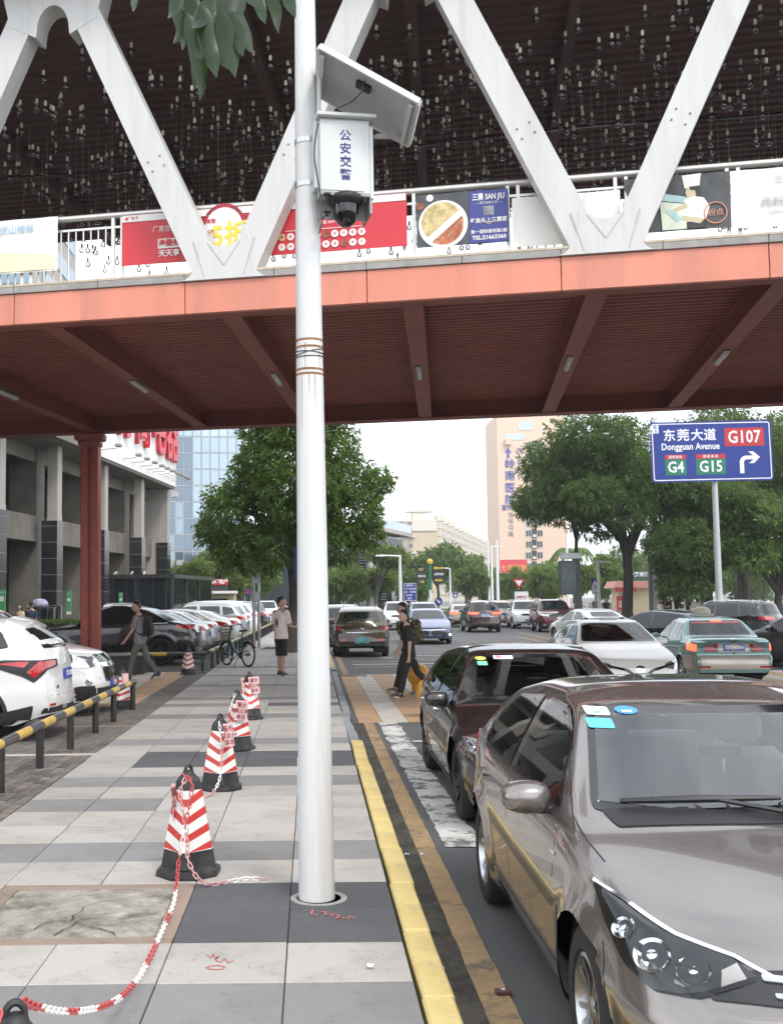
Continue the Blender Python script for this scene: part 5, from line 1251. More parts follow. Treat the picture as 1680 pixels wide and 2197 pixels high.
LF = [((395, -30), (428, 215), 70), ((360, -60), (392, 110), 62), ((420, -20), (372, 95), 70), ((430, 0), (465, 168), 66), ((470, 10), (505, 165), 66), ((480, 20), (520, 118), 60), ((500, -10), (545, 112), 64), ((450, -20), (410, 60), 66), ((470, -30), (480, 60), 70), ((540, -50), (570, 52), 40), ((565, -50), (598, 72), 46), ((600, -50), (634, 36), 44), ((280, -40), (284, 22), 30), ((520, -40), (500, 50), 60), ((400, 20), (440, 130), 56), ((445, 40), (490, 150), 52), ((350, -60), (415, 30), 66), ((505, -60), (560, 20), 44), ((420, 60), (416, 190), 40), ((435, -50), (520, 40), 70), ((385, -60), (360, 40), 50), ((410, -10), (455, 90), 72)]
for i, (a, b_, wd) in enumerate(LF):
    d_ = YB + rnd.uniform(-.22, .22); big_leaf(at(a[0], a[1], d_), at(b_[0], b_[1], d_ - .08), wd * YB / 2350, rnd.uniform(-.5, .5), i)
# ------------------------------------------------------------------ camera pole and what hangs on it
M_POLE = mat('white pole paint', (.66, .665, .66), .38, var=.05, vscale=2, dirt=(.45, .36, .28), dscale=1.6, damt=.35, sc3=(4, 4, .3), coat=.2)
M_RUST = mat('rust', (.30, .15, .08), .9, var=.4, vscale=14)
M_BOXW = mat('white cabinet enamel', (.66, .67, .66), .35, var=.03, vscale=3, dirt=(.5, .48, .42), dscale=3, damt=.3)
M_NAVY = mat('navy letter', (.03, .03, .20), .5)
M_STEEL = mat('clamp steel', (.5, .52, .53), .25, .9)
M_CEM = mat('cement collar', (.30, .29, .27), .95, var=.25, vscale=8, bump=.5, bscale=60)
pb_ = gp(680, 1937); ptop = at(654, -2, 6.72); pb_.y += .09
pa = (ptop - pb_).normalized()
pole = thing('camera_pole', tuple(pb_), 'tall white tapered steel pole standing on the pavement beside the kerb', 'pole')
Hh = 7.4; pt = lambda z: pa * (z / pa.z)
rz_ = lambda z: .1085 - (.1085 - .0655) * z / 5.6
m = MB(); zs = list(np.linspace(-.02, Hh, 30)); m.tube([pt(z) for z in zs], [rz_(z) for z in zs], 40, True); pole_shaft = m.build('shaft', M_POLE, pole, 60)
m = MB(); m.lathe([(.172, -.012), (.168, .004), (.15, .007), (.132, .004), (.128, -.012)], 28, Matrix.Translation((.012, 0, 0)), cap=False); m.build('cement_collar', M_CEM, pole); m = MB(); m.lathe([(.14, .003), (.0, .003)], 24, Matrix.Translation((.014, 0, 0))); m.build('dark_gap', M_GUT, pole)
m = MB(); m.box((0, 0, 0), (.006, .02, .42), Matrix.Translation(pt(.62) + Vector((-.104, -.01, 0))), .002); m.build('service_hatch', M_POLE, pole)
for y in (733, 748, 796, 806):
    z = at(662, y, 6.72).z; m = MB(); k = rz_(z) + .0012; m.tube([pt(z - .008), pt(z + .006)], [k, k], 40, False); m.build('rust_ring', M_RUST, pole, 60)
M_RSTK = mat('rust streaks', (.52, .40, .30), .8, var=.25, vscale=20)
for a_, y0, y1 in ((-1.9, 740, 800), (-1.2, 806, 880), (-1.62, 806, 850), (-2.2, 806, 930), (-.8, 748, 800)):
    z0, z1 = at(662, y1, 6.72).z, at(662, y0, 6.72).z; V = []
    for f in np.linspace(0, 1, 5):
        z = z0 + (z1 - z0) * f; k = rz_(z) + .0008; w_ = .05 * f + .01
        for e in (-w_, w_): V.append(pt(z) + Vector((math.cos(a_ + e) * k, math.sin(a_ + e) * k, 0)))
    m = MB(); m.add(V, [(2 * i, 2 * i + 1, 2 * i + 3, 2 * i + 2) for i in range(4)]); m.build('rust_streak', M_RSTK, pole)
m = MB()
for f0, f1 in ((752, 766), (762, 757), (768, 770)):
    za, zb_ = at(662, f0, 6.72).z, at(662, f1, 6.72).z; ring = []
    for q in np.linspace(0, 2 * PI, 33): z = za + (zb_ - za) * (.5 - .5 * math.cos(q)); k = rz_(z) + .003; ring.append(pt(z) + Vector((math.cos(q) * k, math.sin(q) * k, 0)))
    m.tube(ring, .0028, 5, False)
m.build('wire_wrap', M_GBLK, pole)
# cabinet
cY = 6.55
c0, c1 = at(687, 414, cY), at(793.5, 252.5, cY); cw, ch_ = c1.x - c0.x, c1.z - c0.z
cab = thing('control_cabinet', tuple((c0 + c1) / 2), 'white control cabinet with navy Chinese characters mounted on the pole', 'cabinet', rz=R(9))
cdp = .26
m = MB(); m.box((0, cdp / 2, 0), (cw, cdp, ch_), bev=.006); m.box((cw / 2 + .012, cdp / 2, -.03), (.024, cdp * .96, ch_ * .98), bev=.004); m.build('case', M_BOXW, cab)
m = MB(); m.box((.008, cdp / 2 - .012, ch_ / 2 + .012), (cw + .06, cdp + .06, .024), bev=.004); m.build('rain_lid', M_BOXW, cab)
m = MB(); m.box((0, .008, -ch_ / 2 - .004), (cw, .012, .016)); m.box((0, cdp / 2 + .02, -ch_ / 2 - .05), (cw * .98, .012, .13)); m.box((cw / 2 + .006, cdp / 2, -ch_ / 2 - .05), (.014, cdp * .9, .13)); m.build('skirt', mat('grey enamel', (.36, .36, .36), .5), cab)
m = MB(); m.box((-.02, -.003, 0), (cw * .86, .004, ch_ * .93)); m.build('door', M_BOXW, cab)
for k, ch in enumerate('公安交警'): text(ch, .074, M_NAVY, Matrix.Translation((.002, -.0065, .124 - .083 * k)) @ Matrix.Rotation(PI / 2, 4, 'X'), 'letter', cab, ext=.0006, bold=.0012, sx=1.0)
for z in (.1, -.19):
    m = MB(); m.tube([(-cw / 2, .14, z), (-cw / 2 - .09, .2, z)], .007, 6); m.build('bracket_rod', M_STEEL, cab)
for y in (304, 398):
    z = at(655, y, 6.7).z; zz = z; k = rz_(zz) + .004; m = MB(); m.tube([pt(zz - .016) , pt(zz + .016)], [k, k], 32, False); m.box((k - .008, -.035, 0), (.03, .03, .05), Matrix.Translation(pt(zz))); cl_ = m.build('clamp', M_STEEL, pole, 50)
m = MB(); m.box((-cw / 2 - .014, .09, .02), (.028, .1, ch_ * .9)); m.build('back_rail', M_BOXW, cab)
# dome camera
dcn = at(742, 430, 6.62); dome = thing('dome_camera', tuple(dcn), 'black dome camera hanging under the white control cabinet', 'camera')
m = MB(); m.lathe([(.02, .05), (.07, .045), (.108, .02), (.112, .0), (.10, -.02), (.08, -.035)], 28, cap=False); m.build('mount_ring', M_BLK, dome, 50)
m = MB(); m.lathe([(.078, -.02), (.080, -.06), (.074, -.10), (.058, -.135), (.032, -.158), (.001, -.166)], 28, cap=False); m.build('dome_cover', mat_glass('smoked dome', (.10, .10, .10), 1.7), dome, 60)
m = MB(); m.lathe([(.06, -.01), (.062, -.07), (.045, -.12), (.001, -.135)], 20, cap=False); m.build('camera_eye', M_GBLK, dome, 60)
# loose cables
def cable(pts, Y, r_, label):
    P_ = [at(x, y, Y) for x, y in pts]; o = link('cable', None) if False else None; b = P_[0]; m = MB(); q = []
    for i in range(len(P_) - 1):
        for f in np.linspace(0, 1, 5)[:-1]:
            p_1, p0_, p1_, p2_ = P_[max(i - 1, 0)], P_[i], P_[i + 1], P_[min(i + 2, len(P_) - 1)]
            q.append(.5 * ((2 * p0_) + (p1_ - p_1) * f + (2 * p_1 - 5 * p0_ + 4 * p1_ - p2_) * f * f + (3 * p0_ - p_1 - 3 * p1_ + p2_) * f ** 3) - b)
    q.append(P_[-1] - b); m.tube(q, r_, 6); o = m.build('cable', M_GBLK, None, 60); o.location = b; return tag(o, label, 'cable')
cable([(683, 262), (676, 300), (675, 340), (682, 385), (688, 420), (690, 455), (690, 480), (684, 500)], 6.5, .0055, 'black cable looping down between the pole and the cabinet')
cable([(708, 455), (696, 462), (690, 475), (687, 492)], 6.5, .0055, 'short black cable hanging left of the dome camera')
for k, (x, y) in enumerate(((702, 419), (702, 456))):
    o = thing('cable_gland', tuple(at(x, y, 6.52)), ('small black cable gland under the cabinet, upper of two', 'small black cable plug hanging below the upper gland')[k], 'cable plug'); m = MB(); m.lathe([(.006, .02), (.024, .015), (.024, .004), (.012, -.002), (.009, -.02), (.0, -.02)], 12); m.build('plug', M_BLK, o, 40)
# solar panel
A_, B_, C_, D_ = at(681, 94, 6.35), at(895, 213, 6.35), at(878, 312, 6.93), at(689, 203, 6.93)
Mp = basis((A_ + B_ + C_ + D_) / 4, (B_ - A_), (A_ - D_)); pw_, ph_ = (B_ - A_).length, ((A_ - D_) - (B_ - A_).normalized() * (A_ - D_).dot((B_ - A_).normalized())).length
sp = thing('solar_panel', label='tilted solar panel with white frame fixed to the pole top', cat='solar panel', M=Mp)
m = MB(); m.box((0, 0, .006), (pw_ - .02, ph_ - .02, .006)); m.build('back_sheet', mat('solar back sheet', (.50, .50, .52), .6), sp)
m = MB(); m.box((0, 0, -.014), (pw_ - .03, ph_ - .03, .005)); m.build('cells', mat('solar cells', (.01, .015, .05), .1, coat=1), sp)
for c_, d_ in (((0, ph_ / 2, 0), (pw_, .022, .036)), ((0, -ph_ / 2, 0), (pw_, .022, .036)), ((pw_ / 2, 0, 0), (.022, ph_ - .022, .036)), ((-pw_ / 2, 0, 0), (.022, ph_ - .022, .036))):
    m = MB(); m.box(c_, d_); m.build('frame_bar', M_BOXW, sp)
m = MB(); m.box((-.02, ph_ * .26, .02), (.1, .07, .03), bev=.006); m.build('junction_box', M_BLK, sp)
for x in (-pw_ / 2 + .035, pw_ / 2 - .04):
    m = MB(); m.box((x, 0, .026), (.028, ph_ * .86, .018)); m.build('mount_rail', M_BOXW, sp)
inv = Mp.inverted()
for a_, b_ in ((at(806, 291, 6.72), at(870, 291, 6.9)), (at(684, 250, 6.68), at(684, 120, 6.62)),):
    m = MB(); m.bar(inv @ a_, inv @ b_, .024, .03, up=(0, 1, .2)); m.build('support_arm', M_BOXW, sp)
m = MB(); q = [inv @ at(x, y, Y_) for x, y, Y_ in ((783, 172, 6.42), (776, 196, 6.42), (755, 216, 6.46), (724, 230, 6.5))]; m.tube(q, .006, 6); m.build('lead', M_GBLK, sp)

# ------------------------------------------------------------------ cones, chains and notices
M_CB = mat('black cone rubber', (.022, .022, .024), .55, var=.3, vscale=8, dirt=(.09, .085, .08), dscale=4, damt=.5)
M_CW_ = mat('white reflective sleeve', (.80, .78, .74), .35, var=.06, vscale=6, dirt=(.5, .46, .40), dscale=4, damt=.4, coat=.3)
M_CR = mat('red reflective sleeve', (.55, .05, .045), .35, var=.12, vscale=10, coat=.3)
M_PNK = mat('pink paper', (.78, .50, .50), .8, var=.05, vscale=4); M_PTX = mat('dark print', (.22, .05, .06), .8)
def cone_proto():
    o = thing('traffic_cone', (0, 0, 0), 'x', 'traffic cone')
    q8 = lambda r_, z, n=8: [(r_ * math.cos(2 * PI * (j + .5) / n) / math.cos(PI / n), r_ * math.sin(2 * PI * (j + .5) / n) / math.cos(PI / n), z) for j in range(n)]
    def ringloft(rings, n):
        V = [p for r_ in rings for p in r_]; F = [(i * n + j, i * n + (j + 1) % n, (i + 1) * n + (j + 1) % n, (i + 1) * n + j) for i in range(len(rings) - 1) for j in range(n)]
        F += [tuple(range(n))[::-1], tuple((len(rings) - 1) * n + j for j in range(n))]; return V, F
    m = MB(); m.add(*ringloft([q8(.195, 0), q8(.20, .015), q8(.195, .04), q8(.165, .055), q8(.15, .062)], 8)); m.build('base', M_CB, o)
    w_ = lambda z: .142 - (.142 - .062) * (z - .06) / (.60 - .06)          # half width across the corners' square
    def sq(z, k=1.0):
        a = w_(z) * k; c_ = a * .26; return [(a - c_, a, z), (-a + c_, a, z), (-a, a - c_, z), (-a, -a + c_, z), (-a + c_, -a, z), (a - c_, -a, z), (a, -a + c_, z), (a, a - c_, z)]
    m = MB(); m.add(*ringloft([sq(.058), sq(.16), sq(.60), sq(.62, .86), sq(.645, .55)], 8)); m.build('body', M_CB, o)
    m = MB(); z0, z1 = .165, .545; K = 7
    def pt_(j, f, z):
        a, b_ = sq(z, 1.02)[j], sq(z, 1.02)[(j + 1) % 8]; return tuple(a[i] + (b_[i] - a[i]) * f for i in range(3))
    amp = .060; lv = [z0]; step_ = lambda i: (i // 2) * .109 + (i % 2) * .062
    # heights follow a V across each pair of faces
    hgt = lambda j: amp * (.9 if j in (1, 2, 5, 6) else 0)     # lower at opposite corners
    for i in range(-2, K + 1):
        for j in range(8):
            za0, zb0 = z0 + step_(i) + hgt(j), z0 + step_(i) + hgt((j + 1) % 8)
            q = []
            dz = step_(i + 1) - step_(i)
            p = [(j, 0, za0), (j, 1, zb0), (j, 1, zb0 + dz), (j, 0, za0 + dz)]
            zz = [min(max(v[2], z0), z1) for v in p]
            if max(zz) - min(zz) < 1e-4 or (zz[0] >= z1 and zz[1] >= z1): continue
            m.cur = i % 2; m.add([pt_(j, p[k][1], zz[k]) for k in range(4)], [(0, 1, 2, 3)])
    me = bpy.data.meshes.new('stripe_sleeve'); me.from_pydata(m.v, [], m.f); me.materials.append(M_CW_); me.materials.append(M_CR); me.polygons.foreach_set('material_index', m.m); link('stripe_sleeve', me, o)
    m = MB(); ring = [(.026 * math.cos(a), 0, .66 + .034 * math.sin(a)) for a in np.linspace(-.5, PI + .5, 12)]; m.tube(ring, .011, 6); m.lathe([(.04, .64), (.036, .655), (.02, .665), (0, .665)], 12); m.build('top_ring', M_CB, o, 50)
    kids(o); return o
cp_ = cone_proto()
CN = [((-.815, 7.3), 41, 'traffic cone in the foreground, chained, standing by the concrete bay'), ((-.87, 10.5), 50, 'traffic cone, second in the row, with a pink notice on its right'), ((-.89, 13.2), 30, 'traffic cone, third in the row, half hidden behind the second cone'), ((-.93, 16.5), 50, 'traffic cone with two pink notices, farthest of the pavement row'),
      ((-.815, 3.07), 20, 'traffic cone cut by the bottom left corner, only its black top showing'), ((-3.13, 18.3), 25, 'traffic cone at the end of the black and yellow barrier near the white cars'), ((-2.95, 26.4), 40, 'small far traffic cone beside the black coupe')]
for i, ((x, y), a, lab) in enumerate(CN):
    o = cp_ if i == 0 else dup(cp_); o['label'] = lab; o['group'] = 'striped traffic cones on the pavement'; o.location = (x, y, 0 if i < 5 else -.02); o.rotation_euler = (0, 0, R(a))
M_CHR_ = mat('red chain plastic', (.50, .07, .07), .4, coat=.2); M_CHW = mat('white chain plastic', (.78, .77, .75), .4, coat=.2); M_CHP = mat('faded pink chain plastic', (.60, .33, .32), .45)
lk = MB(); L2, W2, r2 = .021, .011, .0042
lk.tube([(L2 * .55 * (1 if abs(a) < PI / 2 else -1) + W2 * math.cos(a), W2 * math.sin(a), 0) for a in np.linspace(-PI, PI, 15)], r2, 5, False)
lkm = {k: lk.mesh('link', v) for k, v in (('r', M_CHR_), ('w', M_CHW), ('p', M_CHP))}
def smooth(P_, n=12):
    q = []
    for i in range(len(P_) - 1):
        a, b_, c_, d_ = P_[max(i - 1, 0)], P_[i], P_[i + 1], P_[min(i + 2, len(P_) - 1)]
        for f in np.linspace(0, 1, n + 1)[:-1]: q.append(.5 * ((2 * b_) + (c_ - a) * f + (2 * a - 5 * b_ + 4 * c_ - d_) * f * f + (3 * b_ - a - 3 * c_ + d_) * f ** 3))
    return q + [P_[-1]]
def chain(pts, seq, label, run=10, pitch=.036):
    q = smooth([Vector(p) for p in pts]); root = thing('plastic_chain', tuple(q[0]), label, 'chain'); acc = [0.0]
    for a, b_ in zip(q[:-1], q[1:]): acc.append(acc[-1] + (b_ - a).length)
    n = int(acc[-1] / pitch); j = 0
    for k in range(n):
        s_ = (k + .5) * pitch
        while acc[j + 1] < s_: j += 1
        f = (s_ - acc[j]) / max(1e-6, acc[j + 1] - acc[j]); p = q[j].lerp(q[j + 1], f); t_ = (q[j + 1] - q[j]).normalized()
        o = link('link', lkm[seq[(k // run) % len(seq)]], root); o.rotation_mode = 'QUATERNION'; o.location = p - q[0]; o.rotation_quaternion = t_.to_track_quat('X', 'Z') @ Matrix.Rotation(PI / 4 if k % 2 else -PI / 4, 3, 'X').to_quaternion()
    return root
x_ = -.815
chain([(x_ - .02, 7.16, .66), (x_ + .045, 7.10, .60), (x_ + .02, 7.05, .42), (x_ - .01, 7.02, .25), (x_ - .03, 7.0, .14), (x_ - .02, 6.85, .07), (x_, 6.5, .02), (x_, 6.1, .012), (x_, 5.7, .014), (x_, 5.2, .04), (x_, 4.7, .13), (x_, 4.2, .27), (x_, 3.7, .44), (x_, 3.3, .60), (x_ + .01, 3.1, .69)], ['r', 'r', 'w', 'r', 'r', 'w', 'w', 'r', 'w', 'w', 'r', 'r', 'w', 'w'], 'red and white plastic chain running from the foreground cone to the corner cone', 5)
chain([(x_, 7.14, .64), (x_ - .03, 7.09, .55), (x_ + .0, 7.07, .4), (x_ + .02, 7.04, .26), (x_ + .03, 7.0, .16), (x_ + .09, 6.96, .06), (x_ + .17, 6.98, .012), (x_ + .28, 7.05, .01), (x_ + .4, 7.12, .01), (x_ + .52, 7.08, .01)], ['p', 'p', 'p', 'p', 'w'], 'faded pink chain hanging off the foreground cone, its white end on the paving', 6)
chain([(-.87, 10.36, .64), (-.85, 10.33, .5), (-.84, 10.30, .3), (-.86, 10.24, .12), (-.92, 10.1, .02), (-1.0, 9.9, .01)], ['w', 'p', 'w', 'p', 'w'], 'white and pink chain down the front of the second cone', 6)
chain([(-.91, 13.1, .66), (-.96, 13.06, .5), (-.98, 13.05, .3), (-.95, 12.9, .06), (-.9, 12.4, .01)], ['w', 'r', 'r', 'w'], 'white and red chain down the left side of the third cone', 6)
chain([(x_ - .03, 3.02, .69), (x_ - .045, 2.96, .6), (x_ - .05, 2.93, .48), (x_ - .055, 2.9, .34)], ['r'], 'red chain hanging down the corner cone', 6)
def notice(x0, y0, x1, y1, Y, label, tilt=0.0, lines=('警示', '禁止停', '单车'), yaw=.2):
    a, b_ = at(x0, y0, Y), at(x1, y1, Y); o = thing('paper_notice', label=label, cat='notice', M=basis((a + b_) / 2, (math.cos(yaw), math.sin(yaw), tilt), (-tilt, 0, 1)))
    w_, h_ = abs(b_.x - a.x), abs(a.z - b_.z); m = MB(); K = 5; V = [((i / K - .5) * w_, j * h_ / 2, .012 * math.sin(i * 1.3 + Y)) for j in (-1, 1) for i in range(K + 1)]
    V2 = [(x, y, z - .0015) for x, y, z in V]; n = len(V); F = [(i, i + 1, K + 2 + i, K + 1 + i) for i in range(K)]; m.add(V + V2, F + [tuple(n + k for k in f[::-1]) for f in F]); m.build('sheet', M_PNK, o, 60)
    for k, s_ in enumerate(lines): text(s_, h_ * .26, M_PTX, Matrix.Translation((0, h_ * (.28 - .3 * k), .014)), 'lettering', o, ext=.0004, bold=.0008, sx=.95)
    return o
notice(481, 1552, 501, 1602, 10.3, 'pink paper notice taped to the second cone', .12)
notice(504, 1503, 532, 1546, 13.05, 'pink paper notice taped to the third cone', -.1)
notice(534, 1452, 557, 1488, 16.4, 'pink paper notice on the right of the farthest pavement cone', .06)
notice(518, 1454, 530, 1490, 16.45, 'pink paper notice on the left of the farthest pavement cone', .1, ('警', '止', '车'), .9)
notice(365, 1682, 378, 1762, 7.25, 'pink paper notice on the left edge of the foreground cone', .05, ('警', '止'), 1.0)
notice(262, 1445, 276, 1474, 18.2, 'blank pink paper notice on the cone near the white cars', .05, ())

# ------------------------------------------------------------------ low barriers round the parking bays
M_BBL = mat('black barrier paint', (.02, .02, .021), .35, coat=.3, var=.3, vscale=10); M_BYL = mat('yellow barrier paint', (.62, .40, .05), .4, coat=.2, dirt=(.3, .22, .08), dscale=7, damt=.5)
def barrier(a, b_, z, label, band=.52, posts=(), hide=0, r_=.048, h0=-.02):
    a = Vector((*a, z)); b_ = Vector((*b_, z)); L_ = (b_ - a).length; t_ = (b_ - a) / L_; o = thing('parking_barrier', (a.x, a.y, h0), label, 'barrier', 'black and yellow barriers of the parking bays'); off = Vector((0, 0, z - h0)); n = max(1, round(L_ / band))
    for k in range(n):
        m = MB(); m.tube([off + t_ * (L_ * k / n), off + t_ * (L_ * (k + 1) / n)], r_, 14); m.build('rail_band', M_BYL if k % 2 else M_BBL, o, 50)
    for s_ in posts:
        m = MB(); m.tube([t_ * s_, t_ * s_ + off - Vector((0, 0, r_ * .8))], .043, 12); p_ = m.build('post', M_BBL, o, 50); m = MB(); m.lathe([(.1, 0), (.095, .012), (.05, .016)], 9, Matrix.Translation(t_ * s_)); m.build('cement_foot', M_CEM, p_)
    return o
barrier((-2.92, 5.2), (-2.92, 18.15), .45, 'low black and yellow tube barrier along the bays of the white cars', .52, [.6, 2.1, 3.6, 5.2, 6.7, 8.2, 9.75, 11.1, 12.85])
barrier((-2.92, 18.22), (-4.6, 19.9), .43, 'short yellow barrier turning in beside the cone and the white car', .6, [1.9])
barrier((-2.62, 27.6), (-7.6, 27.6), .43, 'black and yellow barrier running left to the red column by the black coupe', 1.0, [.1, 1.35, 2.9, 4.6])
barrier((-2.6, 27.75), (-1.9, 75), .46, 'long low barrier receding beside the parked car row behind the bicycle', .6, [1.0 + 1.5 * k for k in range(26)])
# planter at the bridge column's foot
pl = thing('planter', (lx.x + .25, 26.75, 0), 'dark rectangular planter box round the foot of the red column', 'planter')
m = MB(); m.box((.35, .45, .21), (1.75, 1.3, .4), bev=.01); m.build('trough', M_FRM, pl)
m = MB(); m.box((.35, .45, .43), (1.86, 1.4, .06), bev=.01); m.build('rim', M_FRM, pl)

# ------------------------------------------------------------------ banners tied to the bridge railing
M_BRED = mat('red banner', (.60, .035, .05), .45); M_BWH = mat('white banner', (.82, .81, .77), .5); M_BNAV = mat('navy banner', (.05, .06, .26), .45); M_BDK = mat('dark photo print', (.07, .075, .08), .5, var=.4, vscale=3)
M_YLW = mat('yellow print', (.80, .66, .06), .5); M_FOOD = [mat('food print %d' % i, c_, .6, var=.5, vscale=9, dirt=d_, dscale=7, damt=.8) for i, (c_, d_) in enumerate((((.55, .42, .18), (.75, .68, .42)), ((.45, .14, .07), (.72, .52, .36)), ((.30, .10, .06), (.2, .06, .04))))]
def banner(x0, x1, y0a, y1a, label, face, d=RD - .10):
    """y0a / y1a: pixel of top and bottom at the left edge"""
    s0, zt_ = bs(x0, y0a, d); s1 = bs(x1, y0a - (x1 - x0) * .075, d)[0]; zb_ = bs(x0, y1a, d)[1]
    M_ = BM @ Matrix.Translation(((s0 + s1) / 2, d, (zt_ + zb_) / 2)) @ Matrix.Rotation(PI / 2, 4, 'X'); o = thing('banner', label=label, cat='banner', group='banners on the bridge railing', M=M_); w_, h_ = s1 - s0, zt_ - zb_
    m = MB(); K = 14; V = []
    for j in (0, 1):
        for i in range(K + 1): V.append(((i / K - .5) * w_, (j - .5) * h_, .008 * math.sin(i * 1.1) ))
    n = len(V); F = [(i, i + 1, K + 2 + i, K + 1 + i) for i in range(K)]; m.add(V + [(x, y, z - .006) for x, y, z in V], F + [tuple(n + k for k in f[::-1]) for f in F]); m.build('sheet', face, o, 60); return o, w_, h_
def flat(o, m_, pts, z=.014, name='print'): b = MB(); b.add([(x, y, z) for x, y in pts] + [(x, y, z - .004) for x, y in pts], [tuple(range(len(pts)))] + [(i, len(pts) + i, len(pts) + (i + 1) % len(pts), (i + 1) % len(pts)) for i in range(len(pts))]); return b.build(name, m_, o)
def disc(cx, cy, r_, n=20, k=1.0): return [(cx + r_ * math.cos(2 * PI * i / n), cy + r_ * k * math.sin(2 * PI * i / n)) for i in range(n)]
TL = lambda x, y, z=.02: Matrix.Translation((x, y, z))
o, w_, h_ = banner(-60, 124, 478, 592, 'pale washed out banner at the left edge of the bridge railing', M_BWH); text('走遍武山接枫', .15, mat('pale blue print', (.35, .55, .70), .5), TL(-.1, h_ * .3), 'lettering', o, ext=.001); flat(o, mat('cream print', (.80, .74, .52), .6, var=.1, vscale=4), [(-.5 * w_ + .02, -h_ * .47), (w_ * .48, -h_ * .47), (w_ * .48, -h_ * .2), (-.5 * w_ + .02, -h_ * .05)])
o, w_, h_ = banner(262, 872, 462, 570, 'long red banner with a five discount offer behind the left truss node', M_BRED)
px = lambda x: -w_ / 2 + w_ * (x - 262) / 610.0
flat(o, M_BWH, [(-w_ / 2 + .01, h_ * .36), (w_ / 2 - .01, h_ * .36), (w_ / 2 - .01, h_ * .49), (-w_ / 2 + .01, h_ * .49)], name='white_band')
text('广发卡', .06, M_BRED, TL(px(287), h_ * .425), 'lettering', o, ext=.001); text('▲', .07, M_BRED, TL(px(273), h_ * .425), 'lettering', o, ext=.001)
text('广发信用卡', .11, M_BWH, TL(px(365), h_ * .17), 'lettering', o, ext=.001, sx=.9)
flat(o, M_BWH, [(px(343), -h_ * .21), (px(394), -h_ * .21), (px(394), -h_ * .02), (px(343), -h_ * .02)], name='white_tag'); text('海量券', .115, M_BRED, TL(px(368), -h_ * .115, .024), 'lettering', o, ext=.001, bold=.003)
text('天天享', .115, M_BWH, TL(px(368), -h_ * .32), 'lettering', o, ext=.001, bold=.003)
cl_ = mat('deep red print', (.38, .02, .05), .5)
for (cx, cy, r_, m_, zz) in ((488, .16, .34, cl_, .014), (452, -.02, .25, cl_, .0145), (535, -.02, .27, cl_, .015), (488, .14, .29, M_BWH, .020), (455, -.08, .22, M_BWH, .0205), (530, -.08, .24, M_BWH, .021), (500, -.25, .26, M_BWH, .0215)): flat(o, m_, disc(px(cx), h_ * cy, r_), zz, 'cloud_print')
text('5折', .44, M_YLW, TL(px(502), -h_ * .08, .027), 'lettering', o, ext=.001, bold=.010, sx=.9)
text('饭票', .12, M_BRED, TL(px(459), -h_ * .0, .027), 'lettering', o, ext=.001, line=.8, sx=.55); text('2019有范', .075, M_BRED, TL(px(450), h_ * .24, .027), 'lettering', o, ext=.001, bold=.002)
text('你想要的优惠 APP 都有', .06, M_BWH, TL(px(700), h_ * .05), 'lettering', o, ext=.001); flat(o, M_BWH, [(px(620), -h_ * .065), (px(780), -h_ * .065), (px(780), -h_ * .055), (px(620), -h_ * .055)])
for r_ in range(2):
    for k in range(10):
        xx = px(612 + 18.6 * k); yy = -h_ * (.17 + .19 * r_); flat(o, (M_BWH if (k * 7 + r_) % 5 else M_FOOD[(k + r_) % 3]), disc(xx, yy, .056, 14), name='round_logo'); text('莲喜味牛鲜和茶米鱼'[(k + r_ * 3) % 9], .05, M_BRED, TL(xx, yy, .022), 'lettering', o, ext=.0006)
o, w_, h_ = banner(893, 1090, 418, 531, 'restaurant banner with a plate of food and a navy panel', M_BDK)
flat(o, M_BNAV, [(w_ * .075, -h_ * .49), (w_ * .49, -h_ * .49), (w_ * .49, h_ * .49), (w_ * .075, h_ * .49)], name='navy_panel')
flat(o, M_BWH, disc(-w_ * .21, -h_ * .09, w_ * .27, 32, 1.0), .016, 'plate_print'); flat(o, M_FOOD[0], [p for p in disc(-w_ * .22, -h_ * .05, w_ * .225, 32) if p[1] - (-h_ * .05) > (p[0] + w_ * .22) * .8 - .05], .019, 'food_print'); flat(o, M_FOOD[1], [p for p in disc(-w_ * .21, -h_ * .10, w_ * .225, 32) if p[1] - (-h_ * .10) < (p[0] + w_ * .21) * .8 - .06], .0195, 'food_print')
flat(o, M_FOOD[2], disc(-w_ * .46, h_ * .28, w_ * .045, 14), .0165, 'fruit_print'); flat(o, M_BWH, disc(-w_ * .35, h_ * .42, w_ * .04, 12), .0165, 'flower_print')
xx = w_ * .285; text('三舅 SAN JIU', .115, M_BWH, TL(xx, h_ * .36), 'lettering', o, ext=.001, bold=.003, sx=.72); text('— 靖江◎鱼头王 —', .045, M_BWH, TL(xx, h_ * .25), 'lettering', o, ext=.0006)
flat(o, M_BWH, [(xx - .075, h_ * .02), (xx + .075, h_ * .02), (xx + .075, h_ * .19), (xx - .075, h_ * .19)], name='white_tag')
text('吃鱼头上三舅家', .08, M_BWH, TL(xx, -h_ * .08), 'lettering', o, ext=.001, bold=.0015, sx=.95); text('﹀', .1, M_YLW, TL(xx, -h_ * .18), 'lettering', o, ext=.001); text('第一国际尝悦荟2楼', .062, M_BWH, TL(xx, -h_ * .29), 'lettering', o, ext=.001, bold=.001); text('TEL:21663360', .085, M_BWH, TL(xx, -h_ * .40), 'lettering', o, ext=.001, bold=.002)
o, w_, h_ = banner(1098, 1330, 424, 530, 'blank white sheet behind the right truss node', M_BWH)  # plain white sheet filling this stretch of the railing
o, w_, h_ = banner(1338, 1565, 384, 502, 'photo banner of a cook in a tall white hat, right of the right truss node', M_BDK)
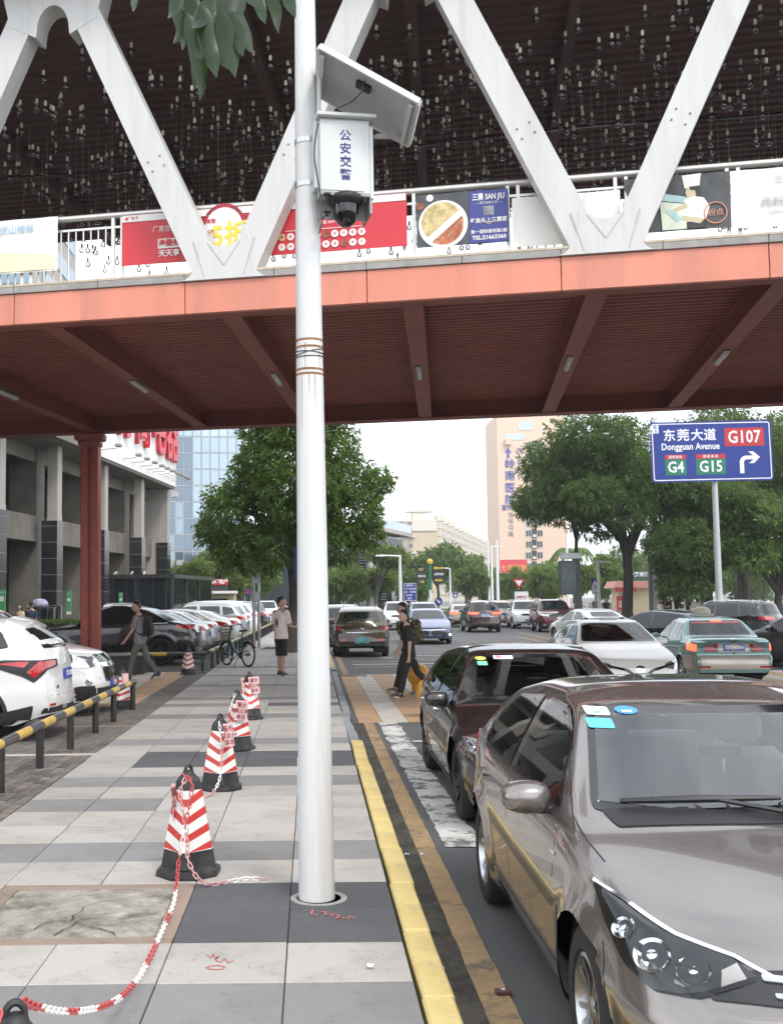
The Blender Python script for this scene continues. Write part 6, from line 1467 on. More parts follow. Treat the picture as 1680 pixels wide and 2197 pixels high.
M_TEAL = mat('pale teal print', (.42, .62, .62), .5, var=.2, vscale=5); M_SKN = mat('skin print', (.62, .52, .34), .5); M_MIST = mat('pale green print', (.70, .76, .62), .5, var=.2, vscale=4)
X_ = lambda x: -w_ / 2 + w_ * (x - 1338) / 227.0; Y_ = lambda v: h_ * (.5 - v)
flat(o, M_TEAL, [(X_(1400), Y_(.1)), (X_(1420), Y_(.08)), (X_(1420), Y_(.3)), (X_(1400), Y_(.34))]); flat(o, M_TEAL, [(X_(1412), Y_(.30)), (X_(1500), Y_(.46)), (X_(1500), Y_(.56)), (X_(1412), Y_(.44))], .0145)
flat(o, M_MIST, [(X_(1414), Y_(.46)), (X_(1490), Y_(.56)), (X_(1490), Y_(.98)), (X_(1418), Y_(.98))], .015); flat(o, M_BWH, [(X_(1463), Y_(.02)), (X_(1504), Y_(.0)), (X_(1500), Y_(.24)), (X_(1468), Y_(.26))], .018, 'hat_print')
flat(o, M_SKN, disc(X_(1482), Y_(.33), w_ * .055, 14, 1.1), .017, 'face_print'); flat(o, M_FRM, [(X_(1478), Y_(.23)), (X_(1502), Y_(.22)), (X_(1502), Y_(.36)), (X_(1494), Y_(.42)), (X_(1490), Y_(.3)), (X_(1480), Y_(.29))], .019, 'hair_print')
flat(o, M_BWH, [(X_(1466), Y_(.46)), (X_(1485), Y_(.40)), (X_(1508), Y_(.44)), (X_(1520), Y_(.6)), (X_(1512), Y_(.82)), (X_(1470), Y_(.86))], .0175, 'jacket_print'); flat(o, M_SKN, [(X_(1440), Y_(.62)), (X_(1470), Y_(.52)), (X_(1474), Y_(.6)), (X_(1440), Y_(.68))], .0185, 'arm_print'); flat(o, M_SKN, [(X_(1460), Y_(.74)), (X_(1510), Y_(.82)), (X_(1498), Y_(.9)), (X_(1460), Y_(.82))], .0186, 'arm_print')
flat(o, M_TEAL, [(X_(1424), Y_(.64)), (X_(1444), Y_(.62)), (X_(1462), Y_(.80)), (X_(1450), Y_(.86))], .0187, 'towel_print'); flat(o, M_FRM, [(X_(1470), Y_(.86)), (X_(1510), Y_(.86)), (X_(1512), Y_(.98)), (X_(1470), Y_(.98))], .018, 'apron_print')
ring = [(X_(1532) + .15 * math.cos(a), Y_(.73) + .15 * math.sin(a), .02) for a in np.linspace(0, 2 * PI, 30)]; m = MB(); m.tube(ring, .01, 5, False); m.build('seal_print', mat('coral print', (.70, .30, .20), .5), o); text('粉点', .11, mat('coral print', (.70, .30, .20), .5), TL(X_(1532), Y_(.73), .02), 'lettering', o, ext=.001)
o, w_, h_ = banner(1566, 1800, 366, 490, 'white banner with faint grey characters at the right edge of the railing', M_BWH); M_GRP = mat('faint grey print', (.45, .45, .45), .5)
text('三 两 粉 面', .13, M_GRP, TL(w_ * .12, h_ * .28), 'lettering', o, ext=.001); text('两粉/面', .16, M_GRP, TL(-w_ * .05, -h_ * .1), 'lettering', o, ext=.001); text('SANLIANGFEN', .07, M_GRP, TL(-w_ * .0, -h_ * .26), 'lettering', o, ext=.001)

# ------------------------------------------------------------------ road signs and posts
M_SBLU = mat('blue sign sheeting', (.006, .030, .23), .45); M_SWH = mat('white sign sheeting', (.74, .75, .78), .4); M_SGR = mat('green sign sheeting', (.01, .17, .10), .4); M_SRD = mat('red sign sheeting', (.46, .02, .03), .4); M_GALV = mat('galvanised post', (.46, .47, .48), .45, .5, var=.1, vscale=2)
M_WPOST = mat('white lamp post', (.72, .72, .72), .45)
SYY = 50.0; a_, b_, c_, d_ = at(1393.5, 906, SYY), at(1653, 900, SYY), at(1661, 1029, SYY), at(1400.5, 1035, SYY)
sc_ = (a_ + b_ + c_ + d_) / 4; sw_, sh_ = ((b_ - a_).length + (c_ - d_).length) / 2, ((a_ - d_).length + (b_ - c_).length) / 2
rgt_ = ((b_ - a_) + (c_ - d_)).normalized(); upv_ = ((a_ - d_) + (b_ - c_)).normalized(); Ms = basis(sc_, rgt_, upv_)
sg = thing('direction_sign', label='large blue road sign reading Dongguan Avenue with red and green route panels', cat='road sign', M=Ms)
def rrect(w2, h2, r_, n=5):
    o = []
    for cx, cy, a0 in ((w2 - r_, h2 - r_, 0), (-w2 + r_, h2 - r_, PI / 2), (-w2 + r_, -h2 + r_, PI), (w2 - r_, -h2 + r_, 1.5 * PI)):
        for i in range(n + 1): a = a0 + PI / 2 * i / n; o.append((cx + r_ * math.cos(a), cy + r_ * math.sin(a)))
    return o
def plateM(o, name, m_, poly, z0, z1): b = MB(); n = len(poly); b.add([(x, y, z1) for x, y in poly] + [(x, y, z0) for x, y in poly], [tuple(range(n)), tuple(range(2 * n - 1, n - 1, -1))] + [(i, n + i, n + (i + 1) % n, (i + 1) % n) for i in range(n)]); return b.build(name, m_, o)
w2, h2 = sw_ / 2, sh_ / 2
plateM(sg, 'board', M_SBLU, rrect(w2, h2, .14), -.04, 0)
e = MB(); out, inn = rrect(w2 - .07, h2 - .07, .11), rrect(w2 - .115, h2 - .115, .075); n = len(out); e.add([(x, y, .006) for x, y in out + inn], [(i, (i + 1) % n, n + (i + 1) % n, n + i) for i in range(n)]); e.build('white_border', M_SWH, sg)
SU = lambda u: -w2 + sw_ * (u - 120) / 1440.0; SVv = lambda v: h2 - sh_ * (v - 98) / 720.0
fs = lambda px_: sh_ * px_ / 720.0
for ch, u in zip('东莞大道', (345, 510, 675, 828)): text(ch, fs(150), M_SWH, TL(SU(u), SVv(268), .008), 'lettering', sg, ext=.004, bold=.012)
text('Dongguan Avenue', fs(112), M_SWH, TL(SU(590), SVv(398), .008), 'lettering', sg, ext=.004, bold=.010, sx=.82, space=1.02)
def panel(u0, v0, u1, v1, m_): return plateM(sg, 'route_panel', m_, [(SU(u0), SVv(v1)), (SU(u1), SVv(v1)), (SU(u1), SVv(v0)), (SU(u0), SVv(v0))], .002, .008)
panel(1000, 185, 1470, 405, M_SRD); text('G107', fs(205), M_SWH, TL(SU(1232), SVv(300), .012), 'lettering', sg, ext=.004, bold=.016, sx=.82, space=1.05)
for u0, u1, s_ in ((278, 530, 'G4'), (645, 998, 'G15')):
    panel(u0, 492, u1, 545, M_SRD); panel(u0, 547, u1, 735, M_SGR); text('国家高速', fs(38), M_SWH, TL(SU((u0 + u1) / 2), SVv(520), .012), 'lettering', sg, ext=.002, space=1.5 if s_ == 'G15' else 1.15, bold=.002); text(s_, fs(185), M_SWH, TL(SU((u0 + u1) / 2), SVv(645), .012), 'lettering', sg, ext=.004, bold=.016, sx=.84, space=1.05)
ar = [(1165, 730), (1215, 730), (1215, 600)] + [(1215 + 35 * (1 - math.cos(a)), 600 - 35 * math.sin(a)) for a in np.linspace(.2, PI / 2, 5)] + [(1330, 565), (1275, 612), (1335, 612), (1408, 540), (1330, 470), (1270, 470), (1328, 520), (1245, 520)] + [(1245 - 80 * math.sin(a), 520 + 80 * (1 - math.cos(a))) for a in np.linspace(.2, PI / 2, 6)]
plateM(sg, 'turn_arrow', M_SWH, [(SU(u), SVv(v)) for u, v in ar], .002, .010)
plateM(sg, 'corner_tag', M_SWH, [(SU(u), SVv(v)) for u, v in ((118, 232), (220, 230), (220, 130), (140, 130), (118, 150))], .007, .011); text('东', fs(52), M_SBLU, TL(SU(178), SVv(158), .014), 'lettering', sg, ext=.002, bold=.003); text('A  E', fs(48), M_SBLU, TL(SU(160), SVv(206), .014), 'lettering', sg, ext=.002, bold=.003)
iv = Ms.inverted(); pb1, pt1 = at(1546, 1345, SYY + .25), at(1532, 1000, SYY + .25); m = MB(); m.tube([iv @ pb1, iv @ pt1], [.16, .12], 14); m.build('post', M_GALV, sg, 60)
for dx_ in (-.5, .5):
    m = MB(); m.box((0, dx_ * sh_ * .55, -.09), (sw_ * .7, .1, .08)); m.build('back_rail', M_GALV, sg)
# street lamps and camera masts
def lamp(x, y0, y1, Y, label, arms=(), r_=.09, head=True):
    b = at(x, y1, Y); zt_ = at(x, y0, Y).z; o = thing('street_lamp', (b.x, Y, 0), label, 'street lamp', 'white posts along the avenue'); m = MB(); m.tube([(0, 0, -.1), (0, 0, zt_)], [r_ * 1.2, r_ * .7], 10); m.build('post', M_WPOST, o, 60)
    for ax, ay in arms:
        p = at(ax, ay, Y); m = MB(); m.tube([(0, 0, zt_ - .1), (p.x - b.x, 0, p.z)], [r_ * .6, r_ * .4], 8); q = m.build('arm', M_WPOST, o, 60); m = MB(); m.box((p.x - b.x, 0, p.z - .04), (.7, .25, .12), bev=.03); m.build('lamp_head', M_WPOST, o)
lamp(860, 1190, 1300, 78, 'white lamp post with a long arm to the left, in front of the louvre building', [(816, 1191)], .13)
lamp(967, 1219, 1298, 110, 'thin white lamp post right of the black direction boards', [(955, 1218)], .1)
lamp(1050, 1156, 1300, 120, 'left of three close white masts by the salmon tower', [], .13); lamp(1057, 1170, 1300, 118, 'middle of three close white masts by the salmon tower', [(1070, 1172)], .13); lamp(1069, 1158, 1300, 112, 'right of three close white masts by the salmon tower', [], .15)
lamp(1217, 1150, 1210, 90, 'white lamp post standing behind the black advertising screen', [], .12)
lamp(1285, 1200, 1296, 66, 'white camera mast beside the wheelchair sign', [(1292, 1204)], .11)
# small signs
def sign_on_post(name, x, y, w_px, h_px, Y, label, board, post_to=1320, posts=1, pr=.03, cat='sign', group=None):
    c_ = at(x, y, Y); k = Y / 2350; o = thing(name, tuple(c_), label, cat, group); W_, H_ = w_px * k, h_px * k; m = MB(); m.box((0, 0, 0), (W_, .05, H_), bev=.01); m.build('board', board, o)
    for i in range(posts): dx_ = 0 if posts == 1 else (i - .5) * W_ * .6; m = MB(); m.tube([(dx_, .06, -c_.z - .1), (dx_, .06, H_ * .4)], pr, 8); m.build('post', M_GALV, o, 60)
    return o, W_, H_
FX = lambda x, z, y=-.032: Matrix.Translation((x, y, z)) @ Matrix.Rotation(PI / 2, 4, 'X')
o, W_, H_ = sign_on_post('notice_sign', 880, 1270, 27, 38, 72, 'small blue notice sign with white rows of characters beside the white lamp post', M_SBLU)
for k, s_ in enumerate(('温馨提示', '行人请走隧', '道、不要横', '穿马路，', '谢谢！')): text(s_, W_ * .16, M_SWH, FX(0, H_ * (.36 - .18 * k)), 'lettering', o, ext=.003, bold=.002)
e = MB(); out, inn = rrect(W_ * .48, H_ * .485, .03), rrect(W_ * .45, H_ * .46, .02); n = len(out); e.add([(x, -.03, z) for x, z in out + inn], [(i, (i + 1) % n, n + (i + 1) % n, n + i) for i in range(n)]); e.build('white_border', M_SWH, o)
c_ = at(924, 1300, 88); o = thing('board_cluster', (c_.x, 88, 0), 'green post with black direction boards in yellow and white print', 'sign'); zt_ = at(924, 1209, 88).z
m = MB(); m.tube([(0, 0, 0), (0, 0, 2.4)], .12, 10); m.build('lower_post', M_WPOST, o, 60); m = MB(); m.tube([(0, 0, 2.4), (0, 0, zt_)], .16, 10); m.build('green_post', mat('green post', (.03, .17, .08), .5), o, 60); m = MB(); m.lathe([(.25, zt_), (.25, zt_ + .2), (.12, zt_ + .4), (0, zt_ + .4)], 10); m.build('finial', M_BYL, o)
for sx_, rows in ((-1, (1222, 1236, 1248)), (1, (1219, 1232, 1245))):
    for k, y in enumerate(rows):
        z = at(924, y, 88).z; m = MB(); m.box((sx_ * .68, -.05, z), (.92, .08, .46)); q = m.build('board', M_FRM, o); text(('银行', '停车场', '酒店') [k] if sx_ < 0 else ('国际公寓', '上牌色街', '商业街')[k], .2, M_YLW if k != 1 else M_SWH, FX(sx_ * .68, z, -.1), 'lettering', q, ext=.005, bold=.006)
o, W_, H_ = sign_on_post('arrow_sign', 940.6, 1290, 3, 3, 70, 'round blue sign with a white arrow pointing down right', M_GALV); m = MB(); m.lathe([(.25, 0), (.25, .03)], 24, Matrix.Translation((0, -.05, 0)) @ Matrix.Rotation(PI / 2, 4, 'X')); m.build('disc', M_SBLU, o)
Ra = Matrix.Rotation(R(-45), 4, 'Z'); e = MB(); e.add([(x, y, 0) for x, y in ((-.17, -.035), (.04, -.035), (.04, -.1), (.17, 0), (.04, .1), (.04, .035), (-.17, .035))], [tuple(range(7))], FX(0, 0, -.085) @ Ra); e.build('white_arrow', M_SWH, o)
o, W_, H_ = sign_on_post('crossing_sign', 977, 1277, 10, 10, 100, 'small square blue crossing sign with a white triangle', M_SBLU); e = MB(); e.add([(-.15, -.12, 0), (.15, -.12, 0), (0, .16, 0)], [(0, 1, 2)], FX(0, 0)); e.build('white_triangle', M_SWH, o)
o, W_, H_ = sign_on_post('wheelchair_sign', 1276, 1256, 15, 30, 66, 'blue sign with a triangle above a wheelchair symbol', M_SBLU); e = MB(); e.add([(-.16, .06, 0), (.16, .06, 0), (0, .34, 0)], [(0, 1, 2)], FX(0, 0)); e.build('white_triangle', M_SWH, o); text('♿', .34, M_SWH, FX(0, -.15), 'lettering', o, ext=.003); m = MB(); m.box((0, -.03, -H_ * .43), (W_ * .9, .01, H_ * .1)); m.build('white_strip', M_SWH, o)
o, W_, H_ = sign_on_post('advert_board', 1119, 1286, 29, 40, 85, 'white advertising board with red characters by the far junction', M_SWH); text('消费积分', W_ * .2, M_SRD, FX(0, H_ * .12), 'lettering', o, ext=.003, bold=.006); text('兑换震款', W_ * .2, M_SRD, FX(0, -H_ * .08), 'lettering', o, ext=.003, bold=.006)
m = MB(); m.box((0, -.04, H_ * .49), (W_ * 1.04, .06, .12)); m.build('header', M_FRM, o)
o, W_, H_ = sign_on_post('yield_sign', 1113, 1250, 2, 2, 86, 'red and white triangular yield sign on a dark post', M_GALV, pr=.05); e = MB(); e.add([(-.5, .3, 0), (0, -.5, 0), (.5, .3, 0)], [(0, 1, 2)], FX(0, 0, -.06)); e.build('red_triangle', M_SRD, o); e = MB(); e.add([(-.3, .18, 0), (0, -.26, 0), (.3, .18, 0)], [(0, 1, 2)], FX(0, 0, -.07)); e.build('white_triangle', M_SWH, o)
# twin posts with sign backs, and the blue sign edge beside the pole
o = thing('sign_back', tuple(gp(551, 1390)), 'sign panels seen from behind on twin grey posts in the pavement', 'sign'); Y_b = o.location.y; k = Y_b / 2350
for dx_ in (-5.5, 5.0): m = MB(); m.tube([(dx_ * k, 0, 0), (dx_ * k, 0, 185 * k)], .055, 10); m.build('post', M_GALV, o, 60)
m = MB(); m.box((0, -.07, 160 * k), (18 * k, .03, 45 * k)); m.build('panel_back', M_GALV, o); m = MB(); m.box((2 * k, -.08, 110 * k), (12 * k, .03, 20 * k)); m.build('panel_back', M_GALV, o)
o, W_, H_ = sign_on_post('blue_sign', 640, 1208, 18, 68, 30, 'edge of a blue sign showing left of the camera pole', M_SBLU)
# booth with red sign
bY = 80; c_ = at(470, 1300, bY); k = bY / 2350; o = thing('booth', (c_.x, bY, 0), 'pale flat roofed booth with a red lettered sign behind the parked cars', 'kiosk')
m = MB(); m.box((0, 0, 1.1), (70 * k, 2, 2.2)); m.build('walls', M_CREAM, o); m = MB(); m.box((0, -.2, 2.3), (76 * k, 2.8, .18)); m.build('roof', M_BWH, o); m = MB(); m.box((-4 * k, -.3, 2.62), (48 * k, .15, .45)); m.build('sign_base', M_FRM, o); m = MB(); m.box((-4 * k, -.32, 3.05), (48 * k, .2, .42)); q = m.build('sign_panel', M_SRD, o); text('恒旺地产', .36, M_SWH, FX(0, 3.05, -.44), 'lettering', q, ext=.01, bold=.01)
m = MB(); m.box((0, -1.03, 1.4), (1.4, .06, .9)); m.build('window', M_WG, o)
o, W_, H_ = sign_on_post('shop_sign', 532, 1270, 22, 12, 85, 'small dark blue shop sign behind the twin posts', M_NAVY, posts=2); text('旅馆', .3, M_SRD, FX(0, 0), 'lettering', o, ext=.004)
# black advertising screen
kY = 62; k = kY / 2350; c_ = at(1224, 1310, kY); o = thing('advert_screen', (c_.x, kY, 0), 'tall black advertising screen on a dark column at the far pavement', 'screen'); z0_, z1_ = at(1224, 1297, kY).z, at(1224, 1199, kY).z
m = MB(); m.box((.46, .1, (z1_ + .2) / 2), (.32, .34, z1_ + .2)); m.build('column', M_FRM, o); m = MB(); m.box((-.1, 0, z1_ - 1.05), (.98, .24, 1.9), bev=.02); m.build('screen_case', M_FRM, o); m = MB(); m.box((-.1, -.13, z1_ - 1.05), (.86, .02, 1.72)); q = m.build('screen', mat('dark teal screen', (.03, .05, .055), .15, var=.5, vscale=2), o); text('宜居\n生活馆', .26, mat('teal print', (.10, .17, .17), .5), FX(-.1, z1_ - 1.0, -.145), 'lettering', q, ext=.002)
m = MB(); m.box((.12, .04, z1_ + .18), (1.16, .34, .34), bev=.02); m.build('header_box', M_GALV, o); m = MB(); m.box((-.1, -.02, .62), (.9, .2, .5)); m.build('lower_panel', M_FRM, o)
# kiosk with dark green sign, and the tall grey pylon beside it
kY = 88; k = kY / 2350; c_ = at(1351, 1300, kY); o = thing('snack_kiosk', (c_.x, kY, .02), 'small kiosk with pink awning roof and dark green lettered sign', 'kiosk'); zr = at(1351, 1262, kY).z
m = MB(); m.box((.2, 0, zr / 2), (72 * k, 2.2, zr)); m.build('walls', M_CREAM, o); m = MB(); m.box((-25 * k, -1.13, zr * .42), (22 * k, .06, zr * .62)); q = m.build('red_poster', M_SRD, o); text('冰爽\n特惠', .3, M_SWH, FX(-25 * k, zr * .45, -1.18), 'lettering', q, ext=.004)
m = MB(); m.prism([(-46 * k, zr), (46 * k, zr), (38 * k, zr + .55), (-38 * k, zr + .55)], -1.7, 1.2); m.build('awning', mat('pink awning', (.55, .26, .22), .7), o); m = MB(); m.box((-20 * k, -1.72, zr - .12), (44 * k, .06, .34)); m.build('fascia_board', mat('dark red board', (.30, .03, .03), .5), o); m = MB(); m.box((20 * k, -.9, zr + .95), (44 * k, .2, .8)); q = m.build('sign_panel', mat('dark green panel', (.03, .10, .07), .5), o); text('香港美博汇', .42, M_SWH, FX(20 * k, zr + 1.05, -1.02), 'lettering', q, ext=.006, bold=.008)
c_ = at(1406, 1310, 76); o = thing('grey_pylon', (c_.x, 76, 0), 'broad grey pylon rising into the trees beside the kiosk', 'pylon'); m = MB(); m.box((0, 0, 2.6), (.72, .5, 5.2), bev=.02); m.build('shaft', mat('grey pylon paint', (.22, .23, .25), .5), o); m = MB(); m.box((-.3, -.1, 2.6), (.16, .4, 5.0)); m.build('dark_edge', M_FRM, o)
# low walls and railings round the plaza
for x0, x1, Y, z1_, lab in ((1622, 1672, 62, 1.15, 'white low wall at the right below the parked silver cars'), (1440, 1500, 68, .75, 'low grey planter wall under the standing woman'), (1225, 1330, 72, .7, 'low planter wall behind the white cars')):
    a, b_ = at(x0, 1300, Y), at(x1, 1300, Y); o = thing('low_wall', ((a.x + b_.x) / 2, Y, 0), lab, 'wall'); m = MB(); m.box((0, 0, z1_ / 2), (b_.x - a.x, .5, z1_)); m.build('wall_body', M_BWH if 'white' in lab else M_COP, o); m = MB(); m.box((0, 0, z1_ + .04), (b_.x - a.x + .1, .6, .08)); m.build('cap_stone', M_COP, o)
o = thing('white_fence', (at(1150, 1300, 100).x, 100, 0), 'low white railing along the far side of the junction', 'fence')
for k_ in range(24): m = MB(); m.box((-4.6 + .4 * k_, 0, .55), (.05, .05, 1.1)); m.build('picket', M_WPOST, o)
for z in (.3, 1.0): m = MB(); m.box((0, 0, z), (9.6, .04, .06)); m.build('rail', M_WPOST, o)
# orange ball bollards
M_ORB = mat('orange bollard paint', (.62, .30, .03), .4, var=.15, vscale=5, dirt=(.25, .12, .03), dscale=5, damt=.7, coat=.3); M_STB = mat('bollard stone foot', (.22, .20, .18), .9, var=.3, vscale=8)
for i, (x, y, s_, lab) in enumerate(((925, 1540, .68, 'orange ball shaped bollard nearest the dark parked car'), (898, 1490, .66, 'orange ball shaped bollard farther along the crossing'))):
    p = gp(x, y, RZ); o = thing('ball_bollard', (p.x, p.y, RZ), lab, 'bollard', 'orange bollards on the crossing'); o.scale = (s_, s_, s_); m = MB(); m.lathe([(.24, 0), (.25, .06), (.2, .1), (.18, .14)], 20); m.build('foot', M_STB, o, 40)
    m = MB(); m.lathe([(.17, .12), (.21, .18), (.20, .26), (.22, .32), (.31, .42), (.355, .56), (.34, .70), (.27, .83), (.14, .91), (0, .93)], 26); m.build('ball', M_ORB, o, 50)
# litter
for i, (x, y, lab) in enumerate(((905, 1838, 'scrap of white tissue in the gutter by the yellow line'), (874, 1838, 'crumpled white paper scrap beside the kerb'), (947, 2082, 'white paper scrap in the gutter near the bottom'), (797, 2078, 'white scrap on the dark paving joint'))):
    p = gp(x, y, RZ if i != 3 else 0); o = thing('paper_scrap', (p.x, p.y, p.z + .012), lab, 'litter'); m = MB(); V = [(rnd.uniform(-.008, .008) + .014 * (q % 3 - 1), rnd.uniform(-.008, .008) + .014 * (q // 3 - 1), rnd.uniform(0, .014)) for q in range(9)]; m.add(V, [(0, 1, 4, 3), (1, 2, 5, 4), (3, 4, 7, 6), (4, 5, 8, 7)]); m.build('scrap', M_SWH, o)
p = gp(1080, 2137, RZ); o = thing('card_box', (p.x, p.y, RZ + .012), 'small flattened dark packet lying on the yellow line', 'litter', rz=.1); m = MB(); m.box((0, 0, .008), (.075, .05, .018), bev=.003); m.build('packet', mat('dark packet', (.12, .05, .06), .5), o); m = MB(); m.box((0, 0, .019), (.02, .02, .002)); m.build('white_print', M_SWH, o)
# ------------------------------------------------------------------ the cars in view
P_ = lambda n, c, m=0.0, r=.35, coat=1.0: mat_paint(n, c, m, r, coat)
BRONZE = P_('bronze grey metallic', (.245, .222, .210), .75, .20); PLUM = P_('plum black metallic', (.009, .0085, .009), .25, .26); PEARL = P_('pearl white', (.74, .72, .66), 0, .3); WHITE = P_('white paint', (.72, .72, .71), 0, .3)
TAXI = P_('taxi green metallic', (.17, .33, .32), .5, .32); TAXIL = P_('taxi champagne lower', (.46, .42, .36), .5, .35); MIDN = P_('midnight blue black', (.008, .010, .018), .3, .25); BLACK = P_('black paint', (.008, .008, .010), .1, .22)
BROWN = P_('brown metallic', (.075, .058, .038), .65, .32); DBRN = P_('dark brown', (.04, .028, .024), .5, .3); SILV = P_('silver metallic', (.36, .37, .38), .75, .32); BLUE = P_('blue metallic', (.09, .12, .26), .6, .3); BEIGE = P_('champagne metallic', (.44, .38, .31), .65, .34)
WINE = P_('wine red metallic', (.10, .012, .018), .45, .28); DGREY = P_('dark grey metallic', (.10, .10, .105), .7, .32); SILVB = P_('pale blue silver', (.48, .53, .57), .6, .35)
def ell(cx, cz, a, b_, n=20): return [(cx + a * math.cos(2 * PI * i / n), cz + b_ * math.sin(2 * PI * i / n)) for i in range(n)]
def ringstrip(sh, X, view, poly_o, poly_i, off, m_, root, name):
    V, F = [], []; n = len(poly_o)
    for i in range(n):
        for p in (poly_o[i], poly_i[i]): h, nn = sh.proj(view, *p); V.append(tuple(h + nn * off))
        j = (i + 1) % n; F.append((2 * i, 2 * j, 2 * j + 1, 2 * i + 1))
    m = MB(); m.add(V, F, X); return m.build(name, m_, root, 60)
def platetext(root, d, view, s_, z, y=0, size=.085, lift=.024):
    sh, X = d['shape'], d['X']; h, n = sh.proj(view, y, z); p = X @ (h + n * lift); sgn = 1 if view == 'F' else -1
    M_ = basis(p, (0, sgn * 1, 0), (0, 0, 1)); return text(s_, size, M_WHT, M_, 'plate_lettering', root, ext=.001, bold=.0012, sx=.9)
# --- the bronze grey saloon in the foreground
d = sedan_spec(name='parked_car', paint=BRONZE, open=True, ds=.03, gstep=.06, tw=.205, rim='twin', nsp=5, sig=.06, glassmat=M_AGC, seatmat=M_SEATL, inside=2.4, mirror=(1.64, .98),
    top=[(0, .56), (.04, .66), (.14, .735), (.30, .795), (.70, .90), (.92, .955), (1.08, .995), (1.86, 1.415), (2.4, 1.482), (2.95, 1.478), (3.45, 1.40), (4.05, 1.10), (4.4, 1.075), (4.58, 1.02), (4.63, .86)],
    belt=[(0, .6), (.3, .70), (.9, .84), (1.4, .915), (2.5, .955), (3.6, 1.01), (4.63, .98)], crown=.065,
    sec=[(0, .90), (.08, .95), (.22, .975), (.40, .985), (.52, .992), (.60, 1.004), (.66, 1.004), (.72, .99), (.86, .985), (1, .955)], flare=.028, bow=(.34, .2),
    nose=[(0, .14), (.22, .05), (.36, 0), (.50, .02), (.60, .10), (.72, .15), (1.6, .15)])
d['glass'] = [('F', [(-.74, 1.02), (-.4, 1.005), (.4, 1.005), (.74, 1.02), (.585, 1.395), (-.585, 1.395)], False, .04), ('R', [(-.6, 1.11), (.6, 1.11), (.5, 1.37), (-.5, 1.37)], False, .06),
    ('S', [(1.52, .985), (2.60, .985), (2.56, 1.385), (2.14, 1.375), (1.86, 1.28)], True, .03), ('S', [(2.70, .99), (3.62, 1.025), (3.46, 1.20), (3.2, 1.345), (2.68, 1.385)], True, .03)]
M_HLD = mat('headlamp bowl', (.05, .052, .055), .14, .7); 
hl = [(.50, .655), (.64, .60), (.80, .585), (.95, .63), (1.10, .735), (1.20, .835), (1.02, .795), (.80, .735), (.60, .70)]
d['parts'] = [('headlight', M_HLD, 'FD', hl, dict(side=True, off=.006, step=.03, r=.015)),
    ('grille', M_GBLK, 'F', [(-.62, .60), (.62, .60), (.58, .665), (.3, .69), (-.3, .69), (-.58, .665)], dict(off=.006)), ('grille_bar', M_GALV, 'F', rect(-.44, .44, .652, .668), dict(off=.014)), ('grille_bar', M_GALV, 'F', rect(-.42, .42, .615, .626), dict(off=.014)),
    ('lower_grille', M_BLK, 'F', [(-.52, .26), (.52, .26), (.42, .44), (-.42, .44)], dict(off=.006)), ('fog_light', M_LENS, 'FD', rect(.56, .68, .36, .44), dict(side=True, off=.008)), plate('F', M_BLUEP, .47),
    ('bonnet_seam', M_BLK, 'T', [(.93, .775), (1.10, .80), (1.30, .81), (1.30, .817), (1.10, .807), (.93, .782)], dict(side=True, off=.001, thick=0, r=0, step=.1)),
    ('fender_seam', M_BLK, 'S', [(.62, .44), (.627, .44), (.70, .66), (.693, .66)], dict(side=True, off=.001, thick=0, r=0)), ('cowl', M_BLK, 'T', [(1.07 + .17 * y * y, y) for y in np.linspace(-.66, .66, 9)] + [(1.19 + .17 * y * y, y) for y in np.linspace(.70, -.70, 9)], dict(off=.006, step=.1)),
    ('fender_script', M_CHR, 'S', rect(1.42, 1.50, .80, .815), dict(side=True, off=.004, r=0))] + rear_kit(.86, M_BLUEP, .82) + side_kit(d, 2.64, .33, .95, 1.46, 3.35)
car = car_proto(d, 'bronze grey saloon parked at the kerb in the foreground, facing the camera', 'car')
sh, X = d['shape'], d['X']
# lamp internals: bowls, chrome edge, indicator
for sg in (-1, 1):
    for (u, z, r_) in ((.70, .655, .060), (.845, .680, .066), (.98, .735, .045)):
        q = u / math.sqrt(2); h, n = sh.hit((q - 2, q + 2, z), (.70711, -.70711, 0)); m = MB(); Mq = Matrix.Translation(X @ Vector((h.x, h.y * sg, h.z))) @ (Vector((-n.x, n.y * sg, n.z)).to_track_quat('Z', 'Y').to_matrix().to_4x4())
        m.lathe([(r_, .008), (r_ * .98, .012), (r_ * .82, .006), (r_ * .6, -.004), (r_ * .3, .002), (r_ * .28, .012), (0, .016)], 20, Mq, cap=False); m.build('lamp_bowl', M_CHR, car, 30)
    poly = [(.46, .664), (.60, .709), (.80, .744), (1.02, .803), (1.20, .841), (1.20, .835), (1.02, .795), (.80, .735), (.60, .70), (.46, .655)]
    V, F = sh.patch('FD', poly, off=.014, thick=.012, mirror=sg < 0, step=.05); m = MB(); m.add(V, F, X); m.build('chrome_strip', M_CHR, car, 60)
    for q_ in ():
        u = .60 + .055 * q_; z0_ = .628 if u < .68 else .612 + .09 * max(0, u - .84); z1_ = .70 + .16 * (u - .6) + .02
        if q_ in (2, 3, 5, 6): z0_ = z1_ - .03
        V, F = sh.patch('FD', [(u, z0_), (u + .018, z0_), (u + .03, z1_), (u + .008, z1_)], off=.010, thick=.006, mirror=sg < 0, step=.05); m = MB(); m.add(V, F, X); m.build('reflector_rib', M_CHR, car, 30)
    V, F = sh.patch('FD', shrink(hl, .006), off=.026, thick=.0, mirror=sg < 0, step=.03); m = MB(); m.add(V, F, X); m.build('lens_cover', mat_glass('clear lens', (.93, .94, .95), 1.5), car, 60)
    V, F = sh.patch('FD', [(.54, .652), (.60, .628), (.62, .665), (.585, .688)], off=.012, thick=.006, mirror=sg < 0, step=.03); m = MB(); m.add(V, F, X); m.build('indicator', mat('indicator lens', (.60, .56, .52), .15, .6, coat=1), car, 40)
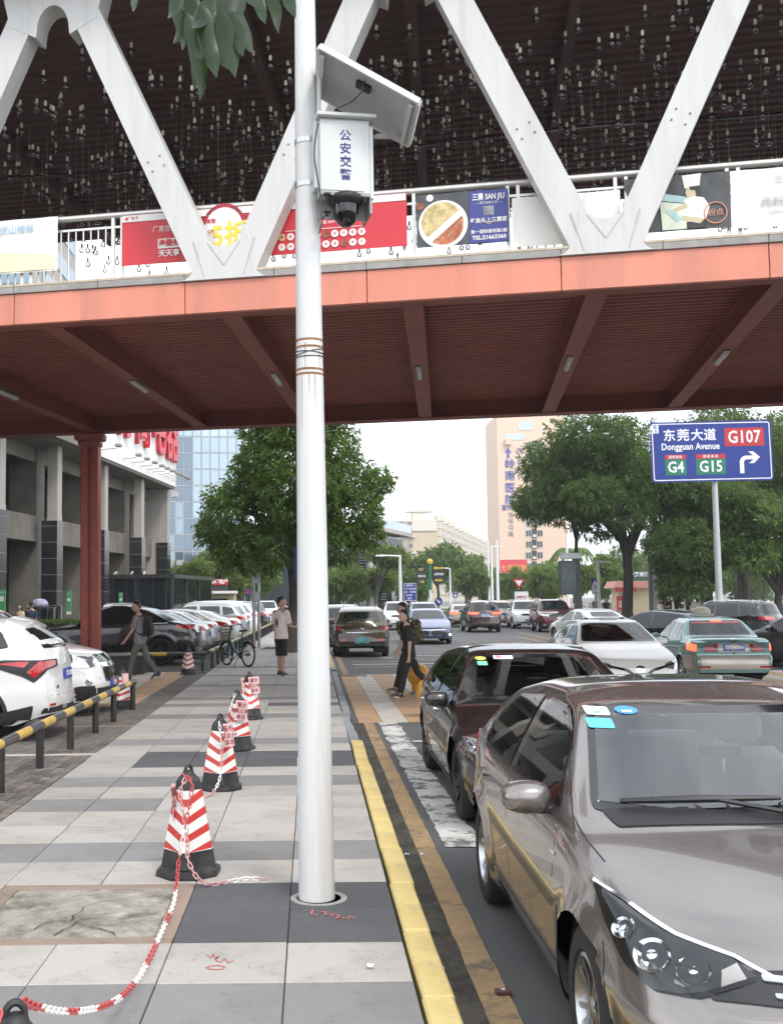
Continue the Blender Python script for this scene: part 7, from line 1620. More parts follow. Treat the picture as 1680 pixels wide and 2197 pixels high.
# wipers, inspection stickers, windscreen hanger
for y0, y1 in ((-.62, .02), (.0, .62)):
    m = MB(); a = []; 
    for f in np.linspace(0, 1, 8): h, n = sh.proj('F', y0 + (y1 - y0) * f, 1.036 + .02 * f); a.append(X @ (h + n * (.03 + .01 * math.sin(f * PI))))
    m.tube(a, [.012, .014, .016, .017, .017, .014, .012, .009], 6); h, n = sh.proj('F', y1, 1.012); m.tube([a[4], X @ (h + n * .03)], .011, 6); m.build('wiper', M_BLK, car, 50)
for col, u0, u1, z0, z1, s_ in (('white', -.60, -.50, 1.352, 1.385, '2020'), ('blue', -.47, -.375, 1.362, 1.388, '2020'), ('cyan', -.615, -.505, 1.302, 1.340, '')):
    V, F = sh.patch('F', roundpoly(rect(u0, u1, z0, z1), .008) if col != 'blue' else ell((u0 + u1) / 2, (z0 + z1) / 2, .05, .016), off=.0085, thick=0); m = MB(); m.add(V, F, X); st_ = m.build('sticker', M_STK[col], car)
    if s_: h, n = sh.proj('F', (u0 + u1) / 2, (z0 + z1) / 2 - .006); nn = Vector((-n.x, n.y, n.z)); text(s_, .026, M_STK['green'] if col == 'white' else M_WHT, basis(X @ h + nn * .0105, (0, 1, 0), nn.cross(Vector((0, 1, 0)))), 'lettering', car, ext=.0004, bold=.001)
h, n = sh.proj('F', .02, 1.36); m = MB(); m.tube([X @ (h - n * .12 + Vector((0, 0, -.02 - .03 * k))) for k in range(6)], [.004, .012, .008, .014, .01, .004], 6); m.build('windscreen_charm', mat('pale charm', (.6, .62, .65), .4), car, 60)
put(car, 1.93, 5.77, 180.4)
# --- plum black saloon behind it
d = sedan_spec(name='parked_car', L=4.885, W=1.84, H=1.455, wb=2.825, fo=1.0, paint=PLUM, open=True, glassmat=M_AGW, hood=.72, cowl=.96, deck=1.06, rim='thin', nsp=10, rimmat=M_RIMD, ds=.04, wr=.335, handlemat=M_CHR, tum=.47)
d['parts'] = [('headlight', M_LENS, 'FD', [(.42, .64), (.62, .59), (.95, .66), (1.12, .76), (.8, .73), (.5, .68)], dict(side=True, off=.008, step=.04)), ('grille', M_BLK, 'F', [(-.6, .25), (.6, .25), (.72, .5), (.5, .62), (-.5, .62), (-.72, .5)], dict(off=.007)), ('grille_bar', M_CHR, 'F', rect(-.5, .5, .60, .625), dict(off=.016))] + rear_kit(.84) + side_kit(d, 2.7, .33, .9) + [('side_skirt', M_BLK, 'S', rect(1.45, 3.4, .2, .27), dict(side=True, off=.012))]
car = car_proto(d, 'plum black saloon parked nose to tail behind the bronze grey car', 'car'); sh, X = d['shape'], d['X']
for col, pl_ in (('yellow', ell(-.52, 1.33, .05, .016)), ('green', rect(-.56, -.47, 1.27, 1.305)), ('white', rect(-.40, -.22, 1.325, 1.355)), ('pink', rect(-.38, -.33, 1.33, 1.352))): V, F = sh.patch('F', pl_, off=.0085 if col != 'pink' else .010, thick=0); m = MB(); m.add(V, F, X); m.build('sticker', M_STK[col], car)
put(car, 2.16, 11.15, 180.3)
# --- pearl white hatch-nosed saloon driving towards the camera
d = sedan_spec(name='moving_car', L=4.42, W=1.70, H=1.475, wb=2.55, fo=.85, wr=.305, paint=PEARL, open=True, hood=.78, cowl=1.02, deck=1.1, ds=.045, mirmat=PEARL)
d['parts'] = [('headlight', M_LENS, 'FD', [(.38, .62), (.6, .58), (.86, .64), (1.0, .80), (.74, .74), (.5, .69)], dict(side=True, off=.008, step=.04)), ('grille', M_GBLK, 'F', [(-.68, .70), (-.2, .60), (-.12, .53), (.12, .53), (.2, .60), (.68, .70), (.68, .675), (.24, .56), (.14, .48), (-.14, .48), (-.24, .56), (-.68, .675)], dict(off=.008, step=.05, r=.008)), ('lower_grille', M_BLK, 'F', [(-.62, .24), (.62, .24), (.5, .42), (-.5, .42)], dict(off=.006)), plate('F', M_BLUEP, .36)] + rear_kit(.86) + side_kit(d, 2.5, .36, .97)
car = car_proto(d, 'pearl white saloon with a driver, coming towards the camera in the middle lane', 'car'); sh, X = d['shape'], d['X']
for o_, i_, z in ((ell(0, .595, .085, .06), ell(0, .595, .066, .044), 0), (ell(0, .612, .055, .03), ell(0, .612, .04, .018), 1), (ell(0, .595, .028, .055), ell(0, .595, .016, .042), 2)): ringstrip(sh, X, 'F', o_, i_, .018 + .002 * z, M_CHR, car, 'emblem_ring')
put(car, 5.92, 22.0, 180.5); VIOS = car
# --- green and champagne taxi seen from behind
d = sedan_spec(name='taxi', L=4.69, W=1.70, H=1.43, wb=2.656, fo=.95, wr=.30, paint=TAXI, open=True, hood=.80, cowl=.96, deck=1.02, ds=.045, tum=.46, bow=(.14, .08), sq=3.6, sig=.035,
    top=[(0, .62), (.05, .75), (.2, .80), (.75, .88), (1.25, .955), (2.0, 1.38), (2.5, 1.43), (2.95, 1.425), (3.35, 1.38), (3.85, 1.03), (4.45, 1.01), (4.62, .985), (4.69, .80)],
    plan=[(0, .82), (.05, .88), (.16, .94), (.36, .975), (.75, .995), (1.2, 1), (3.6, 1), (4.1, .985), (4.4, .965), (4.6, .93), (4.69, .88)], tail=[(0, .10), (.28, .02), (.5, 0), (.58, .0), (.62, .07), (.9, .05), (1.7, .05)])
d['glass'] = [('F', [(-.68, .99), (.68, .99), (.54, 1.36), (-.54, 1.36)], False, .05), ('R', [(-.66, 1.055), (.66, 1.055), (.54, 1.355), (-.54, 1.355)], False, .04), ('S', [(1.55, .93), (2.45, .93), (2.42, 1.32), (2.1, 1.315), (1.95, 1.25)], True, .03), ('S', [(2.53, .93), (3.25, .945), (3.2, 1.30), (2.53, 1.32)], True, .03), ('S', [(3.30, .945), (3.62, .96), (3.3, 1.24), (3.27, 1.25)], True, .02)]
d['parts'] = [('tail_light', M_REDL, 'RD', [(.62, .74), (.98, .76), (.98, .90), (.62, .885)], dict(side=True, off=.010, step=.05)), ('tail_light', M_RED, 'R', [(.36, .73), (.60, .735), (.60, .885), (.33, .885)], dict(side=True, off=.008)), ('reverse_light', M_LENS, 'R', [(.40, .82), (.60, .82), (.60, .885), (.40, .885)], dict(side=True, off=.013)), ('boot_panel', TAXIL, 'R', rect(-.32, .32, .72, .90), dict(off=.006)), plate('R', M_BLUEP, .815, w=.44, h=.13),
    ('bumper', TAXIL, 'R', rect(-.78, .78, .37, .655), dict(off=.018, thick=.03, step=.1)), ('bumper_corner', TAXIL, 'RD', [(.72, .37), (1.16, .37), (1.16, .64), (.72, .655)], dict(side=True, off=.016, thick=.03)), ('lower_side', TAXIL, 'S', rect(1.3, 3.35, .25, .56), dict(side=True, off=.006)), ('rub_strip', M_BLK, 'S', rect(1.3, 3.4, .565, .60), dict(side=True, off=.014)), ('reflector', M_RED, 'R', rect(.50, .74, .40, .44), dict(side=True, off=.024)), ('boot_lock', M_BLK, 'R', ell(0, .70, .02, .02, 10), dict(off=.012, r=0)),
    ('stop_lamp', M_REDL, 'R', rect(-.12, .12, 1.325, 1.35), dict(off=.012)), ('window_strip', M_STK['pink'], 'R', rect(-.52, .52, 1.29, 1.325), dict(off=.009)), ('diamond_badge', M_SWH if 'M_SWH' in globals() else M_WHT, 'R', [(.56, .50), (.61, .535), (.66, .50), (.61, .465)], dict(off=.022, r=0))] + front_kit(.70) + side_kit(d, 2.49, .60, .9)
car = car_proto(d, 'green taxi with champagne lower body, seen from behind with brake lights on', 'taxi'); sh, X = d['shape'], d['X']
platetext(car, d, 'R', '粤S·J438M', .815, size=.10)
h, n = sh.proj('R', .48, .955); text('CAPRERA 300', .045, M_BLK, basis(X @ (h + n * .004), (0, -1, 0), (0, 0, 1)), 'boot_script', car, ext=.0015, shear=.2); text('出租 8768', .045, M_CHR, basis(X @ Vector((sh.proj('R', -.25, .955)[0].x + .004, -.25, .955)), (0, -1, 0), (0, 0, 1)), 'boot_script', car, ext=.0015)
ringstrip(sh, X, 'R', ell(.0, .955, .045, .045), ell(.0, .955, .034, .034), .006, M_CHR, car, 'emblem_ring')
m = MB(); m.box((d['L'] / 2 - 2.35, 0, 1.46), (.2, .5, .06), bev=.015); m.build('roof_sign_base', M_GALV if 'M_GALV' in globals() else M_CHR, car)
m = MB(); m.lathe([(.20, 0), (.205, .05), (.18, .11), (.1, .155), (0, .165)], 20, Matrix.Translation((d['L'] / 2 - 2.35, 0, 1.49)) @ Matrix.Diagonal((.6, 1, 1, 1))); m.build('roof_light', mat('cream roof light', (.66, .60, .44), .4), car, 50)
put(car, 8.98, 25.3, 4)
# --- other traffic
def simple(kind, paint, rear=None, front=None, **k):
    d = (sedan_spec if kind == 'sedan' else suv_spec)(paint=paint, ds=.06, gstep=.16, **k); z = .66 if kind == 'sedan' else .78
    d['parts'] = (front or front_kit(z, M_GREYP, .42 if kind == 'sedan' else .5)) + (rear or rear_kit(.84 if kind == 'sedan' else .95, M_BLUEP, .74 if kind == 'sedan' else .82)) + side_kit(d, 2.6 if kind == 'sedan' else 2.48, .38, .93 if kind == 'sedan' else 1.05)
    if kind == 'suv': d['parts'] += [('lower_trim', M_BLK, 'S', rect(1.4, k.get('L', 4.6) - 1.35, .26, .36), dict(side=True, off=.01)), ('bumper_trim', M_BLK, 'F', rect(-.7, .7, .3, .4), dict(off=.008))]
    return d
lit = lambda z, p=None, zp=.74, **k: rear_kit(z, p, zp, M_REDL, **k)
# brown estate-like SUV at the kerb
d = simple('suv', BROWN, L=4.37, W=1.837, H=1.64, wb=2.613, fo=.88, wr=.335, hood=.88, cowl=1.08, tailtop=.13, rake=.75, rails=(1.9, 3.7, .52), name='parked_car',
    rear=[('tail_light', M_RED, 'RD', [(.50, .90), (.70, .88), (1.0, .98), (1.05, 1.22), (.86, 1.10)], dict(side=True, off=.010, step=.05)), plate('R', M_TEALP, .56, w=.46, h=.20), ('bumper_trim', M_BLK, 'R', rect(-.72, .72, .30, .50), dict(off=.008)), ('skid_plate', M_GALV, 'R', rect(-.5, .5, .33, .39), dict(off=.02)), ('reflector', M_RED, 'R', rect(.52, .72, .53, .60), dict(side=True, off=.012)), ('chrome_strip', M_CHR, 'R', rect(-.5, .5, .80, .815), dict(off=.012))])
car = car_proto(d, 'brown SUV parked at the kerb beyond the crossing, seen from behind', 'car'); sh, X = d['shape'], d['X']; ringstrip(sh, X, 'R', ell(0, .98, .05, .055), ell(0, .98, .03, .035), .01, M_CHR, car, 'emblem'); put(car, 1.66, 38.0, 0)
d = simple('suv', P_('dark olive grey', (.05, .05, .045), .5), rails=(1.9, 3.7, .55), name='parked_car'); car = car_proto(d, 'dark grey SUV parked in front of the brown one, its roof showing', 'car'); put(car, 1.25, 45.5, 0)
dW = simple('suv', WHITE, H=1.70, rails=(1.9, 3.7, .56), mirmat=WHITE); suvW = car_proto(dW, 'white SUV waiting behind the couple, facing the camera', 'car', 'cars in the junction'); suvW.name = 'moving_car'; put(suvW, 5.25, 67.5, 180)
dS = simple('suv', SILV, H=1.68, rails=(1.9, 3.7, .56)); suvS = car_proto(dS, 'silver SUV right behind the blue saloon, facing the camera', 'car', 'cars in the junction'); suvS.name = 'moving_car'; put(suvS, 6.15, 60.5, 180)
d = simple('sedan', BLUE, L=4.93, W=1.854, H=1.455, wb=2.83, fo=.98, wr=.335, front=[('headlight', M_LENSD, 'FD', [(.42, .66), (.62, .60), (.92, .67), (1.15, .80), (.8, .745), (.5, .70)], dict(side=True, off=.008, step=.05)), ('grille', M_BLK, 'F', [(-.55, .62), (.55, .62), (.6, .68), (-.6, .68)], dict(off=.007)), ('grille', M_BLK, 'F', [(-.62, .30), (.62, .30), (.66, .56), (-.66, .56)], dict(off=.007)), ('grille_bar', M_CHR, 'F', rect(-.62, .62, .575, .6), dict(off=.02)), ('day_light', mat('day running lamp', (.9, .9, .9), .2, emit=(1, .97, .9), est=4.0), 'FD', rect(.72, .86, .36, .44), dict(side=True, off=.014)), plate('F', M_GREYP, .47, w=.8, h=.22)], name='moving_car')
car = car_proto(d, 'blue saloon with a lit lamp just right of the crossing couple', 'car'); put(car, 4.95, 47.4, 181.5)
dB = simple('sedan', BEIGE, rear=lit(.84, M_BLUEP, .80), H=1.47, name='moving_car'); sdB = car_proto(dB, 'champagne saloon with brake lights, left of the dark people carrier', 'car'); put(sdB, 9.85, 72.5, 2)
d = simple('suv', DBRN, L=4.85, W=1.82, H=1.72, tailtop=.06, rake=.22, hood=.92, cowl=1.10, wb=2.9, rear=lit(.98, M_GREYP, .92, lw=(.42, 1.02), lh=.13), rails=(1.8, 4.0, .56), name='moving_car'); car = car_proto(d, 'dark brown people carrier with brake lights in the middle of the junction', 'car'); put(car, 9.45, 61.6, 1)
suvBg = dup(suvW, label='champagne SUV partly hidden right of the dark people carrier', group='cars in the junction'); put(suvBg, 12.3, 71.5, 2)
for c in suvBg.children:
    if c.name.startswith('body'): c.data = c.data.copy(); c.data.materials[0] = BEIGE
d = simple('suv', WINE, L=4.82, W=1.94, H=1.76, hood=1.0, cowl=1.18, wr=.38, name='moving_car', rails=(1.9, 3.9, .6), front=front_kit(.84, None, lz=(.0, .1)) + [('chrome_strip', M_CHR, 'F', rect(-.5, .5, .95, .97), dict(off=.015))]); car = car_proto(d, 'wine red SUV facing the camera left of the black advertising screen', 'car'); put(car, 13.2, 60.5, 184)
o = dup(suvW, label='white SUV standing just behind the wine red SUV', group='cars in the junction'); put(o, 13.05, 67.5, 183)
dC = simple('sedan', WHITE, H=1.42, name='moving_car'); sdW = car_proto(dC, 'white saloon beyond the pearl white car, seen from behind', 'car', 'cars in the junction'); put(sdW, 11.2, 44.5, 348)
o = dup(sdW, label='white saloon behind the midnight black one, only its roof showing', group='cars in the junction'); put(o, 12.6, 39.5, 318)
d = simple('sedan', MIDN, L=4.95, W=1.87, H=1.46, name='moving_car', wb=2.9); car = car_proto(d, 'midnight black saloon crossing behind the pearl white car', 'car'); put(car, 11.0, 34.6, 318)
d = simple('suv', BLACK, L=4.75, H=1.66, tailtop=.05, rake=.3, name='moving_car', rails=(1.9, 3.9, .56)); sBk = car_proto(d, 'black SUV behind the green taxi with white glare on its rear window', 'car'); put(sBk, 15.9, 42.5, 318)
d = simple('sedan', DGREY, H=1.46, name='moving_car'); d['paint'] = DGREY; sdG = car_proto(d, 'grey saloon cut by the right edge beyond the taxi', 'car'); put(sdG, 13.2, 29.2, 322)
d = simple('sedan', SILVB, name='parked_car'); c_ = car_proto(d, 'pale silver saloon parked on the raised plaza at far right', 'car'); p = at(1596, 1287, 150); put(c_, p.x, 150, 75, p.z); 
c2 = dup(c_, label='pale silver car facing the camera at the far right car park', group=None); p = at(1649, 1290, 148); put(c2, p.x, 148, 160, p.z)
mb_ = MB(); mb_.box((42, 150, .45), (20, 14, .9)); tag(mb_.build('car_park_deck', M_COP), 'raised concrete deck of the far car park', 'deck')
# --- the row on the left
d = suv_spec(name='parked_car', L=4.64, W=1.845, H=1.645, wb=2.66, fo=.93, wr=.36, paint=WHITE, hood=.95, cowl=1.12, tailtop=.16, rake=.95, ds=.045, tw=.225, rim='single', gap=.05)
d['glass'][1] = ('R', [(-.60, 1.20), (.60, 1.20), (.5, 1.46), (-.5, 1.46)], False, .05)
d['parts'] = [('tail_light', M_BLK, 'RD', [(.36, .97), (.62, .93), (.80, .78), (.92, .86), (1.30, 1.02), (1.10, 1.07), (.7, 1.06), (.36, 1.06)], dict(side=True, off=.008, step=.05)), ('tail_light', M_RED, 'RD', [(.42, .985), (.66, .945), (.80, .84), (.88, .92), (.74, 1.045), (.42, 1.045)], dict(side=True, off=.014, step=.05)), ('tail_light', M_RED, 'RD', [(.90, .97), (1.16, 1.02), (1.0, 1.045), (.84, 1.045)], dict(side=True, off=.014, step=.05)),
    plate('R', M_BLUEP, .85, w=.44, h=.14), ('tail_spoiler', WHITE, 'T', [(3.92, -.6), (3.92, .6), (4.16, .55), (4.16, -.55)], dict(off=.04, thick=.05)), ('bumper_trim', M_BLK, 'R', rect(-.78, .78, .26, .46), dict(off=.008)), ('bumper_trim', M_BLK, 'RD', [(.8, .26), (1.3, .26), (1.3, .36), (.8, .5)], dict(side=True, off=.008)), ('hatch_seam', M_BLK, 'R', [(-.66, .60), (.66, .60), (.66, .606), (-.66, .606)], dict(off=.0015, thick=0, r=0, step=.2)), ('exhaust_trim', M_GALV, 'R', [(.40, .22), (.66, .22), (.70, .29), (.42, .29)], dict(side=True, off=.02)), ('reflector', M_RED, 'R', rect(.58, .72, .48, .51), dict(side=True, off=.012)), ('lower_trim', M_BLK, 'S', rect(1.4, 3.3, .26, .36), dict(side=True, off=.01))] + front_kit(.78) + side_kit(d, 2.48, .38, 1.05)
car = car_proto(d, 'white SUV at the left edge with sharp red tail lamps, backed to the barrier', 'car'); sh, X = d['shape'], d['X']; ringstrip(sh, X, 'R', ell(0, 1.06, .062, .045), ell(0, 1.06, .05, .034), .008, M_CHR, car, 'emblem_ring'); platetext(car, d, 'R', '粤S·C0B5J', .85, size=.09); h, n = sh.proj('R', .44, .70); text('HYBRID', .06, M_BLK, basis(X @ (h + n * .004), (0, -1, 0), (0, 0, 1)), 'boot_script', car, ext=.001)
put(car, -5.52, 14.7, 270, -.02)
d = suv_spec(name='parked_car', L=4.67, W=1.85, H=1.74, wb=2.707, fo=.93, wr=.36, paint=WHITE, hood=1.0, cowl=1.16, ds=.05, bow=(.24, .2))
d['parts'] = [('headlight', M_LENS, 'FD', [(.52, .80), (.78, .77), (1.04, .80), (1.12, .95), (.8, .95), (.54, .93)], dict(side=True, off=.010, step=.04)), ('grille', M_GBLK, 'F', [(-.42, .84), (.42, .84), (.46, .96), (-.46, .96)], dict(off=.01)), ('grille', M_GBLK, 'F', [(-.40, .54), (.40, .54), (.44, .76), (-.44, .76)], dict(off=.01)), ('grille_bar', M_CHR, 'F', rect(-.46, .46, .775, .825), dict(off=.014)), ('fog_light', M_LENS, 'FD', ell(.72, .56, .06, .05, 14), dict(side=True, off=.012, r=0)), ('bumper_trim', M_BLK, 'F', rect(-.8, .8, .27, .46), dict(off=.012)), ('bumper_trim', M_BLK, 'FD', [(.62, .28), (1.25, .28), (1.25, .42), (.85, .50), (.62, .50)], dict(side=True, off=.009)), plate('F', M_BLUEP, .50)] + rear_kit(.95) + side_kit(d, 2.48, .38, 1.05)
car = car_proto(d, 'white SUV parked nose out beside the cone, its headlamp and grille to the right', 'car'); platetext(car, d, 'F', '粤S·99', .50, size=.09); put(car, -5.5, 17.75, 91, -.02)
d = suv_spec(name='parked_car', L=4.91, W=1.99, H=1.70, wb=2.93, fo=.92, wr=.385, paint=BLACK, hood=1.02, cowl=1.16, ds=.05, rim='twin', rimmat=M_RIMD, handlemat=BLACK,
    top=[(0, .74), (.05, .92), (.2, 1.0), (.75, 1.08), (1.3, 1.15), (2.05, 1.60), (2.5, 1.69), (2.95, 1.69), (3.6, 1.56), (4.35, 1.22), (4.75, 1.14), (4.88, 1.05), (4.91, .85)])
d['glass'][2:] = [('S', [(1.70, 1.10), (2.62, 1.11), (2.58, 1.53), (2.2, 1.53), (2.0, 1.45)], True, .03), ('S', [(2.70, 1.11), (3.45, 1.13), (3.4, 1.48), (2.70, 1.53)], True, .03), ('S', [(3.53, 1.14), (4.02, 1.18), (3.75, 1.34), (3.50, 1.44)], True, .04)]; d['glass'][1] = ('R', [(-.60, 1.24), (.60, 1.24), (.5, 1.50), (-.5, 1.50)], False, .05)
d['parts'] = rear_kit(.98, M_BLUEP, .9, lw=(.5, 1.15), lh=.15) + front_kit(.84) + side_kit(d, 2.66, .42, 1.08) + [('sill_trim', M_GALV, 'S', rect(1.35, 3.5, .32, .345), dict(side=True, off=.012)), ('window_trim', M_CHR, 'S', [(1.66, 1.085), (4.05, 1.165), (4.05, 1.175), (1.66, 1.095)], dict(side=True, off=.008, r=0, step=.2))]
car = car_proto(d, 'black coupe shaped SUV parked behind the red column, side on', 'car'); put(car, -5.55, 31.4, 270, -.02)
dS1 = simple('sedan', SILV, name='parked_car'); s1 = car_proto(dS1, 'silver grey saloon parked tail out next to the black coupe', 'car', 'cars parked in the row beyond the black coupe'); put(s1, -5.45, 34.6, 270, -.02)
o = dup(s1, label='second silver saloon of the row, tail out, behind the first'); put(o, -5.4, 37.4, 271, -.02)
dBg = simple('sedan', BEIGE, name='parked_car'); s2 = car_proto(dBg, 'champagne saloon of the row with only its tail showing', 'car', 'cars parked in the row beyond the black coupe'); put(s2, -5.15, 40.2, 270, -.02)
s3 = dup(sdW, label='white saloon of the row with a dark rear quarter window', group='cars parked in the row beyond the black coupe'); s3.name = 'parked_car'; put(s3, -5.0, 43.2, 271, -.02)
s4 = dup(suvS, label='silver SUV of the row with red lamps above the bicycle', group='cars parked in the row beyond the black coupe'); s4.name = 'parked_car'; put(s4, -4.85, 46.3, 270, -.02)
s5 = dup(suvW, label='tall white SUV of the row with roof rails', group='cars parked in the row beyond the black coupe'); s5.name = 'parked_car'; put(s5, -4.85, 50.0, 270, -.02)
s6 = dup(suvW, label='white SUV of the row nearest the twin grey posts', group='cars parked in the row beyond the black coupe'); s6.name = 'parked_car'; put(s6, -4.75, 54, 270, -.02)
s7 = dup(sBk, label='black SUV at the far end of the parked row', group='cars parked in the row beyond the black coupe'); s7.name = 'parked_car'; put(s7, -4.5, 58.5, 270, -.02)
s8 = dup(suvW, label='white SUV driving towards the camera past the end of the row', group='cars parked in the row beyond the black coupe'); put(s8, -3.2, 78, 178, -.02)
s9 = dup(suvW, label='white SUV behind the black coupe with its rear showing over the roof line', group='cars parked in the row beyond the black coupe'); s9.name = 'parked_car'; put(s9, -8.8, 50.5, 350, -.02)
s10 = dup(sdW, label='white saloon at the far end of the row beyond the bicycle', group='cars parked in the row beyond the black coupe'); s10.name = 'parked_car'; put(s10, -4.4, 63, 270, -.02)
# ------------------------------------------------------------------ people, bicycle
SKIN = mat('skin', (.42, .26, .19), .55, var=.06, vscale=9); SKIN2 = mat('pale skin', (.50, .33, .25), .55, var=.06, vscale=9); HAIR = mat('black hair', (.010, .009, .009), .35)
CL = lambda n, c, r=.85: mat('cloth ' + n, c, r, var=.18, vscale=5, bump=.4, bscale=18)
M_SOLE = mat('white shoe sole', (.7, .7, .68), .6); M_SHOE = mat('black shoe', (.02, .02, .022), .6)
TMP = bpy.data.scenes.new('scratch')
def skin(name, pts, edges, m_, parent, sub=2, root=0, smooth=True):
    """one continuous surface grown round a skeleton: pts = [(co, radius)]"""
    bm = bmesh.new(); sk = bm.verts.layers.skin.verify(); vs = [bm.verts.new(p[0]) for p in pts]
    for a, b_ in edges: bm.edges.new((vs[a], vs[b_]))
    for v, p in zip(vs, pts):
        r_ = p[1]; v[sk].radius = (r_, r_) if not isinstance(r_, tuple) else r_; v[sk].use_root = False
    vs[root][sk].use_root = True
    me = bpy.data.meshes.new(name); bm.to_mesh(me); bm.free(); o = bpy.data.objects.new(name, me); TMP.collection.objects.link(o)
    o.modifiers.new('s', 'SKIN').use_smooth_shade = True; md = o.modifiers.new('u', 'SUBSURF'); md.levels = sub; md.render_levels = sub
    with bpy.context.temp_override(scene=TMP, view_layer=TMP.view_layers[0]):
        dg = bpy.context.evaluated_depsgraph_get(); n = bpy.data.meshes.new_from_object(o.evaluated_get(dg))
    bpy.data.objects.remove(o); bpy.data.meshes.remove(me)
    n.name = name; n.materials.clear(); n.materials.append(m_); n.polygons.foreach_set('use_smooth', [True] * len(n.polygons)); return link(name, n, parent)
def rot2(l, a): return Vector((math.sin(a) * l, 0, -math.cos(a) * l))
def person(loc, heading, H, label, shirt, legs, long=True, skirt=False, la=(.35, .5), ra=(-.3, .3), ll=(.35, .15), rl=(-.3, .35), lean=.0, head_turn=0.0, head_dip=0.0, hair='short', sk=SKIN, shoe=M_SHOE, sleeve=.75, female=False, far=False, sit=False, group=None, elbow_in=0.0):
    """faces +x; each limb is (swing of upper part, bend of lower part) in radians"""
    k = H / 1.74; root = thing('person', loc, label, 'person', group, rz=R(90 - heading)); V = lambda *a: Vector(a)
    hip = .92 * k * (.56 if sit else 1.0); hw = .085 * k; sw = (.155 if female else .178) * k
    # keep the lower foot on the ground
    def leg(a, b_, y): kn = V(0, y, hip - .02 * k) + rot2(.43 * k, a); an = kn + rot2(.41 * k, a - b_); return kn, an
    lk_, lan = leg(*ll, hw); rk_, ran = leg(*rl, -hw); low = min(lan.z, ran.z) - .07 * k; dz = V(0, 0, -low)
    P = V(0, 0, hip) + dz; lk_ += dz; lan += dz; rk_ += dz; ran += dz
    up = V(math.sin(lean), 0, math.cos(lean)); waist = P + up * .16 * k; chest = P + up * .36 * k; nb = P + up * .52 * k; neck = nb + up * .05 * k + V(.015, 0, 0); hd = neck + V(math.sin(lean + head_dip), 0, math.cos(lean + head_dip)) * .09 * k
    def arm(a, b_, s_): sh = nb + V(-.01, s_ * sw, -.05 * k); el = sh + rot2(.29 * k, a) + V(0, s_ * .03, 0); wr = el + rot2(.25 * k, a + b_) + V(0, -s_ * elbow_in * .2, 0); return sh, el, wr
    ls, le, lw = arm(*la, 1); rs, re, rw = arm(*ra, -1)
    pts = [(P, .10 * k), (waist, .085 * k), (chest, .092 * k), (nb, .075 * k), (neck, .052 * k), (neck + (hd - neck) * .6, .05 * k)]; E_ = [(0, 1), (1, 2), (2, 3), (3, 4), (4, 5)]
    def ap(q): pts.append(q); return len(pts) - 1
    hands = []
    for sh, el, wr, a, s_ in ((ls, le, lw, la[0] + la[1], 1), (rs, re, rw, ra[0] + ra[1], -1)):
        i0 = ap((sh, .052 * k)); i1 = ap((el, .037 * k)); i2 = ap((wr, .024 * k)); pm = wr + rot2(.06 * k, a); i3 = ap((pm, (.036 * k, .018 * k))); E_ += [(3, i0), (i0, i1), (i1, i2), (i2, i3)]
        if not far:
            for j in range(4):
                off = V((j - 1.5) * .018 * k, 0, 0) if abs(math.cos(a)) > .5 else V(0, 0, (j - 1.5) * .018 * k)
                f1 = pm + off + rot2(.045 * k * (1, 1.1, 1.05, .85)[j], a + .15); f2 = f1 + rot2(.035 * k, a + .5); j1 = ap((f1, .0085 * k)); j2 = ap((f2, .007 * k)); E_ += [(i3, j1), (j1, j2)]
            t1 = pm + rot2(.02 * k, a + .9) + V(.02 * k, -s_ * .012, 0); j1 = ap((t1, .009 * k)); E_ += [(i3, j1)]
    for kn, an, y in ((lk_, lan, hw), (rk_, ran, -hw)):
        i0 = ap((P + V(0, y, -.06 * k), .088 * k)); i1 = ap((kn, .054 * k)); i2 = ap((kn.lerp(an, .35) + V(-.01, 0, 0), .055 * k)); i3 = ap((an, .036 * k)); i4 = ap((an + V(.06, 0, -.045) * k, .035 * k)); i5 = ap((an + V(.13, 0, -.055) * k, .028 * k)); E_ += [(0, i0), (i0, i1), (i1, i2), (i2, i3), (i3, i4), (i4, i5)]
    skin('body', pts, E_, sk, root, 1 if far else 2)
    # head
    bm = bmesh.new(); bmesh.ops.create_uvsphere(bm, u_segments=20, v_segments=14, radius=1); ca, sa = math.cos(head_turn), math.sin(head_turn); hc = hd + V(.012, 0, .075 * k)
    hv = []
    for v in bm.verts:
        x, y, z = v.co; x2 = x * .098; y2 = y * .076 * (1 - .12 * (z < 0) * -z); z2 = z * .122
        if z < -.2: x2 = x2 * (1 + .06) + .006
        if x > .86 and abs(y) < .32 and -.35 < z < .12: x2 += .020 * (1 - abs(y) / .32)
        if x > .75 and abs(y) < .6 and .05 < z < .3: x2 -= .006
        if abs(y) > .93 and abs(x) < .3 and abs(z) < .3: y2 *= 1.14
        v.co = V((x2 * ca - y2 * sa) * k, (x2 * sa + y2 * ca) * k, z2 * k) + hc
    me = bpy.data.meshes.new('head'); bm.to_mesh(me); bm.free(); me.materials.append(sk); me.polygons.foreach_set('use_smooth', [True] * len(me.polygons)); head = link('head', me, root)
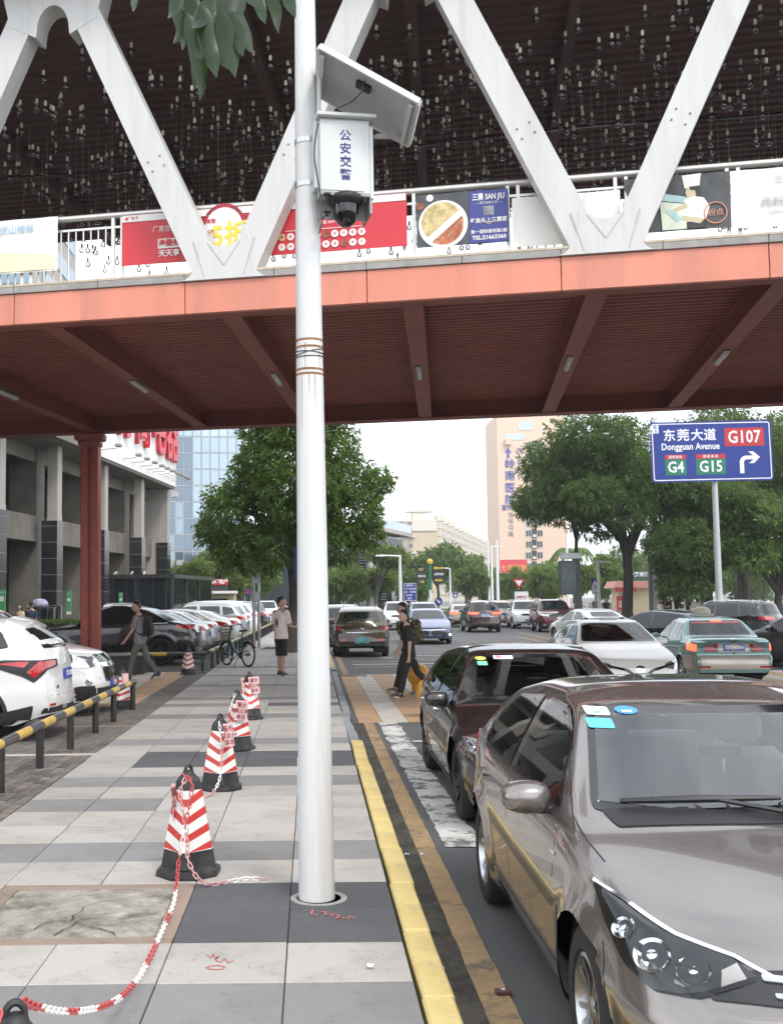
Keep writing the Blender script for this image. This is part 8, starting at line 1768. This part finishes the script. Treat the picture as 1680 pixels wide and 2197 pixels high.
    if not far:
        for sy in (-.032, .032):
            m = MB(); c_ = V(.088, sy, .012); m.lathe([(.009, 0), (.008, .004), (0, .006)], 8, Matrix.Translation(hc + V((c_.x * ca - c_.y * sa) * k, (c_.x * sa + c_.y * ca) * k, c_.z * k)) @ Matrix.Rotation(head_turn, 4, 'Z') @ Matrix.Rotation(PI / 2, 4, 'Y')); m.build('eye', HAIR, head)
        m = MB(); c_ = V(.095, 0, -.055); m.box((0, 0, 0), (.006, .04, .008), Matrix.Translation(hc + V((c_.x * ca) * k, c_.x * sa * k, c_.z * k)) @ Matrix.Rotation(head_turn, 4, 'Z')); m.build('mouth', mat('lip', (.34, .14, .12), .5), head)
    bm = bmesh.new(); bmesh.ops.create_uvsphere(bm, u_segments=24, v_segments=16, radius=1); kill = []
    for v in bm.verts:
        x, y, z = v.co; cut = (.30 + .5 * x if x > -.3 else -.42 + .3 * abs(y)) if hair != 'cap' else .25
        if hair == 'long': cut = .30 + .5 * x if x > .1 else -1.2
        if z < cut - .12: kill.append(v)
        j = 1 + .05 * noise.noise(Vector((x * 5, y * 5, z * 5 + H)))
        v.co = V((x * .110 * j * ca - y * .088 * j * sa) * k, (x * .110 * j * sa + y * .088 * j * ca) * k, (z * .132 * j + .006) * k) + hc + V(-.004, 0, .004)
    bmesh.ops.delete(bm, geom=kill, context='VERTS'); r_ = bmesh.ops.extrude_edge_only(bm, edges=[e for e in bm.edges if e.is_boundary])
    for v in [g for g in r_['geom'] if isinstance(g, bmesh.types.BMVert)]: v.co = v.co.lerp(hc, .16)
    me = bpy.data.meshes.new('hair'); bm.to_mesh(me); bm.free(); me.materials.append(HAIR); me.polygons.foreach_set('use_smooth', [True] * len(me.polygons)); link('hair', me, root)
    if hair in ('long', 'tail'): skin('hair_length', [(hc + V(-.05, 0, .03) * k, .075 * k), (hc + V(-.085, 0, -.06) * k, (.045 if hair == 'tail' else .075) * k), (hc + V(-.10, .01, -.16) * k, (.035 if hair == 'tail' else .07) * k), (hc + V(-.10, .02, -.27) * k, (.02 if hair == 'tail' else .05) * k)], [(0, 1), (1, 2), (2, 3)], HAIR, root, 1)
    # shirt
    a1 = le if sleeve >= 1 else ls.lerp(le, sleeve); a2 = re if sleeve >= 1 else rs.lerp(re, sleeve); fw = V(up.z, 0, -up.x); m = MB()
    tor = [(P + up * -.10 * k, .128, .178), (P + up * -.02 * k, .126, .176), (waist, .118, .162), (P + up * .27 * k, .122, .168), (chest, .128, .182), (P + up * .44 * k, .112, .185), (nb + up * -.02 * k, .085, .15), (nb + up * .015 * k, .06, .09), (nb + up * .03 * k, .054, .062)]
    def loft(rs_, n=18, wob=.0):
        vs = []
        for i, (c_, rx, ry) in enumerate(rs_):
            for q in range(n): a = 2 * PI * q / n; w_ = 1 + wob * noise.noise((math.cos(a) * 2.2 + H * 9, math.sin(a) * 2.2, i * .9 + c_.z * 2)); vs.append(c_ + fw * math.cos(a) * rx * k * w_ + V(0, math.sin(a) * ry * k * w_, 0))
        m.add(vs, [(i * n + q, i * n + (q + 1) % n, (i + 1) * n + (q + 1) % n, (i + 1) * n + q) for i in range(len(rs_) - 1) for q in range(n)])
    loft(tor, wob=.09)
    for a_, b_ in ((ls, a1), (rs, a2)): m.tube([a_ + (a_ - b_).normalized() * .03 + V(0, -math.copysign(.03, a_.y), .0), a_, a_.lerp(b_, .5), b_], [.066 * k, .072 * k, .068 * k, .070 * k], 12, False)
    m.build('shirt', shirt, root, 70)
    # trousers, shorts or skirt
    e = .98 if long else .0
    if skirt:
        m = MB(); m.lathe([(.15 * k, hip + dz.z + .04), (.19 * k, hip + dz.z - .2 * k), (.24 * k, hip + dz.z - (.62 if long else .38) * k), (.2 * k, hip + dz.z - (.6 if long else .36) * k)], 20, Matrix.Diagonal((.85, 1.1, 1, 1)), cap=False); m.build('skirt', legs, root, 60)
    else:
        m = MB(); loft([(P + up * .07 * k, .116, .158), (P + up * .0 * k, .122, .168), (P + up * -.06 * k, .118, .170), (P + up * -.12 * k, .09, .12)])
        for kn, an, y in ((lk_, lan, hw), (rk_, ran, -hw)):
            q = [P + V(0, y, -.03 * k), P + V(0, y, -.10 * k), P.lerp(kn, .55) + V(0, y * .45, 0), kn + (V(0, 0, -.03) if not long else V(0, 0, 0))]; rr_ = [.080, .094, .084, .088 if not long else .068]
            if long: q += [kn.lerp(an, .5) + V(-.012, 0, 0), kn.lerp(an, .93)]; rr_ += [.066, .06]
            m.tube(q, [v * k for v in rr_], 14, False)
        m.build('trousers' if long else 'shorts', legs, root, 70)
    for an, bnd in ((lan, ll), (ran, rl)):
        t_ = min(0.6, max(-.9, bnd[0] - bnd[1])) * .6; Mq = Matrix.Translation(an) @ Matrix.Rotation(-t_, 4, 'Y'); m = MB()
        rows = [(-.075, .030, -.01), (-.05, .038, .035), (.0, .04, .045), (.06, .042, .015), (.13, .043, -.015), (.175, .034, -.035), (.19, .012, -.05)]; vs, fs = [], []
        for x, w_, zt_ in rows: vs += [(x * k, -w_ * k, -.07 * k), (x * k, -w_ * k, -.045 * k), (x * k, -w_ * .6 * k, zt_ * k), (x * k, w_ * .6 * k, zt_ * k), (x * k, w_ * k, -.045 * k), (x * k, w_ * k, -.07 * k)]
        for i in range(len(rows) - 1): fs += [(6 * i + j, 6 * i + (j + 1) % 6, 6 * i + 6 + (j + 1) % 6, 6 * i + 6 + j) for j in range(6)]
        fs += [tuple(range(6)), tuple(6 * (len(rows) - 1) + j for j in range(6))]; m.add(vs, fs, Mq); s_ = m.build('shoe', shoe, root, 50)
        if not far: m = MB(); m.add([(x * k * 1.02, y * k, z * k) for z in (-.071, -.052) for x, y in ((-.078, -.032), (.06, -.045), (.15, -.04), (.192, 0), (.15, .04), (.06, .045), (-.078, .032))], [tuple(range(7)), tuple(range(7, 14))] + [(i, (i + 1) % 7, 7 + (i + 1) % 7, 7 + i) for i in range(7)], Mq); m.build('sole', M_SOLE, s_)
    return root, dict(P=P, waist=waist, chest=chest, nb=nb, ls=ls, rs=rs, lw=lw, rw=rw, hc=hc, k=k)
def world(root, p): return Matrix.Translation(root.location) @ Matrix.Rotation(root.rotation_euler.z, 4, 'Z') @ p
def backpack(root, j, label, m_, w_=.30, h_=.44, dp=.17, lean=0.0):
    c_ = (j['chest'] + j['waist']) / 2 + Vector((-.205, 0, .03)); o = thing('backpack', world(root, c_), label, 'backpack', rz=root.rotation_euler.z)
    m = MB(); m.box((0, 0, 0), (dp, w_, h_), bev=.06); m.build('bag', m_, o, 60); m = MB(); m.box((-dp / 2 - .01, 0, -.09), (.06, w_ * .8, h_ * .45), bev=.025); m.build('pocket', m_, o, 60)
    for s_ in (-1, 1):
        q = [Vector((dp * .3, s_ * .1, h_ * .44)), Vector((dp * .6, s_ * .115, h_ * .52)), Vector((dp + .14, s_ * .12, h_ * .36)), Vector((dp + .17, s_ * .125, h_ * .05)), Vector((dp + .06, s_ * .15, -h_ * .3)), Vector((dp * .4, s_ * .14, -h_ * .42))]
        m = MB(); m.tube(smooth(q, 4), .017, 6); m.build('strap', m_, o, 60)
    return o
W_PINK = CL('pale pink tee', (.70, .60, .56)); W_BLK = CL('black', (.012, .012, .013)); W_GREY = CL('grey tee', (.20, .18, .19)); W_KHA = CL('grey green trousers', (.115, .115, .095)); W_NAVY = CL('dark blue tee', (.03, .05, .09)); W_WHT = CL('white', (.70, .70, .70)); W_YEL = CL('pale yellow', (.62, .52, .28))
# man in the pale pink shirt
p = gp(604, 1450); rt_, j = person((p.x, p.y, 0), 38, 1.80, 'person in a pale pink T-shirt and black shorts beside the camera pole holding a phone', W_PINK, W_BLK, long=False, la=(.05, .12), ra=(.2, 1.25), ll=(.08, .04), rl=(-.06, .02), head_turn=-.5, sleeve=.8, elbow_in=.2)
c_ = j['nb'] + Vector((-.128, .02, -.24)); text('1991', .11, W_BLK, Matrix.Translation(c_ + Vector((-.02, 0, -.03))) @ Matrix(((0, 0, -1, 0), (-1, 0, 0, 0), (0, 1, 0, 0), (0, 0, 0, 1))) @ Matrix.Rotation(-PI / 2, 4, 'Z'), 'shirt_print', rt_, ext=.012, bold=.002)
o = thing('phone', world(rt_, j['rw'] + Vector((.10, .0, .06))), 'pale phone in the hand of the person in pink', 'phone', rz=rt_.rotation_euler.z); m = MB(); m.box((0, 0, 0), (.012, .075, .15), Matrix.Rotation(.5, 4, 'Y'), .004); m.build('phone_case', mat('pale phone', (.35, .5, .5), .3), o)
# man with the black backpack by the barrier
p = gp(300, 1458); rt_, j = person((p.x, p.y, 0), 283, 1.76, 'person in a grey T-shirt walking left past the barrier with a black backpack', W_GREY, W_KHA, la=(.30, .35), ra=(-.25, .3), ll=(.32, .06), rl=(-.34, .28), lean=.05, head_dip=.25, head_turn=.15, sleeve=.8)
backpack(rt_, j, 'black backpack on the person in the grey T-shirt', W_BLK, .28, .46, .14)
# the couple on the crossing
p = gp(880, 1496, RZ); rt_, j = person((p.x, p.y, RZ), 268, 1.68, 'person in black with a ponytail walking left across the crossing', W_BLK, W_BLK, la=(-.05, .12), ra=(.2, .3), ll=(.30, .08), rl=(-.42, .30), lean=.07, head_dip=.30, hair='tail', sk=SKIN2, female=True, sleeve=.85)
p2 = gp(872, 1487, RZ); rt_, j = person((p2.x + .06, p2.y + .35, RZ), 268, 1.82, 'taller person in dark clothes walking beside the ponytailed one, head showing above', W_BLK, W_BLK, la=(.2, .3), ra=(-.2, .2), ll=(.34, .1), rl=(-.35, .3), lean=.06, head_dip=.22, sleeve=.85, shoe=mat('grey brown shoe', (.12, .10, .09), .7))
M_CAMO = mat('black and gold print cloth', (.015, .014, .012), .8, dirt=(.42, .34, .10), dscale=16, damt=1.0)
backpack(rt_, j, 'black backpack with a gold leaf print on the taller crossing person', M_CAMO, .32, .50, .20)
# people in the background: left by the mall
FAR = [((68, 1345, 42, 0), 10, 1.74, 'person in a dark blue T-shirt and black skirt seen from behind near the hedge', W_NAVY, W_BLK, dict(skirt=True, long=True)), ((43, 1330, 47, 0), 200, 1.62, 'person in pale yellow beside the clothes rail at the mall', W_YEL, W_BLK, dict(hair='long', female=True)),
       ((30, 1345, 33, 0), 90, 1.2, 'seated person with dark hair low behind the white car, right of two', W_BLK, W_BLK, dict(sit=True, ll=(1.4, 1.4), rl=(1.4, 1.4))), ((2, 1345, 33, 0), 90, 1.2, 'seated person at the very left edge behind the white car', W_BLK, W_BLK, dict(sit=True, ll=(1.4, 1.4), rl=(1.4, 1.4))),
       ((611, 1340, 50, 0), 5, 1.7, 'person in black walking away far down the pavement by the posts', W_BLK, W_BLK, dict()), ((1462, 1300, 86, .25), 182, 1.78, 'person in a white shirt and black shorts standing on the raised planter', W_WHT, W_BLK, dict(long=False)), ((1476, 1310, 64, .02), 250, 1.66, 'person in black with long hair standing right of the dark trunk', W_BLK, W_BLK, dict(hair='long', female=True, long=False)),
       ((1436, 1310, 60, .02), 270, 1.70, 'person in a dark T-shirt facing left between the two dark trunks', W_BLK, W_BLK, dict(la=(.4, 1.2))), ((1417, 1310, 60.5, .02), 150, 1.5, 'person in a pale pink top with long hair left of the dark T-shirt', W_PINK, W_BLK, dict(hair='long', female=True)), ((1351, 1315, 62, .02), 180, 1.5, 'person in white sitting left of the leftmost dark trunk', W_WHT, W_BLK, dict(sit=True, ll=(1.4, 1.4), rl=(1.4, 1.4))),
       ((1425, 1300, 80, .02), 170, 1.7, 'person in black and white in front of the kiosk', W_WHT, W_BLK, dict()), ((1300, 1310, 70, .02), 190, 1.6, 'person with long dark hair seen over the white car roofs', W_BLK, W_BLK, dict(hair='long', female=True)), ((1278, 1310, 72, .02), 160, 1.68, 'person in dark clothes beside the camera mast', W_NAVY, W_BLK, dict())]
for (x, y, Y, z), hd_, h_, lab, s_, l_, kw in FAR:
    q = at(x, 1290, Y); kw = dict(dict(la=(.1, .2), ra=(-.1, .2), ll=(.15, .05), rl=(-.12, .08)), **kw)
    person((q.x, Y, z), hd_, h_, lab, s_, l_, far=True, **kw)
# clothes rail with stock, and the seats the far people use
q = at(95, 1310, 45); o = thing('clothes_rail', (q.x, 45, 0), 'clothes rail hung with dark garments near the mall hedge', 'clothes rail'); m = MB(); m.tube([(-.7, 0, 0), (-.7, 0, 1.6), (.7, 0, 1.6), (.7, 0, 0)], .02, 6); m.build('frame', M_GALV, o)
for k_ in range(9): m = MB(); m.box((-.6 + .15 * k_, 0, 1.12 + .04 * (k_ % 3)), (.09, .45, .85 - .1 * (k_ % 2)), bev=.03); m.build('garment', (W_BLK, W_NAVY, W_BLK, W_GREY)[k_ % 4], o)
q = at(85, 1290, 44.4); o = thing('bundle', (q.x, 44.4, 1.62), 'purple and white wrapped bundle on the clothes rail', 'bundle'); m = MB(); m.lathe([(.01, .28), (.2, .25), (.33, .14), (.36, 0), (.25, -.12), (.02, -.14)], 14); m.build('cloth', mat('violet striped cloth', (.28, .25, .40), .8, dirt=(.7, .7, .72), dscale=6, damt=.9), o, 60)
for x, Y in ((30, 33), (2, 33), (1351, 62)):
    q = at(x, 1290, Y); o = thing('stool', (q.x, Y, 0), 'low dark stool under a seated person ' + ('near the left edge' if x == 30 else 'at the extreme left edge' if x == 2 else 'by the dark trunk'), 'stool'); m = MB(); m.box((0, 0, .36), (.36, .36, .05), bev=.01); m.build('seat', M_FRM, o)
    for a in (-1, 1):
        for b_ in (-1, 1): m = MB(); m.box((a * .14, b_ * .14, .17), (.035, .035, .34)); m.build('leg', M_FRM, o)
# driver and passenger behind the pearl white windscreen
for yy, lab in ((.36, 'driver with glasses behind the windscreen of the pearl white car'), (-.36, 'passenger in the pearl white car')):
    v = VIOS.location + Matrix.Rotation(VIOS.rotation_euler.z, 3, 'Z') @ Vector((-.28, yy, .22)); rt_, j = person(tuple(v), 180, 1.55, lab, W_GREY, W_BLK, far=True, sit=True, ll=(1.35, .9), rl=(1.35, .9), la=(.9, .5), ra=(.9, .5))
# ------------------------------------------------------------------ share bike on the pavement
M_TGR = mat('teal bike frame', (.012, .10, .085), .35, coat=.5); M_SPK = mat('spoke', (.35, .36, .37), .4, .7)
def bicycle(loc, heading, label, frame=M_TGR, cat='bicycle'):
    o = thing('bicycle', loc, label, cat, rz=R(90 - heading)); r_ = .325; wb_ = 1.06
    for s_, nm in ((1, 'wheel'), (-1, 'wheel')):
        c_ = Vector((s_ * wb_ / 2, 0, r_)); m = MB(); m.tube([(c_.x + r_ * .96 * math.cos(a), 0, c_.z + r_ * .96 * math.sin(a)) for a in np.linspace(0, 2 * PI, 40)], .021, 8, False); w_ = m.build('wheel', M_TYRE, o, 60)
        m = MB(); m.tube([(c_.x + r_ * .87 * math.cos(a), 0, c_.z + r_ * .87 * math.sin(a)) for a in np.linspace(0, 2 * PI, 40)], .012, 6, False); m.build('rim', M_GBLK, w_, 60)
        m = MB()
        for q in range(18): a = 2 * PI * q / 18; m.tube([(c_.x + .04 * math.cos(a + .4), .02 * (1 if q % 2 else -1), c_.z + .04 * math.sin(a + .4)), (c_.x + r_ * .85 * math.cos(a), 0, c_.z + r_ * .85 * math.sin(a))], .0022, 4)
        m.build('spokes', M_SPK, w_); m = MB(); m.tube([(c_.x, -.05, c_.z), (c_.x, .05, c_.z)], .045 if s_ > 0 else .035, 12); m.build('hub', M_GBLK, w_)
        m = MB(); m.tube([(c_.x + (r_ + .03) * math.cos(a), 0, c_.z + (r_ + .03) * math.sin(a)) for a in np.linspace(.5 if s_ < 0 else .3, 2.6 if s_ < 0 else 2.0, 14)], .026, 6); m.build('mudguard', M_GBLK, o, 60)
    f, b_ = Vector((wb_ / 2, 0, r_)), Vector((-wb_ / 2, 0, r_)); bb = Vector((-.08, 0, .29)); hd_ = Vector((wb_ / 2 - .17, 0, .83)); st_ = Vector((-.22, 0, .74))
    m = MB(); m.tube([hd_ + Vector((.03, 0, -.1)), Vector((.16, 0, .46)), bb], [.034, .036, .036], 10); m.tube([bb, st_], .024, 8); m.tube([hd_ + Vector((-.02, 0, .1)), f.lerp(hd_, .45)], .025, 8)
    for s_ in (-1, 1): m.tube([f.lerp(hd_, .45), f + Vector((0, .055 * s_, 0))], .017, 6); m.tube([bb, b_ + Vector((0, .055 * s_, 0))], .014, 6); m.tube([st_.lerp(bb, .2), b_ + Vector((0, .055 * s_, 0))], .012, 6)
    m.build('frame', frame, o, 60)
    m = MB(); m.tube([st_, st_ + Vector((-.05, 0, .2))], .016, 8); m.build('seat_post', M_GBLK, o); sp_ = st_ + Vector((-.06, 0, .22)); m = MB()
    vs = [sp_ + Vector(v) for v in ((.15, -.02, 0), (.15, .02, 0), (0, .06, .01), (-.1, .085, .02), (-.14, 0, .03), (-.1, -.085, .02), (0, -.06, .01))]; lo = [v + Vector((0, 0, -.05)) for v in vs]; m.add(vs + lo, [tuple(range(7)), tuple(range(13, 6, -1))] + [(i, 7 + i, 7 + (i + 1) % 7, (i + 1) % 7) for i in range(7)]); m.build('saddle', M_BLK, o)
    hb = hd_ + Vector((-.05, 0, .24)); m = MB(); m.tube([hd_, hb], .017, 8); m.tube([hb + Vector((-.12, -.29, .03)), hb + Vector((-.02, -.2, .03)), hb, hb + Vector((-.02, .2, .03)), hb + Vector((-.12, .29, .03))], .013, 8); m.build('handlebar', M_GBLK, o, 60)
    bk_ = MB(); c_ = hd_ + Vector((.2, 0, .1))
    for z_, sc_ in ((-.12, .8), (-.04, .9), (.04, .96), (.12, 1.0)): bk_.tube([c_ + Vector((.13 * sc_ * math.cos(a) * 1.1, .17 * sc_ * math.sin(a), z_)) for a in np.linspace(0, 2 * PI, 17)], .007, 5, False)
    for a in np.linspace(0, 2 * PI, 17): bk_.tube([c_ + Vector((.13 * .8 * math.cos(a) * 1.1, .17 * .8 * math.sin(a), -.12)), c_ + Vector((.143 * math.cos(a), .17 * math.sin(a), .12))], .005, 4)
    bk_.build('basket', M_GBLK, o); m = MB(); m.lathe([(.09, -.005), (.09, .005)], 18, Matrix.Translation(bb + Vector((0, -.06, 0))) @ Matrix.Rotation(PI / 2, 4, 'X')); m.build('chain_ring', M_GBLK, o)
    for s_ in (-1, 1): m = MB(); e = bb + Vector((.12 * s_, .1 * s_, -.1 * s_)); m.tube([bb + Vector((0, .07 * s_, 0)), e], .011, 6); m.box(tuple(e + Vector((0, .05 * s_, 0))), (.09, .09, .025)); m.build('crank', M_GBLK, o)
    m = MB(); m.tube([bb + Vector((-.12, .06, 0)), Vector((-.26, .28, .01))], .01, 6); m.build('kickstand', M_GBLK, o); m = MB(); m.box((-wb_ / 2 - .34, 0, .52), (.02, .06, .05)); m.build('reflector', M_RED, o); return o
q1, q2 = gp(488, 1427), gp(531, 1432); c_ = (q1 + q2) / 2; bk1 = bicycle((c_.x, c_.y, 0), math.degrees(math.atan2(q1.x - q2.x, q1.y - q2.y)) - 8, 'teal share bicycle standing on the pavement by the far barrier'); bk1.rotation_euler.x = 0
q = gp(645, 1397); b2 = bicycle((q.x + .2, q.y, 0), 10, 'dark bicycle parked behind the person in pink', M_GBLK); 
q = at(1105, 1300, 76); b3 = bicycle((q.x, 76, -.15), 60, 'dark bicycle standing near the far advertising board', M_GBLK)
o = thing('tree_pit', tuple(gp(600, 1392)), kind='structure'); m = MB(); m.box((0, 0, .02), (1.3, 1.3, .05)); m.build('pit_edge', G_TAN, o); m = MB(); m.box((0, 0, .048), (1.05, 1.05, .02)); m.build('pit_soil', M_GREEN, o)
bpy.data.scenes.remove(TMP)

# ------------------------------------------------------------------ thin haze in the air of the street
m_ = bpy.data.materials.new('haze air'); m_.use_nodes = True; t_ = m_.node_tree; t_.nodes.clear(); o_ = t_.nodes.new('ShaderNodeOutputMaterial'); v_ = t_.nodes.new('ShaderNodeVolumePrincipled'); v_.inputs['Color'].default_value = (.94, .97, 1, 1); v_.inputs['Density'].default_value = .00045; t_.links.new(v_.outputs[0], o_.inputs['Volume'])
m = MB(); m.box((0, 600, 33), (1680, 1480, 69)); m.build('haze', m_, kind='stuff')
